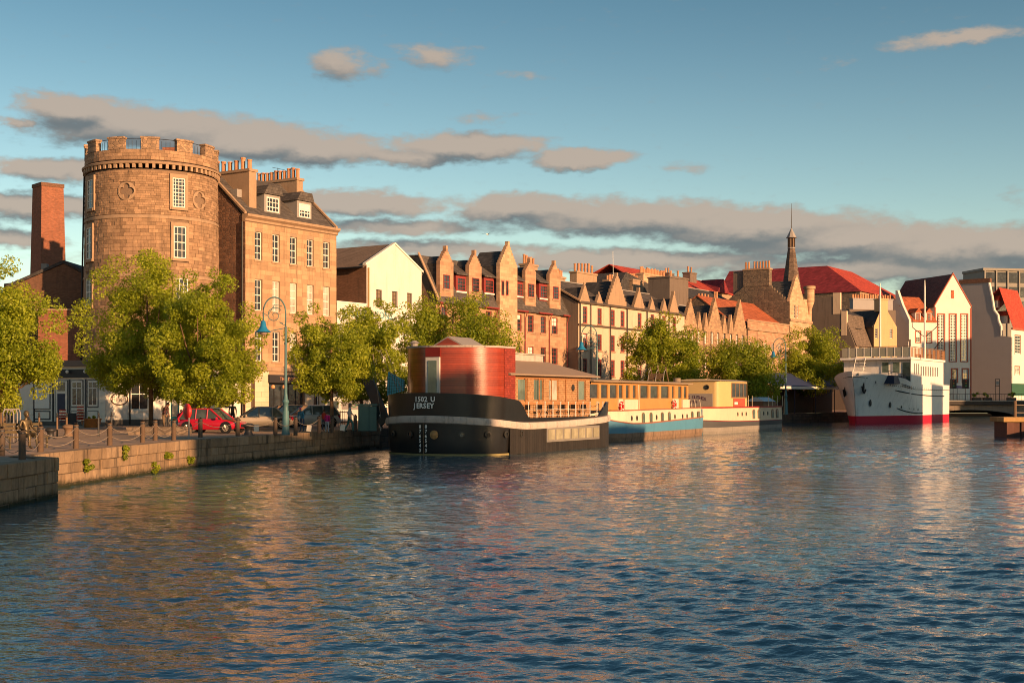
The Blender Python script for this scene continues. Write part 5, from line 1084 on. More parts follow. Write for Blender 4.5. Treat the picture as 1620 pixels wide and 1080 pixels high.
def houseboat():
    F = Fr(-5.13, 77.1, 61.56, 0.0); L_ = 18.2; E = F.root('black_barge_houseboat', 'black-hulled barge houseboat with a curved red timber deckhouse at its bow', 'boat')
    hb = lambda x: 3.85 * (1 - (1 - min(1, max(x, 0) / 2.7)) ** 1.9) ** .52 if x < 2.7 else (3.85 - max(0, x - 15.8) ** 2 * .07)
    bz = lambda x: 1.84 + .44 * max(0, 1 - x / 5.5) ** 1.5 + .30 * max(0, (x - 5.5) / 12.7) ** 2
    HULL = mat('black_hull_steel', (.016, .015, .015), .34, .5, .9, .22, 3, spec=.55, grime=.0); HULL2 = mat('ribbed_hull_planks', (.034, .028, .024), .6, .5, 1.2, .6, 8, pat=('vplank', .30, .05), grime=.2); BELT = mat('pale_rubbing_strake', (.50, .42, .37), .75, .4, 1.8, .4, 10, grime=.55)
    P0 = perim(hb, L_); P1 = perim(hb, L_, off=.06)
    mb = MB(); mb.loft([ring(perim(hb, L_, off=-.25), -.5), ring(perim(hb, L_, off=-.03), .35), ring(P0, 1.0), ring(P1, lambda x: bz(x) - .4)]); H_ = mb.build('hull', HULL, E, smooth=True, autosm=40)
    e = P0[0]; f = P0[-1]; MB().poly([(e.x, e.y, -.5), (f.x, f.y, -.5), (f.x, f.y, 1.7), (e.x, e.y, 1.7)]).build('transom', HULL, E)
    # planked side aft
    xs = F.x(796, -3.5); MB().loft([[(x, -hb(x) - .10, bz(x) * z - .42 * (z > .9)) for x in np.linspace(xs, L_ - .02, 14)] for z in (.0, .4, .7, 1.0)]).build('side_planking', HULL2, E)
    MB().loft([ring(P0, -.02), ring(perim(hb, L_, off=.035), .0), ring(perim(hb, L_, off=.035), .07), ring(P0, .09)]).build('waterline_stripe', mat('weed_line', (.30, .24, .10), .9, .4, 3), E)
    MB().loft([ring(P1, lambda x: bz(x) - .44), ring(perim(hb, L_, off=.20), lambda x: bz(x) - .40), ring(perim(hb, L_, off=.25), lambda x: bz(x) - .2), ring(perim(hb, L_, off=.19), bz), ring(P0, lambda x: bz(x) + .03)]).build('rubbing_strake', BELT, E, smooth=True, autosm=50)
    def btop(x):
        if x < 4.4: return 3.62 - .10 * x
        if x < 5.6: t = (x - 4.4) / 1.2; return 3.18 - 1.06 * (t ** 1.3)
        if x > 15.9: return 2.12 + .95 * min(1, (x - 15.9) / 1.6) ** .7
        return 2.12
    PB = perim(hb, L_, 60, off=.02); PBi = perim(hb, L_, 60, off=-.06)
    MB().loft([ring(PB, lambda x: bz(x) - .02), ring(perim(hb, L_, 60, off=.06), lambda x: bz(x) + (btop(x) - bz(x)) * .5), ring(perim(hb, L_, 60, off=.09), btop), ring(PBi, btop), ring(PBi, 2.0)]).build('bulwark', HULL, E, smooth=True, autosm=50)
    MB().poly(ring(PBi, 2.02)).build('deck', TIMBER_D, E)
    MB().tube([(-.04, 0, -.3), (-.06, 0, 1.85)], .035, 6).build('stem_post', HULL, E)
    WH = mat('white_lettering', (.9, .87, .82), .7)
    PT = perim(hb, L_, 60, off=.09)
    letter_arc(E, PT, '1502 U', .42, 3.24, .225, WH, .03, .10); letter_arc(E, PT, 'JERSEY', .42, 2.86, .235, WH, .03, .02)
    PD = perim(hb, L_, 60, off=.05)
    for i, ch in enumerate('876543'):
        for s in (-.20, .20):
            p, nr = arc_at(PD, s); th = math.atan2(nr.x, -nr.y); q = p + nr * .03; text('draught_mark', ch, .28, WH, E, (q.x, q.y, 1.66 - i * .275), (R(90), 0, th), .006, bold=.006)
    for s in (-2.6, -.95, 2.35, 3.9, 5.3, 7.2):
        p, nr = arc_at(P1, s); a = math.atan2(nr.y, nr.x)
        pt = MB().lathe([(.20, 0), (.20, .07), (.13, .08), (.13, .02)], 14).build('porthole', mat('porthole_bronze', (.06, .055, .05), .4, metal=.5) if 'porthole_bronze' not in MATS else MATS['porthole_bronze'], E, loc=(p.x, p.y, 1.2), rot=(0, R(90), a)); MB().lathe([(.14, .03), (.12, .035)], 14).build('glass', GLASS, pt)
    p, nr = arc_at(P1, .72); a = math.atan2(nr.y, nr.x); MB().lathe([(.26, 0), (.26, .04), (.05, .12)], 12).build('hawse_boss', mat('rust_boss', (.42, .23, .09), .8, .5, 6), E, loc=(p.x, p.y, 1.2), rot=(0, R(90), a))
    # hull windows aft
    a, zt = F.x(863.5, -3.95), F.z(905, 674, -3.95); b = F.x(946.5, -3.95); zb = F.z(905, 696.5, -3.95); fr = MB().box(a, b, -4.04, -3.9, zb, zt).build('hull_window', mat('grey_window_frame', (.22, .20, .18), .6), E); n = 7
    PANE = glass_mat('curtained_pane', (.42, .37, .25), .25, .5, .3)
    for i in range(n): w_ = (b - a) / n; MB().box(a + w_ * i + .12, a + w_ * (i + 1) - .1, -4.07, -4.045, zb + .14, zt - .14).build('pane', PANE, fr)
    # drum deckhouse
    RED = mat('varnished_red_cladding', (.32, .045, .020), .30, .5, 1.0, .16, 6, spec=.6, pat=('plank', .105, .02), coat=.25)
    REDS = mat('red_shingles', (.33, .05, .03), .6, .35, 2, .6, 10, pat=('brick', .16, .13, (.12, .02, .015), .01))
    def drum(off, n=40): return [(5.3, -3.15 - off)] + [(3.95 - (2.9 + off) * math.sin(math.pi * k / n), -(3.15 + off) * math.cos(math.pi * k / n)) for k in range(n + 1)] + [(5.3, 3.15 + off)]
    d0 = drum(0); ZT = 6.30; MB().loft([[(x, y, 2.03) for x, y in d0], [(x, y, ZT) for x, y in d0]]).build('deckhouse_wall', RED, E, smooth=True, autosm=40)
    MB().poly([(5.3, -3.15, 2.03), (5.3, 3.15, 2.03), (5.3, 3.15, ZT), (5.3, -3.15, ZT)]).build('deckhouse_rear', RED, E)
    MB().box(3.95, 5.32, -3.19, -3.154, 2.05, ZT - .02).build('shingle_panel', REDS, E)
    MB().loft([[(x, y, ZT) for x, y in drum(.05)], [(x, y, ZT + .11) for x, y in drum(.08)], [(x * .3 + 2.8, y * .3, ZT + .16) for x, y in drum(0)]]).build('deckhouse_roof', BELT, E)
    w = MB().box(.95, 1.25, -.47, .47, 3.2, 5.72).build('bow_window', mat('silver_frame', (.55, .53, .50), .4), E); MB().box(.92, .948, -.30, .30, 3.3, 5.52).build('pane', GLASS_G, w)
    MB().box(.98, 1.3, -.50, .50, 5.74, ZT - .03).build('window_head', mat('dark_red_panel', (.16, .015, .012), .5), E)
    x = 3.0; SKL = MB().prism([(-1.2, ZT + .1), (1.2, ZT + .1), (0, ZT + .72)], 'x', x - .3, x + 2.4).build('roof_skylight', LEAD, E); MB().prism([(-1.0, ZT + .12), (1.0, ZT + .12), (0, ZT + .62)], 'x', x - .33, x - .302).build('skylight_gable', RED, SKL)
    MB().lathe([(.2, ZT), (.2, ZT + .3), (.34, ZT + .35), (.1, ZT + .5)], 10, 2.6, 2.3).build('mushroom_vent', LEAD, E)
    # timber saloon aft
    ORW = mat('orange_timber', (.46, .21, .085), .6, .4, 2.0, .5, 10, pat=('plank', .12, .02)); ORS = mat('honey_shingles', (.48, .27, .135), .75, .45, 3, .6, 10, pat=('brick', .15, .12, (.2, .09, .035), .01))
    x0, x1, yw, zc = 5.33, F.x(933, -2.9), -2.9, 4.75
    op = []
    for z0_, z1_ in ((953, 1020), (1057, 1123), (1157, 1220), (1340, 1400)):
        r = F.rect(590 + z0_ / 4.154, 590 + z1_ / 4.154, 598.5, 635, yw); op.append((r[0], r[1], 3.15, 4.52))
    facade(E, 'saloon_wall', ORS, x0, x1, 2.03, zc, op, .12, y=yw)
    for i, o in enumerate(op): wn = window(E, *o, ORW, 1, 1, y=yw + .06, frame=.05, glass=GLASS_G if i != 2 else GLASS_L)
    MB().box(x0, x1, yw - .05, yw - .003, 4.53, zc - .002).build('saloon_head_band', ORW, E); MB().box(x0, x1, yw - .05, yw - .003, 2.9, 3.05).build('saloon_sill_band', ORW, E)
    for k in (0, 1.75, 3.6, 5.3, 7.4, 9.2): MB().box(x0 + k, x0 + k + .07, yw - .06, yw - .003, 2.05, zc - .2).build('saloon_post', ORW, E)
    MB().box(x1 - .1, x1, yw + .02, -yw, 2.03, zc).build('saloon_end_wall', ORS, E); MB().box(x0, x1, -yw - .1, -yw, 2.03, zc).build('saloon_far_wall', ORS, E)
    p_ = F.rect(906, 909, 605, 612, yw); MB().lathe([(.22, 0), (.22, .05), (.16, .06)], 12).build('saloon_porthole', MATS['porthole_bronze'], E, loc=(p_[0], yw - .003, 4.0), rot=(R(90), 0, 0))
    ROOF = mat('taupe_roof', (.30, .215, .155), .7, .12, .8); xe = x1 + .75; zr = 5.72; ye = 3.35; xa = x0 - .9
    r = MB(); top = [(x0 - .05, -1.0, zr), (xe - 3.3, -1.0, zr), (xe - 3.3, 1.0, zr), (x0 - .05, 1.0, zr)]; lo = [(xa, -ye, zc + .05), (xe, -ye, zc + .05), (xe, ye, zc + .05), (xa, ye, zc + .05)]; un = [(p[0], p[1], p[2] - .1) for p in lo]
    r.poly(top)
    for i in range(4): r.poly([lo[i], lo[(i + 1) % 4], top[(i + 1) % 4], top[i]]); r.poly([un[i], un[(i + 1) % 4], lo[(i + 1) % 4], lo[i]])
    r.poly(un); r.build('saloon_roof', ROOF, E)
    cl = MB().box(x0 - .02, xe - 3.8, -.9, .9, zr + .003, zr + .42).build('clerestory', BELT, E); MB().box(x0 - .02, xe - 3.7, -1.0, 1.0, zr + .423, zr + .5).build('clerestory_roof', GLASS_L, cl)
    # rail: posts with finials and a thin wire
    n = 12; xr0, xr1 = 5.8, L_ - .35
    for i in range(n):
        x = xr0 + (xr1 - xr0) * i / (n - 1); MB().tube([(x, -hb(x) + .02, 2.03), (x, -hb(x) + .02, 3.02), (x, -hb(x) + .02, 3.1)], [.025, .025, .045], 6).build('rail_post', WPAINT, E)
    rl = MB()
    for z in (2.25, 2.62): rl.tube([(x, -hb(x) + .02, z) for x in np.linspace(xr0, xr1, 10)], .009, 4)
    rl.build('rail_wire', WPAINT, E)
    for k in range(3):
        xa_, xb_ = L_ - .32 , L_ - .25; y0_, y1_ = -2.9 + k * .9, -2.9 + (k + 1) * .9
        for zz in (2.95, 2.62, 2.3): MB().tube([(xa_ + .1, y0_ + (y1_ - y0_) * t, zz - .22 * math.sin(math.pi * t)) for t in np.linspace(0, 1, 7)], .022, 5).build('rail_chain', WPAINT, E)
        MB().tube([(xa_ + .1, y0_, 2.03), (xa_ + .1, y0_, 3.1)], .03, 6).build('rail_post', WPAINT, E)
    # chairs and small tables on the side deck are separate things
    for k in range(6):
        x = 6.7 + k * 1.6; T = empty('deck_chair', tuple((F.o + F.d * x + F.n * -3.2)) + (2.03,), F.a, 'black folding chair on the barge side deck, %s counted from the deckhouse' % ('first', 'second', 'third', 'fourth', 'fifth', 'sixth')[k], 'chair', 'folding chairs on the barge side deck')
        MB().box(-.2, .2, -.18, .18, .43, .46).build('seat', BLACKP, T); MB().box(.17, .2, -.18, .18, .55, .88).build('backrest', BLACKP, T)
        for sx in (-.18, .18):
            for sy in (-.16, .16): MB().tube([(sx, sy, 0), (-sx * .6, sy, .44)], .015, 4).build('leg', BLACKP, T)
    return F, hb
HB_F, HB_hb = houseboat()

def round_port(E, x, y, z, r, n=12, name='porthole', m=None, tall=1.0):
    o = MB().lathe([(r, 0), (r, .04), (r * .72, .05), (r * .72, .012)], n).build(name, m or MATS['porthole_bronze'], E, loc=(x, y, z), rot=(R(90), 0, 0)); o.scale = (1, tall, 1)
    g_ = MB().lathe([(r * .74, .014), (r * .5, .018)], n).build('glass', GLASS, o); return o
def arch_win(E, x, y, z, w, h, fm, gm):
    pts = [(x - w / 2, z - h / 2), (x + w / 2, z - h / 2), (x + w / 2, z + h / 4)] + [(x + w / 2 * math.cos(math.pi * k / 6), z + h / 4 + h / 4 * math.sin(math.pi * k / 6)) for k in range(1, 6)] + [(x - w / 2, z + h / 4)]
    o = MB().prism(pts, 'y', y - .04, y - .003).build('arched_window', fm, E); q = [(x + (a - x) * .78, z + (b - z) * .84) for a, b in pts]; MB().prism(q, 'y', y - .055, y - .041).build('pane', gm, o); return o
def lifebuoy(E, x, y, z, r=.33):
    o = MB(); o.tube([(x + r * math.cos(2 * math.pi * k / 16), y, z + r * math.sin(2 * math.pi * k / 16)) for k in range(17)], .085, 7, False); b = o.build('lifebuoy', mat('lifebuoy_red', (.55, .03, .03), .6) if 'lifebuoy_red' not in MATS else MATS['lifebuoy_red'], E, smooth=True)
    for k in range(4):
        a = math.pi / 4 + math.pi / 2 * k; MB().tube([(x + r * math.cos(a + d), y, z + r * math.sin(a + d)) for d in (-.14, 0, .14)], .092, 7).build('white_band', WPAINT, b)
    return b

def blue_barge():
    F = Fr(7.4 - 2.5 * .9, 99 + 2.5 * .44, 63.9, 0.0); L_ = 23.2; E = F.root('blue_and_cream_barge', 'blue and cream barge with a honey timber wheelhouse behind the black barge', 'boat')
    hb = lambda x: 2.5 * (min(1, max(x, 0) / 3.0) ** .55) if x < 3 else 2.5 - max(0, x - 19.5) ** 2 * .03
    BL = mat('cornflower_hull', (.09, .26, .40), .5, .2, .8, .2, 5, grime=.12); RU = mat('scabby_rust_boot', (.24, .16, .11), .9, .75, 2.2, .7, 6, grime=.75); CRM = mat('cream_topsides', (.70, .58, .44), .6, .12, 1, grime=.12); TRIM = mat('terracotta_trim', (.36, .13, .08), .7)
    def sheer(x): return 1.84 - .70 * (1 - math.exp(-max(0, x - .8) / 2.0)) + .022 * x
    Pp = perim(hb, L_, 40); top = lambda x: 2.32 + .005 * x
    MB().loft([ring(perim(hb, L_, 40, off=-.2), -.4), ring(Pp, .3), ring(Pp, .62)]).build('boot_plating', RU, E); MB().loft([ring(Pp, .62), ring(perim(hb, L_, 40, off=.05), lambda x: .62 + (sheer(x) - .62) * .6), ring(perim(hb, L_, 40, off=.04), sheer)]).build('hull', BL, E, smooth=True, autosm=40)
    MB().loft([ring(perim(hb, L_, 40, off=.0), lambda x: sheer(x) - .04), ring(perim(hb, L_, 40, off=.09), lambda x: sheer(x) - .03), ring(perim(hb, L_, 40, off=.09), lambda x: sheer(x) + .05), ring(perim(hb, L_, 40, off=-.05), lambda x: sheer(x) + .06)]).build('sheer_rail', TRIM, E)
    MB().loft([ring(perim(hb, L_, 40, off=-.1), sheer), ring(perim(hb, L_, 40, off=-.14), top)]).build('topsides', CRM, E, smooth=True, autosm=40)
    MB().loft([ring(perim(hb, L_, 40, off=-.1), lambda x: top(x) + .003), ring(perim(hb, L_, 40, off=-.02), lambda x: top(x) + .01), ring(perim(hb, L_, 40, off=-.02), lambda x: top(x) + .08)]).build('gunwale', TRIM, E); MB().poly(ring(perim(hb, L_, 40, off=-.1), lambda x: top(x) + .07)).build('deck', TIMBER, E)
    e = Pp[0]; f = Pp[-1]; MB().poly([(e.x, e.y, -.4), (f.x, f.y, -.4), (f.x, f.y, 2.35), (e.x, e.y, 2.35)]).build('transom', BL, E)
    ys = -2.4; px = lambda z: 930 + z / 4.5
    for z in (313, 350, 490, 620, 675, 706): x = F.x(px(z), ys); round_port(E, x, ys + .02, 1.75, .16, tall=1.35)
    for z in (395, 450, 530, 580, 743, 790): x = F.x(px(z), ys); arch_win(E, x, ys + .01, 1.75, .62, .86, TIMBER, GLASS_G)
    # wheelhouse
    HON = mat('honey_varnish', (.50, .25, .075), .45, .25, 1.2, spec=.45); yw = -1.95; a, b = F.x(935, yw), F.x(1089, yw); z0, z1 = 2.42, 4.52
    cols = [(933, 947), (951, 962), (965, 977), (979, 986), (990, 996), (1001, 1007), (1013, 1026), (1029, 1042), (1046, 1059), (1063, 1067), (1073, 1079), (1082, 1087)]; ops = []
    for c0, c1 in cols: ops.append((F.x(c0, yw), F.x(c1, yw), 3.28, 4.36))
    facade(E, 'wheelhouse_wall', HON, a, b, z0, z1, ops, .1, y=yw)
    for o in ops: window(E, *o, HON, 1, 1, y=yw + .05, frame=.04, glass=GLASS)
    for c0, c1 in ((986, 1008), (1078, 1089)): x0, x1 = F.x(c0, yw), F.x(c1, yw); MB().box(x0, x1, yw - .12, yw - .003, z0, 3.2).build('cream_locker', CRM, E)
    for c0, c1 in ((977, 984), (1063, 1072)): x0, x1 = F.x(c0, yw), F.x(c1, yw); MB().box(x0, x1, yw - .1, yw - .003, z0, 3.25).build('cream_panel', CRM, E)
    MB().box(a, b, -yw - .1, -yw, z0, z1).build('wheelhouse_far_wall', HON, E)
    for x in (a, b - .08): MB().box(x, x + .08, yw + .01, -yw - .11, z0, 3.2).build('wheelhouse_end', HON, E)
    MB().prism([(-2.3, z1 + .003), (2.3, z1 + .003), (2.3, z1 + .1), (1.0, z1 + .24), (-1.0, z1 + .24), (-2.3, z1 + .1)], 'x', a - .35, b + .3).build('wheelhouse_roof', mat('fawn_roof', (.34, .24, .15), .8, .2), E)
    for p_ in (983.5, 1067): lifebuoy(E, F.x(p_, yw - .2), yw - .2, F.z(p_, 643 if p_ < 1000 else 640, yw - .2))
    for p_ in (1012, 1095, 1101, 1109): x = F.x(p_, -2.2); MB().tube([(x, -2.2, 2.4), (x + .2, -2.0, 4.4 if p_ < 1090 else 3.2)], .025, 5).build('stanchion', CRM, E)
    # bench turned on its back and a coil on the roof are things of their own
    x = F.x(1040, 0); q = F.o + F.d * x; B = empty('upturned_slatted_seat', (q.x, q.y, z1 + .24), F.a, 'slatted wooden seat tipped up on the wheelhouse roof', 'seat'); rt = R(-28)
    for k in range(4): o = MB().box(-.06, .06, -.7, .7, 0, .04).build('slat', TIMBER, B, loc=(-.4 + k * .02, 0, .2 + k * .14), rot=(0, R(65), 0))
    for y in (-.7, 0, .7): MB().tube([(.9, y, 0), (.1, y, 1.25)], .05, 5).build('strut', TIMBER, B); MB().tube([(-.55, y, 0), (-.2, y, .85), (.2, y, 1.05)], .035, 5).build('arm', LEAD, B)
    x = F.x(1071, 0); q = F.o + F.d * x; C_ = MB()
    for j in range(4): C_.tube([(.3 * math.cos(2 * math.pi * k / 12), .3 * math.sin(2 * math.pi * k / 12), .05 + j * .09) for k in range(13)], .05, 5, False)
    tag(C_.build('rope_coil', ROPE, loc=(q.x, q.y, z1 + .24)), 'coil of rope lying on the wheelhouse roof', 'rope')
blue_barge()

def cream_barge():
    F = Fr(17.9 - 2.5 * .9, 121 + 2.5 * .44, 61.0, 0.0); L_ = 23.0; E = F.root('cream_and_grey_barge', 'cream and grey barge with red doors moored third in the row', 'boat')
    hb = lambda x: 2.5 * (min(1, max(x, 0) / 3.2) ** .5) if x < 3.2 else 2.5 - max(0, x - 19) ** 2 * .02
    CRM = mat('ivory_topsides', (.66, .53, .37), .55, .15, .8, grime=.14); GR = mat('slate_grey_band', (.075, .075, .08), .6, .25, 1); BT = mat('pale_grey_boot', (.27, .24, .21), .8, .4, 1.2, grime=.3); RD = mat('crimson_gunwale', (.33, .02, .02), .5)
    Pp = perim(hb, L_, 40); zb = lambda x: 1.30 - .28 * (1 - math.exp(-x / 5)); top = 2.38
    MB().loft([ring(perim(hb, L_, 40, off=-.2), -.4), ring(Pp, .25), ring(Pp, .6)]).build('boot_plating', BT, E); MB().loft([ring(Pp, .6), ring(perim(hb, L_, 40, off=.04), zb)]).build('hull_band', GR, E, smooth=True, autosm=40); MB().loft([ring(perim(hb, L_, 40, off=.03), zb), ring(perim(hb, L_, 40, off=.07), lambda x: zb(x) + .03), ring(perim(hb, L_, 40, off=.03), lambda x: zb(x) + .07)]).build('red_line', RD, E)
    MB().loft([ring(perim(hb, L_, 40, off=.0), lambda x: zb(x) + .05), ring(perim(hb, L_, 40, off=-.05), top)]).build('topsides', CRM, E, smooth=True, autosm=40); MB().loft([ring(perim(hb, L_, 40, off=-.1), top), ring(perim(hb, L_, 40, off=.03), top + .01), ring(perim(hb, L_, 40, off=.03), top + .13), ring(perim(hb, L_, 40, off=-.12), top + .13)]).build('gunwale', RD, E); MB().poly(ring(perim(hb, L_, 40, off=-.1), top + .1)).build('deck', TIMBER, E)
    e = Pp[0]; f = Pp[-1]; MB().poly([(e.x, e.y, -.4), (f.x, f.y, -.4), (f.x, f.y, 2.4), (e.x, e.y, 2.4)]).build('transom', CRM, E)
    px = lambda z: 1080 + z / 6.23; ys = -2.5
    for z in (545, 587, 627, 800, 840, 985): round_port(E, F.x(px(z), ys), ys + .03, 1.78, .14, tall=1.5)
    for z in (702, 752, 887, 933): arch_win(E, F.x(px(z), ys), ys + .02, 1.75, .75, .95, TIMBER, GLASS_G)
    p, nr = arc_at(Pp, 1.6); hp = MB().lathe([(.24, 0), (.24, .08), (.1, .1)], 12).build('hawse_pipe', BLACKP, E, loc=(p.x, p.y, 1.85), rot=(0, R(90), math.atan2(nr.y, nr.x)))
    # cabin: front wall faces the bow
    yw = -2.1; x0 = F.x(1136.5, yw); x1 = F.x(1182, yw); z0, z1 = 2.5, F.z(1150, 602.5, yw)
    CAB = mat('buttery_cabin', (.62, .43, .19), .5, .12, .8)
    rc = .5; cor = [(x1, yw)] + [(x0 + rc - rc * math.sin(a), yw + rc - rc * math.cos(a)) for a in np.linspace(0, math.pi / 2, 6)] + [(x0, -yw)]
    MB().loft([[(a, b, z0) for a, b in cor], [(a, b, z1) for a, b in cor]]).build('cabin_wall', CAB, E, smooth=True, autosm=60); MB().poly([(x1, yw, z0), (x1, -yw, z0), (x1, -yw, z1), (x1, yw, z1)]).build('cabin_rear', CAB, E); MB().poly([(x0, -yw, z0), (x1, -yw, z0), (x1, -yw, z1), (x0, -yw, z1)]).build('cabin_far_wall', CAB, E)
    MB().prism([(-2.3, z1 + .003), (2.3, z1 + .003), (1.0, z1 + .16), (-1.0, z1 + .16)], 'x', x0 - .15, x1 + .2).build('cabin_roof', CRM, E)
    W_ = window(E, F.x(1157, yw), F.x(1181, yw), 3.35, z1 - .15, TIMBER, 4, 1, y=yw - .06, frame=.09, bar=.16); D_ = MB().box(F.x(1160, yw), F.x(1178, yw), yw - .05, yw - .003, z0 + .02, 3.3).build('door', mat('brick_red_door', (.40, .085, .05), .6), E)
    MB().box(F.x(1161, yw), F.x(1166, yw), yw - .08, yw - .052, 2.7, 2.95).build('door_panel', WPAINT, D_)
    o = round_port(E, x0 - .003, -.95, 4.35, .24); o.rotation_euler = (R(90), 0, R(-90))
    S_ = MB().box(x0 - .05, x0 - .003, -1.55, 2.0, z0 + .05, 3.75).build('name_board', mat('dull_board', (.34, .29, .25), .8, .25, 2), E); PUR = mat('plum_letters', (.08, .035, .075), .7)
    n_ = 'MISS GUTHER'
    for i, ch in enumerate(n_):
        if ch != ' ': k = (i - 5) / 5; text('board_lettering', ch, .46, PUR, S_, (x0 - .06, -k * 1.15 + .35, 3.42 - .22 * k * k), (R(90), 0, R(-90)), .004)
    text('board_lettering', 'LEITH', .38, PUR, S_, (x0 - .06, .45, 2.95), (R(90), 0, R(-90)), .004)
    x = F.x(1205, -.5); q = F.o + F.d * x + F.n * -.6; T = empty('tarpaulin_hatch', (q.x, q.y, top + .1), F.a, 'hatch under a pale blue tarpaulin on the aft deck', 'hatch'); MB().box(-2.2, 2.2, -.8, .8, 0, .55).build('coaming', TIMBER, T); MB().prism([(-1.0, .5), (1.0, .5), (.2, .95), (-.2, .95)], 'x', -2.4, 1.4).build('tarpaulin', mat('pale_blue_tarp', (.42, .52, .56), .6, .3, 2), T)
    for p_ in (1184, 1190, 1216, 1222, 1230, 1238): x = F.x(p_, -2.3); MB().tube([(x, -2.3, top + .1), (x, -2.3, top + 1.2)], .025, 5).build('stanchion', CRM, E)
cream_barge()

def white_ship():
    F = Fr(43.9, 169.5, 58.2, 0.0); L_ = 35.0; E = F.root('white_ship', 'white ship with a red waterline and glazed top deck moored at the far right', 'ship')
    WH = mat('ship_white', (.80, .76, .71), .5, .16, .5, .35, 2.2, spec=.4, grime=.2); RD = mat('ship_red_boot', (.48, .012, .04), .55, .15, .8); BK = BLACKP
    def hbz(x, z):
        t = max(0, min(1, z / 6.5)); fl = 13 - 6.6 * t; xx = x + 1.6 * t * t; v = 4.7 * min(1, max(xx, 0) / fl) ** (.72 - .10 * t)
        xq = L_ - 9
        if x > xq: v *= (1 - min(1, (x - xq) / 9.2) ** 2.4 * (1.0 - .12 * t)) ** .5
        return v
    sheer = lambda x: 6.75 - 1.55 * min(1, x / 10.0)
    xs = [L_ * (k / 34) ** 1.5 for k in range(35)]
    def sect(z_of): 
        out = []
        for s in (-1, 1):
            pts = []
            for x in xs:
                z = z_of(x); t = max(0, min(1, z / 6.5)); xr = x - 1.6 * t * t * max(0, 1 - x / 6) + 2.2 * t * t * max(0, (x - L_ + 5) / 5); pts.append((xr, s * (hbz(xr, z) + .02), z))
            out.append(pts)
        return out
    def skin(zfs, m, name, **k):
        mb = MB(); S = [sect(z) for z in zfs]; mb.loft([s[0] for s in S]); mb.loft([s[1] for s in S]); return mb.build(name, m, E, smooth=True, autosm=40)
    skin([lambda x: -.4, lambda x: .6, lambda x: 1.05], RD, 'boot_topping'); skin([lambda x, f=f: 1.05 + (sheer(x) - 1.05) * f for f in (0, .33, .66, 1)], WH, 'hull')
    skin([lambda x: sheer(x) - .75, lambda x: sheer(x) - .68], BK, 'sheer_line').scale = (1.0, 1.006, 1.0)
    mb = MB(); S = sect(lambda x: sheer(x) - .9); mb.poly(S[0] + S[1][::-1]); mb.build('deck', TIMBER, E)
    # plating ports along the side, black rubbing lines
    px = lambda z: 1320 + z / 5.4; py = lambda z: 480 + z / 5.4
    def side(pxx, pyy):
        y = -4.6
        for _ in range(60): x, z = F.x(pxx, y), F.z(pxx, pyy, y); y = .88 * y - .12 * hbz(x, z)
        return x, y, z
    for zx, zy, r in ((310, 845, .42), (478, 860, .4), (573, 880, .22), (355, 668, .2), (205, 603, .15), (645, 893, .14), (680, 900, .14), (715, 905, .16)):
        x, y, z = side(px(zx), py(zy)); MB().ball((x, y, z), r, 10, 6, (1, .25, 1.2)).build('hull_port', BK, E)
    for k in range(26):
        zx = 460 + k * 18; x, y, z = side(px(zx), py(688 + (zx - 460) * .13)); MB().ball((x, y, z), .1, 8, 4, (.7, .4, 2.0)).build('scupper', BK, E)
    for zx0, zx1, zy0, zy1 in ((520, 935, 742, 790), (530, 750, 893, 935)):
        pts = []
        for k in range(12): t = k / 11; x, y, z = side(px(zx0 + (zx1 - zx0) * t), py(zy0 + (zy1 - zy0) * t + 14 * math.sin(math.pi * t))); pts.append((x, y - .03, z))
        MB().tube(pts, .07, 5).build('rubbing_bar', BK, E)
    x, y, z = side(px(238), py(715)); A = MB(); A.tube([(x, y - .15, z + .9), (x, y - .2, z - .6)], .12, 6); A.tube([(x - .7, y - .2, z + .1), (x - .4, y - .25, z - .5), (x, y - .25, z - .7), (x + .4, y - .25, z - .5), (x + .7, y - .2, z + .1)], .14, 6); A.build('anchor', BK, E)
    x2 = 1.0; z2 = 4.3; A = MB(); yl = hbz(x2, z2) + .1; A.tube([(x2, yl, z2 + .9), (x2, yl, z2 - .6)], .12, 6); A.tube([(x2 - .6, yl, z2 + .1), (x2, yl + .05, z2 - .7), (x2 + .6, yl, z2 + .1)], .14, 6); A.build('anchor', BK, E)
    # superstructure
    X0, X1 = F.x(1441.5, -4.6), F.x(1493, -4.6); zd = F.z(1441, 568, -4.6); zm = sheer(X0)
    ops = []
    yw = -4.55
    for k in range(8): a = F.x(1456.5 + k * 3.7, yw); ops.append((a, a + .62, F.z(1470, 595, yw), F.z(1470, 580, yw)))
    for k in range(3): a = F.x(1446 + k * 3.2, yw); ops.append((a, a + .5, F.z(1448, 591.5, yw), F.z(1448, 575, yw)))
    facade(E, 'bridge_side', WH, X0, X1, zm - .8, zd, ops, .15, y=yw)
    for o in ops: MB().poly([(o[0], yw + .12, o[2]), (o[1], yw + .12, o[2]), (o[1], yw + .12, o[3]), (o[0], yw + .12, o[3])]).build('window', BLACKP, E, recalc=False)
    MB().box(X0 + .4, X1 - .02, yw + .2, 4.55, zm - .8, zd - .002).build('bridge_block', WH, E)
    fx = X0 + .4                                                                   # front wall facing the bow
    def fy(pxx):
        r = Vector(((pxx - CX) / FPX, 1.0)); o = F.o + F.d * fx; Y = o.dot(F.d) / r.dot(F.d); return (r * Y - F.o).dot(F.n), Y
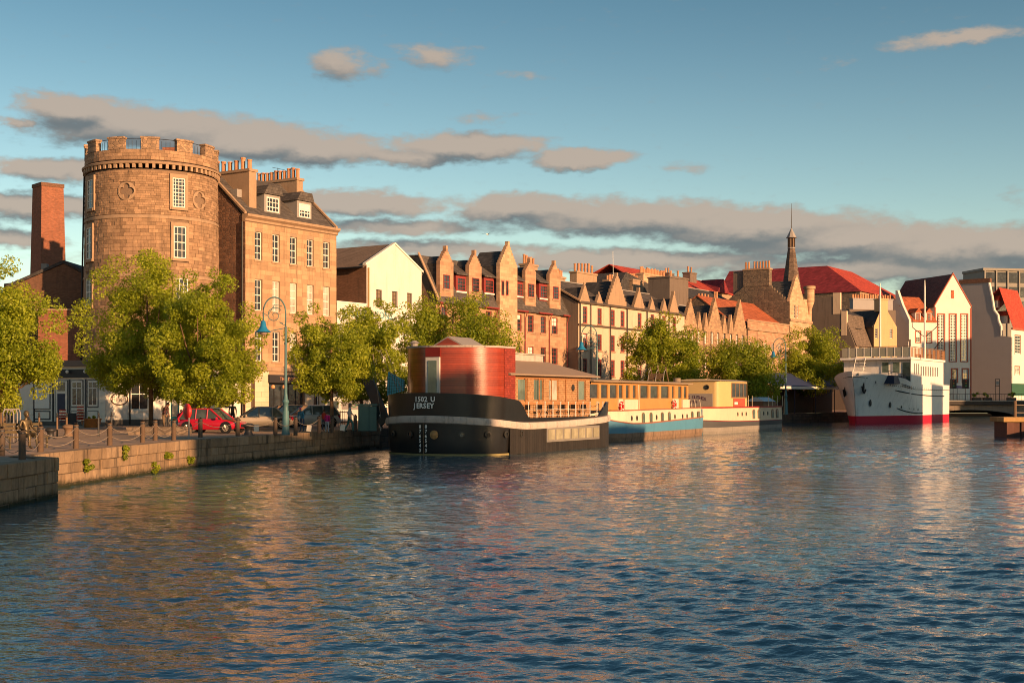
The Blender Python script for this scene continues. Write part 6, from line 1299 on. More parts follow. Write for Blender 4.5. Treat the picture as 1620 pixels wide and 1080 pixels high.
    for a, b, t, u in ((1396, 1406, 573, 589), (1413, 1423.5, 573, 589), (1428, 1440, 573, 604)):
        ya, yb = sorted((fy(a)[0], fy(b)[0])); Yc = fy((a + b) / 2)[1]; za, zb_ = EYE - (u - HY) / FPX * Yc, EYE - (t - HY) / FPX * Yc
        w = MB().box(fx - .08, fx - .003, ya - .15, yb + .15, za - .1, zb_ + .15).build('front_window', WPAINT, E); MB().box(fx - .1, fx - .082, ya, yb, za, zb_).build('pane', GLASS_G, w)
    MB().box(X0 - .6, X1 + .3, -4.75, 4.75, zd + .002, zd + .28).build('top_deck', WH, E)
    GLR = mat('rail_glass', (.30, .30, .25), .1, .2, 1, spec=.8)
    for k in range(9): ya = -4.6 + k * 1.02; MB().box(X0 - .5, X0 - .46, ya + .06, ya + .96, zd + .4, zd + 1.6).build('rail_pane', GLR, E); MB().box(X0 - .54, X0 - .42, ya - .03, ya + .03, zd + .28, zd + 1.7).build('rail_post', WPAINT, E)
    for k in range(26): x = X0 - .3 + k * (X1 + .4 - X0) / 25; MB().box(x, x + .22, -4.7, -4.64, zd + .3, zd + 1.55).build('timber_slat', mat('teak_slat', (.40, .19, .08), .7, tone=.3) if 'teak_slat' not in MATS else MATS['teak_slat'], E)
    rl = MB().tube([(X0 - .5, -4.67, zd + 1.65), (X1 + .2, -4.67, zd + 1.65)], .05, 5).tube([(X0 - .5, -4.6, zd + 1.7), (X0 - .5, 4.6, zd + 1.7)], .05, 5); rl.build('handrail', TIMBER, E)
    for pm, pt, xm, rr in ((1392.5, 448, 12, .16), (1463, 443, X0 + 4, .15), (1437, 540, X0 + 1.5, .1)):
        y = 0.0
        for _ in range(3): dx = F.x(pm, y); y = y
        x = F.x(pm, 0.0) if xm == 12 else xm
        yy = 0.0
        if xm != 12:
            r = Vector(((pm - CX) / FPX, 1.0)); o = F.o + F.d * xm; Y = o.dot(F.d) / r.dot(F.d); yy = (r * Y - F.o).dot(F.n)
        Yp = (F.o + F.d * x + F.n * yy).y; zt = EYE - (pt - HY) / FPX * Yp
        MB().tube([(x, yy, 4.5 if xm == 12 else zd + .2), (x, yy, zt - 1), (x, yy, zt)], [rr, rr * .7, rr * .35], 8).build('mast', WPAINT, E)
        if pm == 1463:
            zq = EYE - (524 - HY) / FPX * Yp
            for s in (-1, 1): MB().tube([(x, yy, zq - .8), (x + s * .2, yy + s * 1.7, zq + .6), (x + s * .2, yy + s * 1.75, zq + 1.9)], .05, 5).build('spreader', BK, E)
    # foredeck rail, winch and gear
    rl = MB()
    RS = (X0 - 4) / 9
    for k in range(9): x = 3 + k * RS; rl.tube([(x, -hbz(x, 6) + .2, sheer(x)), (x, -hbz(x, 6) + .2, sheer(x) + .55)], .03, 4)
    rl.tube([(3 + k * RS, -hbz(3 + k * RS, 6) + .2, sheer(3 + k * RS) + .55) for k in range(9)], .03, 4); rl.build('foredeck_rail', BK, E)
    MB().lathe([(.5, -.7), (.3, -.65), (.3, .65), (.5, .7)], 10).build('winch', BK, E, loc=(8, -.5, sheer(8) + .3), rot=(R(90), 0, 0)); MB().box(5.5, 8.5, -2.2, -.9, sheer(6) - .4, sheer(6) + .35).build('blue_locker', mat('locker_blue', (.05, .20, .42), .6), E)
    MB().box(X0 - 6.5, X0 - 1.2, -4.2, -2.5, sheer(X0 - 4) - .8, sheer(X0 - 4) + .25).build('covered_boat', NAVY, E)
    st = MB()
    for k in range(9): st.box(X0 - 2.4 + k * .25, X0 - 2.15 + k * .25, 1.3, 2.6, sheer(X0) - .3 + k * .42, sheer(X0) - .25 + k * .42)
    for y in (1.3, 2.6): st.tube([(X0 - 2.5, y, sheer(X0) + .3), (X0, y, sheer(X0) + 4.2)], .04, 4)
    st.build('companion_ladder', WPAINT, E)
    MB().tube([(L_ - 4, -2, 4), (L_ - 4, -2, 10.5), (L_ - 5.5, -3.6, 12)], .07, 6).build('stern_davit', BK, E)
white_ship()

def pier():
    Y = 112.0; p = P(1588, 0, Y); E = empty('timber_jetty_end', (p.x, Y, 0), 0, 'timber jetty end with one post and rails at the right edge', 'jetty')
    for k in range(6): o = MB(); o.tone = random.random(); o.box(0, 4.0, k * .55, k * .55 + .53, 1.32, 1.72).build('deck_plank', mat('ochre_timber', (.42, .25, .10), .85, .35, 3, .5, 12, tone=.5) if k == 0 else MATS['ochre_timber'], E)
    for k in range(5): o = MB(); o.tone = random.random(); o.box(.32 + k * .62, .32 + k * .62 + .6, .15 + (k % 2) * .12, 3.1, -.8, 1.318).build('sheet_pile', mat('rust_pile', (.13, .06, .045), .85, .4, 2, .4, 8, tone=.6) if k == 0 else MATS['rust_pile'], E)
    x = P(1608, 0, Y).x - p.x; MB().tube([(x, .3, 1.72), (x, .3, 3.1)], .13, 8).build('post', TIMBER, E)
    for z in (2.1, 2.75): MB().tube([(x, .3, z), (4.0, .3, z - .05)], .04, 6).build('rail', ROPE, E)
pier()
# ================================================================ trees
def tree(label, px_base, Y, box, n, leaf, m, seed, trunk_r=.16, lean=0.0, group='broadleaf trees along the quay', cone=False):
    """box: crown columns and rows in the photograph, turned into metres at the tree's own distance"""
    rng = np.random.default_rng(seed); rnd = random.Random(seed); n = int(n * 1.4); leaf *= .86
    base = P(px_base, HY, Y); T = empty('quay_tree', (base.x, Y, QZ), 0, label, 'tree', group); k = Y / FPX
    cx = ((box[0] + box[1]) / 2 - px_base) * k; hw = (box[1] - box[0]) / 2 * k * 1.09; zt = EYE + (HY - box[2]) * k - QZ; zb = EYE + (HY - box[3]) * k - QZ; hz = (zt - zb) / 2; zc = (zt + zb) / 2
    nc = 95; cen = []; 
    while len(cen) < nc:
        q = rng.uniform(-1, 1, 3)
        t = (q[2] + 1) / 2; prof = (math.sin(math.pi * min(1, (t * .88 + .12)) ** .8)) ** .55 if t < .98 else .2
        if cone: prof = min(1.0, (1 - t) * 1.75) ** .62 * min(1, .55 + t * 1.8)
        if math.hypot(q[0], q[1]) < prof * .95: cen.append((cx + q[0] * hw * .86, q[1] * hw * .75, zc + q[2] * hz * .87))
    cen = np.array(cen); rad = rng.uniform(.55, 1.1, nc) * hw * .22 * (1 if hz > hw * .6 else .8)
    v, idx = leaf_arrays(rng, cen, rad, int(n * .86), leaf); ct = rng.uniform(0, 1, nc)
    # sprays that break the outline
    ns = 46; d = rng.normal(size=(ns, 3)); d /= np.linalg.norm(d, axis=1)[:, None]; sp = np.array([cx, 0, zc]) + d * np.array([hw * .92, hw * .8, hz * .95]); v2, i2 = leaf_arrays(rng, sp, rng.uniform(.10, .2, ns) * hw, n - int(n * .86), leaf)
    tone = np.clip(np.concatenate([ct[idx] * .45, rng.uniform(.1, .6, ns)[i2]]) + rng.uniform(0, .55, n), 0, 1); v = np.concatenate([v, v2])
    leaf_mesh('crown', v, tone, m, T)
    tr = MB(); h1 = max(zb + hz * .35, 1.6); r0 = trunk_r
    tr.tube([(0, 0, 0), (.03, 0, .3), (.02 + lean * .3, .02, h1 * .6), (lean, 0, h1), (cx * .6, 0, zc), (cx * .8, .1, zt - hz * .4)], [r0 * 1.35, r0 * 1.05, r0 * .9, r0 * .8, r0 * .5, r0 * .15], 9)
    TR = tr.build('trunk', BARK, T, smooth=True)
    for i in range(9):
        c = cen[rng.integers(nc)]; s = Vector((lean * .8, 0, h1 * rnd.uniform(.75, 1.25))); e = Vector(c); md = s.lerp(e, .5) + Vector((0, 0, -.25))
        MB().tube([s, md, e], [r0 * .45, r0 * .3, r0 * .1], 6).build('limb', BARK, TR, smooth=True)
    return T
tree('leafy tree cut off by the left edge of the picture', 3, 70.0, (-130, 100, 404, 655), 46000, .14, LEAF_A, 21, .17, cone=True)
tree('broad tree in front of the round tower, left of a touching pair', 238, 86.0, (130, 330, 402, 634), 54000, .14, LEAF_A, 22, .15)
tree('broad tree hanging over the red car, right of a touching pair', 312, 80.0, (242, 416, 426, 644), 46000, .135, LEAF_A, 33, .14)
tree('slim tree just right of the tall lamp post', 524, 82.0, (456, 590, 476, 638), 28000, .135, LEAF_B, 24, .13)
tree('slim tree in front of the painted lettering', 571, 90.0, (526, 652, 474, 642), 26000, .15, LEAF_B, 25, .14)
tree('rounded tree behind the red deckhouse', 715, 104.0, (622, 812, 462, 612), 34000, .175, LEAF_C, 26, .16)
tree('round tree in front of the cream tenement', 1050, 146.0, (984, 1118, 494, 640), 28000, .22, LEAF_C, 27, .2)
tree('lower tree in front of the steep stone gables', 1160, 158.0, (1098, 1242, 536, 644), 26000, .23, LEAF_C, 28, .2)
tree('round tree beside the blue awning and the far lamp', 1288, 186.0, (1230, 1343, 513, 624), 26000, .23, LEAF_B, 29, .2)

# weeds growing out of the quay joints
def weed(px, py, Y, h, w, label, seed):
    a, b = (Vector(EDGE[3]), Vector(EDGE[4])) if px > 84 else (Vector(EDGE[1]), Vector(EDGE[3])); r = Vector(((px - CX) / FPX, 1.0)); d = b - a; n = Vector((d.y, -d.x)).normalized(); Y = a.dot(n) / r.dot(n); q = r * Y + n * .16
    z = EYE - (py - HY) / FPX * Y; T = foliage(None, 'wall_weed', 380, (0, 0, 0), (.2, w * 1.5, h * 1.15), .075, LEAF_C, seed); T.location = (q.x, q.y, z); tag(T, label, 'weed', 'weeds rooted in the quay wall')
weed(133, 735, 52.0, .32, .30, 'dark bushy weed low on the quay wall near the corner', 41); weed(193, 715, 55.5, .5, .22, 'yellowing weed hanging from the coping by a bollard post', 42); weed(240, 738, 60.0, .3, .15, 'small weed low on the quay wall right of the yellowing one', 43); weed(261, 724, 60.5, .42, .18, 'upright tuft of weed on the sunlit quay wall', 44); weed(296, 726, 62.5, .2, .15, 'last small weed before the quay wall falls into shade', 45); weed(72, 728, 46.5, .15, .3, 'flat patch of weed on the coping at the quay corner', 46)

# ================================================================ lamps, posts, ropes
def lamp(px, Y, top_py, label):
    p = P(px, HY, Y); ht = EYE + (HY - top_py) * Y / FPX - QZ; s = ht / 7.6; L_ = empty('street_lamp', (p.x, Y, QZ), 0, label, 'street lamp', 'teal lamp posts with swan-neck arms'); L_.scale = (s, s, s)
    TEAL = MATS.get('lamp_teal') or mat('lamp_teal', (.075, .165, .175), .5, .25, 2, spec=.4); BLUE = MATS.get('lamp_blue') or mat('lamp_blue', (.02, .19, .36), .4, .2, 2); GL = MATS.get('lamp_glass') or mat('lamp_glass', (.5, .33, .25), .3)
    MB().lathe([(.23, 0), (.23, .12), (.20, .16), (.18, 1.3), (.15, 1.36), (.15, 1.75), (.19, 1.8), (.19, 1.88), (.12, 1.98), (.10, 2.2), (.065, 2.4)], 14).build('base', TEAL, L_, smooth=True, autosm=40)
    MB().tube([(0, 0, 2.3), (0, 0, 6.0)], [.085, .06], 10).lathe([(.09, 5.0), (.09, 5.1)], 10).build('shaft', TEAL, L_)
    arc = [(0, 0, 6.0), (0, 0, 6.4)] + [(-.62 + .62 * math.cos(a), 0, 6.75 + .85 * math.sin(a)) for a in np.linspace(.05, math.pi, 14)] + [(-1.24, 0, 6.3)]
    A = MB().tube(arc, .04, 7).build('swan_neck', TEAL, L_, smooth=True); sp = MB()
    sp.tube([(-.62 + (.46 - .038 * t) * math.cos(t * .9 + .6), 0, 6.6 + (.46 - .038 * t) * math.sin(t * .9 + .6)) for t in np.linspace(0, 10.5, 40)], .022, 5)
    sp.tube([(-1.22, 0, 6.72), (-1.0, 0, 6.58), (-.85, 0, 6.8), (-.6, 0, 7.2), (-.2, 0, 7.1)], .02, 5); sp.tube([(-.15, 0, 6.15), (-.35, 0, 6.22), (0, 0, 6.02)], .022, 5); sp.tube([(-.8, 0, 5.75), (0, 0, 5.9)], .022, 5); sp.build('scrollwork', TEAL, A)
    S_ = MB().lathe([(.09, 6.3), (.12, 6.28), (.17, 6.0), (.24, 5.85), (.42, 5.7), (.44, 5.67), (.40, 5.68)], 16, -1.24, 0, False).build('lamp_shade', BLUE, L_, smooth=True); MB().ball((-1.24, 0, 5.68), .24, 12, 8, (1, 1, .75)).build('globe', GL, S_, smooth=True)
lamp(452, 72.6, 470, 'tall teal street lamp with blue shade on the near quay'); lamp(944.5, 117.0, 515, 'teal street lamp rising behind the timber saloon of the barge'); lamp(1243, 165.0, 535, 'far teal street lamp beside the blue awning')

POSTS = [(2.5, 720.8, 1), (35, 727, 1), (64, 714.7, 0), (120, 709.6, 0), (173.5, 704.5, 0), (225.5, 700, 0), (245.5, 696.5, 0), (275, 696.5, 0), (317, 692, 1), (376, 689.5, 0), (435.6, 688, 1), (467.6, 688, 1), (505, 684.8, 1), (525.5, 684, 1), (562, 681.5, 1)]
pv = []
side = ['cut by the left edge', 'dark at the near quay corner', 'beside the seated bronze figure', 'in front of the stacked chairs', 'above the yellowing weed', 'with a white strip tied on', 'left of the slender tree trunk', 'left of the lifebuoy', 'right of the lifebuoy', 'at the nose of the red car', 'left of the tall lamp', 'right of the tall lamp', 'left of the child in pink', 'right of the child in pink', 'beside the walking woman']
for (px, py, dk), sd in zip(POSTS, side):
    Y = 2.0 * FPX / (py - HY); p = P(px, py, Y); r = .115; B = empty('quay_post', (p.x, Y, QZ), 0, 'round timber quay post ' + sd, 'post', 'timber posts along the quay edge'); m_ = TIMBER_D if dk else POSTWOOD; rnd = random.Random(int(px))  # posts standing in shadow get a darker timber, shade put into the colour
    MB().tube([(0, 0, -.03), (0, 0, .95), (.01, 0, 1.02)], [r, r * .95, r * .8], 10).build('shaft', m_, B, smooth=True, autosm=50); MB().lathe([(r * .98, .84), (r * 1.04, .85), (r * 1.04, .89), (r * .98, .9)], 10, cap=False).build('iron_band', STEEL, B); pv.append(Vector((p.x, Y, QZ)))
def rope(a, b, sag, z, label, r=.014):
    pts = [a.lerp(b, t) + Vector((0, 0, z - sag * 4 * t * (1 - t))) for t in np.linspace(0, 1, 10)]; tag(MB().tube(pts, r, 6).build('rope_swag', ROPE, smooth=True), label, 'rope', 'rope swags between the quay posts')
ord_ = ['first', 'second', 'third', 'fourth', 'fifth', 'sixth', 'seventh', 'eighth', 'ninth', 'tenth', 'eleventh', 'twelfth', 'thirteenth', 'fourteenth']
for i in range(len(pv) - 1):
    rope(pv[i], pv[i + 1], .32, .82, 'slack upper rope in the %s gap between quay posts from the left' % ord_[i])
    if i < 7: rope(pv[i], pv[i + 1], .25, .42, 'slack lower rope in the %s gap between quay posts from the left' % ord_[i])
# notices hung on the ropes
for px, py, Y, lb in ((405.5, 677, 74.5, 'blank notice board hung on the rope left of the lamp'), (489, 677, 77, 'tilted blank notice on the rope right of the lamp'), (542, 676, 79, 'pale notice on the rope before the walking woman'), (572, 671, 82, 'pale notice pinned by the green cabinet')):
    p = P(px, py, Y); tag(MB().box(-.14, .14, -.012, .012, -.19, .19).build('notice_card', CREAM, loc=p, rot=(R(6), R(0 if px < 420 else 9), 0)), lb, 'notice', 'notices along the quay rope')
# slender black posts with finials by the restaurant
for px, py, lb in ((90.5, 690, 'thin post left of the stacked chairs'), (105.5, 690, 'thin post between the two stacks of chairs'), (156, 690, 'black finial post left of the oval sign'), (176.5, 688, 'black finial post under the oval sign'), (46, 706, 'thin pale post behind the bronze figure'), (62, 690, 'short thin post left of the blue door')):
    Y = 2.0 * FPX / (py - HY); p = P(px, py, Y); T = empty('slender_post', (p.x, Y, QZ), 0, lb, 'post', 'slender posts on the pavement'); MB().tube([(0, 0, 0), (0, 0, 1.0)], .05, 8).build('shaft', STEEL if px > 150 else TIMBER, T); MB().lathe([(.05, 1.0), (.08, 1.05), (.03, 1.1), (.06, 1.17), (.01, 1.28)], 8).build('finial', STEEL, T)
# mooring bollards
for px, py, s, lb in ((80, 694, .85, 'low dark mooring bollard by the third rope'), (108, 691, 1.0, 'sunlit round mooring bollard in front of the chairs'), (393, 688, 1.0, 'squat dark mooring bollard right of the red car')):
    Y = 2.0 * FPX / (py - HY); p = P(px, py, Y); T = empty('mooring_bollard', (p.x, Y, QZ), 0, lb, 'bollard', 'cast mooring bollards on the quay'); T.scale = (s, s, s); MB().lathe([(.26, 0), (.24, .1), (.18, .2), (.19, .38), (.32, .48), (.32, .56), (.2, .64), (.02, .66)], 14).build('casting', STEEL if px != 108 else TIMBER, T, smooth=True, autosm=50); MB().lathe([(.34, 0), (.34, .04)], 14).build('base_ring', STEEL, T)  # one casting takes a warm timber colour to look sunlit
# lifebuoy on its stand
p = P(299, 693, 2.0 * FPX / 63); T = empty('lifebuoy_stand', (p.x, p.y, QZ), R(-55), 'round red lifebuoy housing on a thin steel stand', 'lifebuoy'); MB().tube([(0, 0, 0), (0, 0, 1.55)], .035, 7).lathe([(.13, 0), (.11, .04)], 10).build('stand', LEAD, T)
LR = mat('housing_red', (.62, .03, .03), .45, .12, 2); MB().lathe([(.02, -.10), (.30, -.12), (.40, -.05), (.40, .05), (.30, .12), (.02, .10)], 24).build('housing', LR, T, loc=(-.22, .0, 1.34), rot=(R(90), 0, 0), smooth=True, autosm=45); MB().box(-.26, -.19, -.17, -.13, 1.16, 1.52).build('handle', mat('dark_red_plastic', (.2, .01, .01), .5), T)
# turquoise pillar sign
p = P(277, 660, 92.0); T = empty('turquoise_pillar', (p.x, 92, QZ), 0, 'turquoise information pillar with a pale panel behind the lifebuoy', 'sign'); TQ = mat('turquoise_paint', (.05, .30, .36), .5, .15, 2); MB().box(-.28, .28, -.09, .09, 0, 2.35).build('pillar', TQ, T); MB().box(-.2, .2, -.11, -.092, .75, 2.2).build('panel', CREAM, T)
# weathered trough
p = P(246, 690, 2.0 * FPX / 58); T = empty('stone_trough', (p.x, p.y + .8, QZ), R(8), 'long weathered stone trough lying behind the quay posts', 'trough'); MB().prism([(-1.75, .42), (1.7, .42), (1.7, 0), (-1.6, 0)], 'y', -.35, .35).build('body', ST_DARK, T); MB().box(-1.6, 1.58, -.27, .27, .422, .46).build('soil', TIMBER_D, T)
# stacked cafe chairs and pot
for px, lb, n in ((99, 'shorter stack of cafe chairs left of the doorway', 5), (127, 'taller stack of red and white cafe chairs', 8)):
    p = P(px, 678, 90.0); 
    for k in range(n):
        T = empty('cafe_chair', (p.x, 90 + .02 * k, QZ + k * .10), R(25), lb.replace('stack of', 'stack of') + ', %s from the ground' % ord_[k], 'chair', 'stacked cafe chairs'); WM = WPAINT if k % 2 else MATS.get('chair_red') or mat('chair_red', (.40, .06, .045), .6)
        MB().box(-.22, .22, -.22, .22, .42, .45).build('seat', WM, T); MB().box(-.22, .22, .19, .22, .5, .86).build('backrest', WM, T)
        for sx in (-.2, .2):
            for sy in (-.2, .2): MB().tube([(sx, sy, 0), (sx * .95, sy * .95, .43)], .014, 4).build('leg', LEAD, T)
p = P(144, 676, 91.5); T = empty('terracotta_tub', (p.x, 91.5, QZ), 0, 'wide terracotta tub by the restaurant wall', 'plant pot'); MB().lathe([(.45, 0), (.62, .25), (.66, .5), (.72, .55), (.72, .62), (.6, .62), (.55, .5)], 18).build('tub', mat('terracotta_glow', (.52, .22, .07), .7, .3, 3), T, smooth=True, autosm=50); foliage(T, 'plant', 120, (0, 0, .75), (.45, .45, .2), .12, LEAF_B, 9)
p = P(113, 676, 90.6); T = empty('menu_board', (p.x, 90.6, QZ), R(20), 'dark folding menu board between the chair stacks', 'sign'); MB().prism([(-.3, 0), (.3, 0), (.04, 1.0), (-.04, 1.0)], 'x', -.35, .35).build('boards', STEEL, T); MB().box(-.28, .28, -.26, -.24, .2, .75).build('slate', BLACKP, T, rot=(R(-14), 0, 0))
# bicycle stands and bicycle at the left edge
for k, px in enumerate((13, 19, 24)):
    p = P(px, 705, 60.0 + k); T = MB().tube([(-.35, 0, 0), (-.35, 0, 1.3), (-.25, 0, 1.5), (.25, 0, 1.5), (.35, 0, 1.3), (.35, 0, 0)], .035, 7).build('bicycle_hoop', LEAD, loc=(p.x, p.y, QZ), rot=(0, 0, R(70)), smooth=True); tag(T, 'tall metal bicycle hoop at the left edge, %s from the left' % ord_[k], 'bicycle stand', 'bicycle hoops')
def bicycle(loc, rz, label):
    T = empty('bicycle', loc, rz, label, 'bicycle')
    for x in (-.52, .52):
        w = MB().tube([(x + .33 * math.cos(2 * math.pi * k / 20), 0, .35 + .33 * math.sin(2 * math.pi * k / 20)) for k in range(21)], .022, 5, False)
        W_ = w.build('wheel', BLACKP, T); s = MB()
        for k in range(8): a = math.pi * k / 4; s.tube([(x, 0, .35), (x + .32 * math.cos(a), 0, .35 + .32 * math.sin(a))], .004, 3)
        s.build('spokes', LEAD, W_)
    f = MB(); bb, seat, head, rear, front = (-.08, 0, .32), (-.22, 0, .82), (.36, 0, .86), (-.52, 0, .35), (.52, 0, .35)
    for a, b in ((bb, seat), (seat, head), (bb, head), (bb, rear), (seat, rear), (head, front)): f.tube([a, b], .02, 6)
    f.build('frame', mat('bike_paint', (.05, .06, .08), .4) if 'bike_paint' not in MATS else MATS['bike_paint'], T); MB().ball((-.24, 0, .9), .12, 8, 5, (1.1, .6, .35)).build('saddle', BLACKP, T); MB().tube([(.36, 0, .86), (.36, 0, .98)], .018, 5).tube([(.3, -.26, 1.0), (.38, 0, .98), (.3, .26, 1.0)], .016, 5).build('handlebar', STEEL, T); MB().tube([(-.08, -.12, .32), (-.08, .12, .32)], .03, 6).build('crank', STEEL, T)
p = P(16, 700, 63.0); bicycle((p.x, 63, QZ), R(60), 'dark bicycle leaning among the hoops at the left edge')
p = P(288, 676, 87.0); bicycle((p.x, 87, QZ), R(10), 'bicycle parked behind the red lifebuoy')
# utility cabinet, gangway, net panel by the barge
p = P(583, 682, 82.0); T = empty('utility_cabinet', (p.x, 82, QZ), R(-8), 'grey-green utility cabinet beside the gangway', 'cabinet'); CG = mat('cabinet_green', (.11, .19, .165), .6, .2, 1.5); MB().box(-.58, .1, -.3, .3, 0, 1.55).build('door', CG, T); MB().box(.12, .58, -.3, .3, 0, 1.53).build('door', CG, T); MB().box(-.64, .64, -.36, .36, 1.56, 1.66).build('lid', CG, T); MB().box(-.6, .6, -.25, .25, -.02, .06).build('plinth', STEEL, T); MB().box(.7, .95, -.1, .1, .7, 1.0).box(.75, .8, -.02, .02, 0, .75).build('meter_box', CREAM, T)
a = P(575, 585, 86.5); b = P(608, 668, 81.0); T = empty('raised_gangway', (b.x, b.y, b.z), 0, 'dark raised gangway slanting up from the barge bow', 'gangway'); d = a - b; n_ = d.normalized(); sd = n_.cross(Vector((0, 1, .2))).normalized(); up = sd.cross(n_)
def slab(w0, w1, h0, h1, l0, l1): return [sum(((n_ * l), (sd * w), (up * h)), Vector()) for l in (l0, l1) for w, h in ((w0, h0), (w1, h0), (w1, h1), (w0, h1))]
def slab_build(nm, m, *q):
    v = slab(*q); mb = MB(); mb.loft([v[:4], v[4:]], True); mb.poly(v[:4]); mb.poly(v[4:]); return mb.build(nm, m, T)
Lg = d.length; GW = mat('gangway_steel', (.055, .05, .045), .6, .3, 2); slab_build('walkway', GW, -.3, .3, 0, .08, 0, Lg)
for s in (-1, 1): slab_build('side_rail', GW, s * .32 - .03, s * .32 + .03, -.02, .22, 0, Lg)
for k in range(14): slab_build('tread', LEAD, -.28, .28, .082, .11, Lg * (k + .3) / 14, Lg * (k + .3) / 14 + .06)
for k, (q0, q1) in enumerate((((603, 665), (590, 560)), ((632, 622), (602, 556)), ((636, 618), (610, 552)))): e0, e1 = P(*q0, 81.5), P(*q1, 84); tag(MB().tube([e0, e1], .018, 5).build('mooring_line', ROPE), ('thin stay running up beside the raised gangway', 'thin stay left of the red deckhouse', 'thin stay nearest the red deckhouse')[k], 'rope', 'stays at the barge bow')
c = [P(612, 626, 84.0), P(639, 618, 82.5), P(639, 601, 82.5), P(614, 588, 84.0)]; T = empty('blue_net_screen', (c[0].x, c[0].y, c[0].z), 0, 'bright blue net screen between gangway and deckhouse', 'net'); NB = mat('net_blue', (.14, .62, .88), .6, .25, 4); nb = MB(); c = [q - c[0] for q in c]; th = Vector((.03, .06, 0)); nb.loft([c, [q + th for q in c]], True); nb.poly(c); nb.poly([q + th for q in c]); NS = nb.build('sheet', NB, T); bars = MB()
for k in range(8): t = k / 7; bars.tube([c[0].lerp(c[1], t) - th * .4, c[3].lerp(c[2], t) - th * .4], .011, 4); bars.tube([c[0].lerp(c[3], t) - th * .4, c[1].lerp(c[2], t) - th * .4], .009, 4)
bars.build('net_cords', STEEL, T)
# blue awning pavilion behind the cream barge
Ya = 172.0; F_ = Fr(*P(1222, 0, 170.0).xy, 56.0); E = F_.root('quay_pavilion', 'open cafe pavilion with a long dark blue awning by the far trees', 'pavilion'); a, b = 0.0, F_.x(1348); za, zb = F_.z(1280, 612) , F_.z(1280, 600); AW = mat('awning_navy', (.03, .045, .11), .7, .15, 1)
MB().prism([(-.2, za), (-.2, za + .05), (3.4, zb + .9), (3.4, zb + .8)], 'x', a, b).build('awning', AW, E); MB().box(a, b, -.24, -.203, za - .3, za + .05).build('valance', CREAM, E); text('awning_lettering', 'Cilla', .8, WPAINT, E, (F_.x(1301), -.02, za + .28), (R(72), 0, 0), .004, sx=1.3)
for k in range(5): x = a + (b - a) * k / 4 + .1 * (k == 0) - .1 * (k == 4); MB().tube([(x, -.05, 0), (x, -.05, za + .05)], .06, 6).build('post', NAVY, E)
MB().box(a + .4, a + 5.5, 2.2, 2.4, 0, za).build('red_booth', mat('booth_red', (.34, .03, .03), .6, .2, 1), E); MB().box(a + 6, b, 3.0, 3.2, 0, za).build('rear_screen', TIMBER_D, E)
for k in range(6): MB().ball((a + 1.2 + k * (b - a - 2) / 5, .6, za - .45), .12, 8, 6).build('festoon_bulb', CREAM, E)

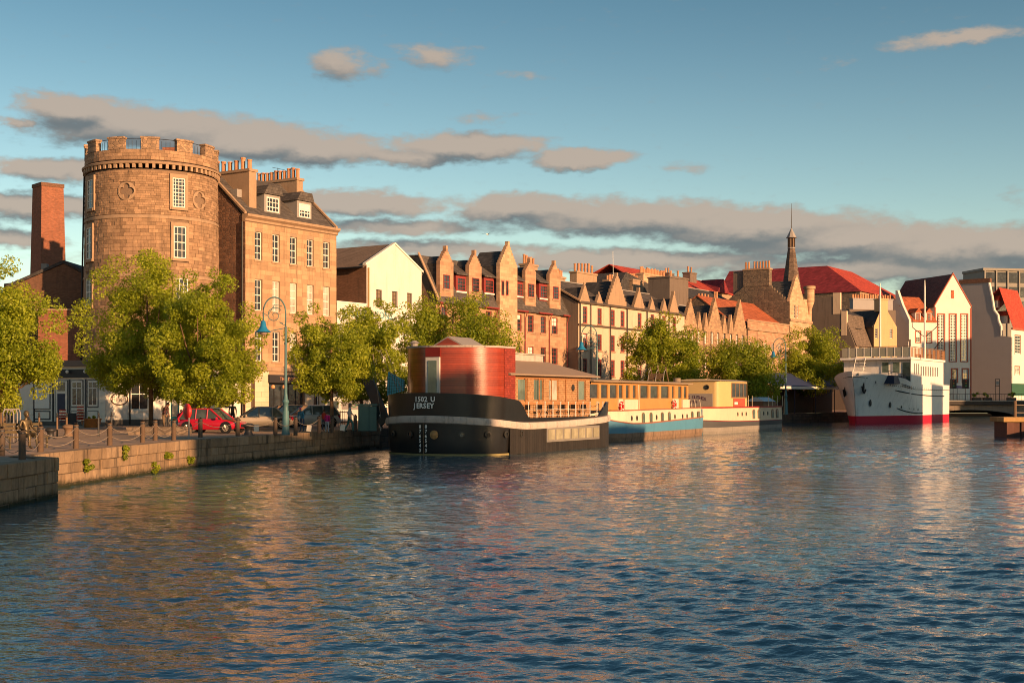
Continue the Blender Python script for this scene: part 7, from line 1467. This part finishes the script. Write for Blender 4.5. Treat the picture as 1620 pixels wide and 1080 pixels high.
# ================================================================ cars
TYRE = mat('tyre_rubber', (.018, .018, .018), .85, .2, 4); RIM = mat('alloy_rim', (.55, .48, .38), .35, .1, 4, metal=.6); CGL = glass_mat('car_glass', (.10, .13, .14), .05, .9, .4); HEADL = mat('headlamp', (.75, .72, .68), .2, .1, 4); TAIL = mat('tail_lamp', (.40, .01, .03), .3, .1, 4); CHROME = mat('trim_grey', (.30, .28, .27), .4, .1, 4, metal=.5)
def car(loc, rz, paint, label, style='suv', group='cars parked behind the quay'):
    T = empty('parked_car', loc, rz, label, 'car', group); L_, w = {'suv': (4.3, .90), 'saloon': (4.6, .88), 'estate': (4.6, .89)}[style]; h = {'suv': 1.5, 'saloon': 1.42, 'estate': 1.48}[style]
    bz = .86 if style == 'suv' else .80; x0 = -L_ / 2
    body = [(0, .62, .42, .62), (.06, .80, .30, .72), (.35, .95, .24, bz - .02), (.9, 1, .22, bz + .02), (1.6, 1, .22, bz + .05), (2.6, 1, .22, bz + .04), (3.15, 1, .22, bz), (3.7, .98, .24, bz - .09), (4.1, .9, .28, bz - .17), (4.25, .75, .34, bz - .28), (4.32, .55, .40, .56)]
    secs = []
    for x, f, zb, zt in body:
        hw = w * f; xx = x0 + x * L_ / 4.32; secs.append([(xx, -hw * .9, zb), (xx, -hw, zb + .12), (xx, -hw * 1.0, (zb + zt) / 2 + .05), (xx, -hw * .97, zt - .08), (xx, -hw * .86, zt), (xx, hw * .86, zt), (xx, hw * .97, zt - .08), (xx, hw, (zb + zt) / 2 + .05), (xx, hw, zb + .12), (xx, hw * .9, zb)])
    B = MB().loft(secs, True); B.poly(secs[0]); B.poly(secs[-1][::-1]); BO = B.build('body', paint, T, smooth=True, autosm=50)
    tail = {'suv': (.12, .55), 'saloon': (.55, 1.15), 'estate': (.10, .50)}[style]
    gs = [(tail[0], .80, 0.0), (tail[1], .80, 1.0), (1.9, .84, 1.0), (2.35, .84, .98), (3.2, .82, 0.0)]; k = L_ / 4.32
    lo = [(x0 + x * k, w * f * 1.02, bz - .02) for x, f, t in gs]; g = MB()
    def gl(i): x, f, t = gs[i]; return x0 + x * k, bz + (h - bz) * t, w * (.88 - .16 * t)
    rows = [[(X, -W_, Z), (X, W_, Z)] for X, Z, W_ in (gl(i) for i in range(5))]
    g.loft(rows)                                       # rear glass, roof line, windscreen
    for s in (-1, 1):
        prof = [(gl(0)[0], s * gl(0)[2], bz - .02)] + [(gl(i)[0], s * gl(i)[2], gl(i)[1]) for i in range(1, 4)] + [(gl(4)[0], s * gl(4)[2], bz - .02)]
        g.poly(prof)
    G = g.build('glasshouse', CGL, T)
    r = MB(); X1, X2, X3 = gl(1)[0], gl(2)[0], gl(3)[0]; W_ = w * .735
    r.loft([[(X1 - .05, -W_ * .95, h - .02), (X1, -W_, h + .005), (X1, 0, h + .04), (X1, W_, h + .005), (X1 - .05, W_ * .95, h - .02)], [(X2, -W_, h - .02), (X2, -W_ * .98, h + .02), (X2, 0, h + .06), (X2, W_ * .98, h + .02), (X2, W_, h - .02)], [(X3 + .08, -W_ * .98, h - .06), (X3, -W_ * .95, h), (X3, 0, h + .03), (X3, W_ * .95, h), (X3 + .08, W_ * .98, h - .06)]]); R_ = r.build('roof', paint, T, smooth=True)
    for s in (-1, 1):
        for i0, i1 in ((0, 1), (4, 3)): a, b = gl(i0), gl(i1); MB().tube([(a[0], s * a[2], bz), (b[0], s * b[2], b[1])], .05, 5).build('pillar', paint, T)
        for xm in (1.35, 2.15): X = x0 + xm * k; MB().tube([(X, s * w * .885, bz), (X, s * w * .735, h - .01)], .04, 5).build('pillar', paint, T)
        D_ = MB().box(x0 + 1.42 * k, x0 + 1.66 * k, s * w * 1.0 - .02, s * w * 1.0 + .02, bz - .17, bz - .13).build('door_handle', CHROME, T)
        MB().ball((x0 + 2.95 * k, s * (w + .10), bz + .08), .10, 8, 6, (.8, 1.1, .8)).build('wing_mirror', paint, T)
        MB().ball((x0 + 4.06 * k, s * w * .68, bz - .27), .15, 10, 6, (.9, 1.2, .55)).build('headlight', HEADL, T); MB().ball((x0 + .16, s * w * .76, bz - .10), .14, 8, 6, (.7, 1.0, 1.1)).build('tail_light', TAIL, T)
        for xw in (.82, 3.52):
            X = x0 + xw * k; r_ = .33; yy = s * (w - .10)
            MB().lathe([(r_ + .06, 0), (r_ + .06, .1)], 18).build('wheel_arch', BLACKP, T, loc=(X, s * (w - .085), r_ + .02), rot=(R(90) * -s, 0, 0))
            Wh = MB().lathe([(r_ * .62, -.09), (r_ * .95, -.10), (r_, -.05), (r_, .08), (r_ * .95, .125), (r_ * .64, .125), (r_ * .6, .10)], 20).build('wheel', TYRE, T, loc=(X, yy, r_), rot=(R(90) * -s, 0, 0), smooth=True, autosm=50)
            rim = MB().lathe([(r_ * .64, .118), (r_ * .56, .13), (r_ * .5, .118)], 20, cap=False)
            for q in range(7): a = 2 * math.pi * q / 7; rim.tube([(.03 * math.cos(a), .03 * math.sin(a), .128), (r_ * .58 * math.cos(a), r_ * .58 * math.sin(a), .124)], .022, 4)
            rim.ball((0, 0, .12), .05, 8, 4); rim.build('rim', RIM, Wh)
    MB().box(x0 + L_ - .06, x0 + L_ + .02, -.42, .42, .38, .56).build('grille', BLACKP, T); MB().box(x0 - .02, x0 + .05, -.26, .26, .55, .66).build('number_plate', CREAM, T); MB().box(x0 - .02, x0 + .12, -w * .72, w * .72, .30, .42).build('rear_bumper', BLACKP, T)
    return T
RP = mat('red_car_paint', (.50, .008, .03), .3, .06, 2, spec=.6, coat=.6); BP = mat('bronze_car_paint', (.40, .33, .26), .35, .06, 2, spec=.5, coat=.5); KP = mat('dark_car_paint', (.035, .04, .055), .3, .06, 2, spec=.6, coat=.6); SP_ = mat('silver_car_paint', (.58, .55, .51), .35, .06, 2, spec=.5, coat=.5); WP_ = mat('white_van_paint', (.72, .68, .62), .4, .06, 2, spec=.5, coat=.4)
def car_at(px, py): Y = 2.0 * FPX / (py - HY); p = P(px, py, Y); return (p.x, Y, QZ + .002)
car(car_at(337, 684.5), R(-16), RP, 'bright red crossover car under the trees beside the lifebuoy', 'suv').scale = (.92, .92, .92); car(car_at(408, 678.5), R(196), BP, 'bronze saloon with its tail towards the lamp post', 'saloon'); car(car_at(448, 674.5), R(204), KP, 'dark estate car half hidden by the lamp post', 'estate'); car(car_at(488, 676.0), R(208), SP_, 'silver crossover behind the dark estate car', 'suv')
def van():
    loc = car_at(545, 669); T = empty('parked_van', loc, R(180), 'white delivery van with a dark windscreen behind the slim trees', 'van'); pts = [(-2.5, .35), (2.5, .35), (2.55, .9), (1.75, 1.15), (1.0, 2.0), (.6, 2.12), (-2.4, 2.12), (-2.5, 1.9)]
    MB().prism(pts, 'y', -.95, .95).build('body', WP_, T); w = MB().prism([(1.70, 1.22), (1.02, 1.94), (.98, 1.9), (1.62, 1.2)], 'y', -.86, .86).build('windscreen', CGL, T, loc=(.035, 0, .02))
    for s in (-1, 1):
        MB().box(.35, 1.25, s * .955 - .01, s * .955 + .01, 1.2, 1.8).build('side_window', CGL, T); MB().box(-2.0, .1, s * .955 - .008, s * .955 + .008, 1.1, 1.85).build('side_panel', LEAD, T)
        text('side_emblem', 'O', .6, mat('emblem_green', (.03, .2, .08), .6) if s == -1 else MATS['emblem_green'], T, (-.9, s * .967, 1.45), (R(90), 0, 0 if s < 0 else R(180)), .004)
        for x in (-1.6, 1.65): MB().lathe([(.2, -.1), (.34, -.1), (.34, .1), (.2, .1)], 18).build('wheel', TYRE, T, loc=(x, s * .88, .34), rot=(R(90) * -s, 0, 0))
        MB().ball((2.42, s * .7, .85), .14, 8, 6, (.6, 1, 1)).build('headlight', HEADL, T); MB().ball((-2.48, s * .8, 1.0), .1, 8, 6, (.4, .7, 2)).build('tail_light', TAIL, T)
van()
# railing behind the walking woman
p0, p1 = P(528, 672, 92.0), P(556, 672, 92.5); T = empty('iron_railing', (p0.x, p0.y, QZ), math.atan2(p1.y - p0.y, p1.x - p0.x), 'black iron railing in front of the white van', 'railing'); n = 9; Lr = (p1 - p0).length; 
for k in range(n): MB().tube([(Lr * k / (n - 1), 0, 0), (Lr * k / (n - 1), 0, 1.15)], .02, 5).build('baluster', STEEL, T)
MB().tube([(0, 0, 1.05), (Lr, 0, 1.05)], .025, 5).tube([(0, 0, .35), (Lr, 0, .35)], .03, 5).build('rail', STEEL, T)
# ================================================================ people
SKIN = mat('skin_tone', (.42, .24, .16), .6, .1, 4)
def person(loc, rz, label, top, legs, hair, h=1.72, pose='walk', extra=None, group=None, mats3=None, name='person', cat='person'):
    """joints in metres for a 1.72 m figure facing local -y; one skinned body"""
    T = empty(name, loc, rz, label, cat, group); s = h / 1.72; J = {}; w = {'walk': .26, 'stand': .05, 'lean': .04}.get(pose, 0); lean = .30 if pose == 'lean' else .03
    if pose == 'sit':
        J = dict(pel=(0, 0, .50), waist=(0, .03, .66), chest=(0, .05, .90), neck=(0, .04, 1.10), head=(0, .0, 1.22), crown=(0, -.01, 1.33),
                 shl=(-.18, .05, 1.02), ell=(-.25, .0, .78), wrl=(-.17, -.22, .66), hal=(-.13, -.30, .62), shr=(.18, .05, 1.02), elr=(.26, .08, .80), wrr=(.34, -.08, .62), har=(.36, -.15, .58),
                 hil=(-.10, 0, .48), knl=(-.13, -.42, .50), anl=(-.13, -.44, .08), tol=(-.14, -.62, .04), hir=(.10, 0, .48), knr=(.14, -.42, .52), anr=(.12, -.52, .08), tor=(.12, -.70, .05))
    else:
        J = dict(pel=(0, .02, .92), waist=(0, -lean * .1, 1.08), chest=(0, -lean * .5, 1.30), neck=(0, -lean * .8, 1.47), head=(0, -lean * 1.0 - .015, 1.58), crown=(0, -lean * 1.05, 1.67),
                 shl=(-.18, -lean * .65, 1.41), ell=(-.24, w * .5 - lean * .5, 1.13), wrl=(-.23, w * .45 - lean * .7 - .06, .90), hal=(-.22, w * .35 - lean * .7 - .10, .82), shr=(.18, -lean * .65, 1.41), elr=(.24, -w * .4 - lean * .5, 1.13), wrr=(.22, -w * .9 - lean * .7 - .05, .92), har=(.21, -w - lean * .7 - .08, .84),
                 hil=(-.095, .02, .90), knl=(-.10, -w * .75, .50), anl=(-.10, -w * .75, .09), tol=(-.11, -w * .75 - .17, .04), hir=(.095, .02, .90), knr=(.10, w * .3, .49), anr=(.10, w * 1.15, .12), tor=(.11, w * 1.15 - .15, .04))
    Rr = dict(pel=.125, waist=.115, chest=.135, neck=.055, head=.085, crown=.075, shl=.065, ell=.045, wrl=.032, hal=.035, shr=.065, elr=.045, wrr=.032, har=.035, hil=.09, knl=.062, anl=.045, tol=.038, hir=.09, knr=.062, anr=.045, tor=.038)
    names = list(J); ed = [('pel', 'waist'), ('waist', 'chest'), ('chest', 'neck'), ('neck', 'head'), ('head', 'crown'), ('chest', 'shl'), ('shl', 'ell'), ('ell', 'wrl'), ('wrl', 'hal'), ('chest', 'shr'), ('shr', 'elr'), ('elr', 'wrr'), ('wrr', 'har'), ('pel', 'hil'), ('hil', 'knl'), ('knl', 'anl'), ('anl', 'tol'), ('pel', 'hir'), ('hir', 'knr'), ('knr', 'anr'), ('anr', 'tor')]
    verts = [J[n] for n in names]; edges = [(names.index(a), names.index(b)) for a, b in ed]; rad = [Rr[n] for n in names]
    for sd, wr, ha in (('l', 'wrl', 'hal'), ('r', 'wrr', 'har')):       # five fingers on each palm
        H_ = Vector(J[ha]); d = (H_ - Vector(J[wr])).normalized(); side = Vector((0, 1, 0)) if pose != 'sit' else Vector((1, 0, 0))
        for k in range(4):
            o = side * (.018 * (k - 1.5)); ln = (.055, .065, .06, .048)[k]; b = len(verts); verts += [tuple(H_ + d * .02 + o), tuple(H_ + d * (.02 + ln * .6) + o), tuple(H_ + d * (.02 + ln) + o + Vector((0, -.012, 0)))]; rad += [.009, .008, .007]; edges += [(names.index(ha), b), (b, b + 1), (b + 1, b + 2)]
        b = len(verts); verts += [tuple(H_ + side * -.035), tuple(H_ + side * -.045 + d * .03)]; rad += [.010, .008]; edges += [(names.index(ha), b), (b, b + 1)]
    me = bpy.data.meshes.new('body'); me.from_pydata(verts, edges, []); o = bpy.data.objects.new('body', me); COL.objects.link(o)
    sk = o.modifiers.new('skin', 'SKIN'); sk.use_smooth_shade = True
    lay = me.skin_vertices[0] if me.skin_vertices else None
    if lay is None:
        bm = bmesh.new(); bm.from_mesh(me); bm.verts.layers.skin.verify(); bm.to_mesh(me); bm.free(); lay = me.skin_vertices[0]
    for i, r in enumerate(rad): lay.data[i].radius = (r, r * (.78 if i < len(names) and names[i] in ('chest', 'waist', 'pel') else 1.0)); lay.data[i].use_root = (i == 0)
    sb = o.modifiers.new('sub', 'SUBSURF'); sb.levels = 1; sb.render_levels = 1
    dg = bpy.context.evaluated_depsgraph_get(); me2 = bpy.data.meshes.new_from_object(o.evaluated_get(dg)); bpy.data.objects.remove(o)
    me2.name = 'body'; me2.materials.clear()
    ms = mats3 or (legs, top, SKIN, BLACKP)
    for m_ in ms: me2.materials.append(m_)
    neckz = J['neck'][2] + .01; waistz = J['pel'][2] + .05; hands = [Vector(J['hal']), Vector(J['har'])]
    for p in me2.polygons:
        c = p.center; p.use_smooth = True
        if c.z > neckz: i = 2
        elif any((c - hh).length < .085 for hh in hands): i = 2
        elif c.z < .085: i = 3
        elif pose == 'sit': i = 0 if (c.y < -.1 and c.z < .58 and abs(c.x) < .22) or c.z < .5 else 1
        else: i = 1 if (c.z > waistz or abs(c.x) > .18) else 0
        p.material_index = i
    b = bpy.data.objects.new('body', me2); COL.objects.link(b); b.parent = T; T.scale = (s, s, s)
    hd = Vector(J['head']); HM = hair
    hr = MB().ball(hd + Vector((0, .018, .05)), .108, 12, 8, (.92, 1.0, 1.02)); hr.build('hair', HM, T, smooth=True)
    f = MB().ball(hd + Vector((0, -.03, .005)), .088, 12, 8, (.86, .9, 1.2)); fc = f.build('face', ms[2], T, smooth=True)
    MB().ball(hd + Vector((0, -.115, -.005)), .016, 6, 4, (.8, 1.1, 1.4)).build('nose', ms[2], fc); MB().box(hd.x - .025, hd.x + .025, hd.y - .110, hd.y - .100, hd.z - .055, hd.z - .047).build('mouth', mat('lip', (.3, .12, .1), .6) if 'lip' not in MATS else MATS['lip'], fc)
    for sx in (-.032, .032): MB().ball(hd + Vector((sx, -.102, .022)), .011, 6, 4).build('eye', BLACKP, fc); MB().ball(hd + Vector((sx * 2.45, -.01, .0)), .022, 6, 4, (.5, .8, 1.3)).build('ear', ms[2], fc)
    if extra: extra(T, J)
    return T
def cloth(name, c): return mat(name, c, .9, .15, 6)
def pack(m):
    def f(T, J): c = Vector(J['chest']); MB().ball(c + Vector((0, .20, -.03)), .19, 10, 8, (.85, .6, 1.25)).build('backpack', m, T, smooth=True)
    return f
def long_hair(m):
    def f(T, J): c = Vector(J['head']); MB().ball(c + Vector((0, .06, -.07)), .11, 10, 8, (.95, .6, 1.6)).build('long_hair', m, T, smooth=True)
    return f
def feet(px, py): Y = 2.0 * FPX / (py - HY); return tuple(PXZ(px, QZ, Y))
HB_ = cloth('brown_hair', (.06, .035, .02)); HG = cloth('grey_hair', (.12, .10, .09))
person(feet(553, 683), R(100), 'woman in a grey top and teal trousers walking past the cabinet', cloth('grey_top', (.38, .36, .33)), cloth('teal_trousers', (.03, .13, .12)), HG, 1.72, 'walk', long_hair(HG))
person(feet(517.5, 684.5), R(160), 'child in a bright pink jacket and pale jeans', cloth('pink_jacket', (.50, .015, .14)), cloth('pale_jeans', (.30, .33, .36)), HB_, 1.22, 'stand')
person(feet(512.5, 681), R(150), 'figure in red half hidden behind the child in pink', cloth('red_shirt', (.45, .05, .03)), cloth('dark_jeans', (.05, .06, .09)), HB_, 1.3, 'stand')
person(feet(478, 683), R(-20), 'person in a pink and blue jacket bending behind a quay post', cloth('blue_jacket', (.04, .17, .27)), cloth('navy_trousers', (.05, .07, .12)), cloth('magenta_hat', (.42, .02, .12)), 1.45, 'lean')
BPK = cloth('pale_backpack', (.45, .40, .33))
person(feet(259, 677), R(80), 'person with a pale backpack leaning by the turquoise pillar', cloth('plum_shirt', (.13, .06, .06)), cloth('khaki_trousers', (.16, .11, .07)), HB_, 1.72, 'lean', pack(BPK))
person(feet(266, 676), R(-60), 'person in a light top standing behind the one with the backpack', cloth('light_top', (.55, .42, .34)), cloth('pale_trousers', (.42, .37, .32)), cloth('fair_hair', (.35, .2, .09)), 1.62, 'stand')
person(feet(368, 676), R(20), 'dark haired person standing between the red car and the saloon', cloth('olive_coat', (.12, .09, .06)), cloth('black_trousers', (.02, .02, .025)), HB_, 1.75, 'stand')
RW = cloth('cherry_coat', (.45, .02, .05))
person(feet(284, 684), R(40), 'person in a cherry coat crouched behind the lifebuoy', RW, cloth('charcoal_trousers', (.03, .03, .035)), HB_, 1.35, 'lean')
# seated bronze figure on a bench at the quay corner
BRZ = mat('bronze_patina', (.13, .095, .05), .45, .3, 3, metal=.6, spec=.5); Yb = 2.0 * FPX / (709 - HY); q = PXZ(42, QZ, Yb)
person((q.x, q.y, QZ), R(50), 'seated bronze figure on a bench at the quay corner', BRZ, BRZ, BRZ, 1.9, 'sit', None, None, (BRZ, BRZ, BRZ, BRZ), 'bronze_statue', 'statue')
T = empty('bench', (q.x, q.y, QZ), R(50), 'slatted bench under the seated bronze figure', 'bench')
for k in range(4): MB().box(-.9, .9, -.18 + k * .13, -.07 + k * .13, .44, .48).build('seat_slat', BRZ, T)
for k in range(3): MB().box(-.9, .9, .36, .40, .60 + k * .15, .71 + k * .15).build('back_slat', BRZ, T)
for x in (-.8, .8):
    for y in (-.15, .33): MB().box(x - .03, x + .03, y - .03, y + .03, 0, .44 if y < 0 else 1.05).build('leg', BRZ, T)
# gull
def gull(px, py, Y):
    p = P(px, py, Y); T = empty('gull', p, R(60), 'small pale gull gliding above the terrace roofs', 'bird'); b = MB(); b.tube([(-.32, 0, 0), (-.15, 0, .02), (.05, 0, .03), (.2, 0, .03), (.28, 0, .03)], [.015, .06, .085, .06, .02], 8); b.build('body', WPAINT, T, smooth=True)
    for s in (-1, 1): MB().loft([[(.1, s * .05, .05), (-.1, s * .05, .05)], [(.16, s * .35, .16), (-.06, s * .35, .15)], [(.02, s * .75, .10), (-.05, s * .72, .10)]]).build('wing', LEAD, T)
gull(771, 371, 150.0)
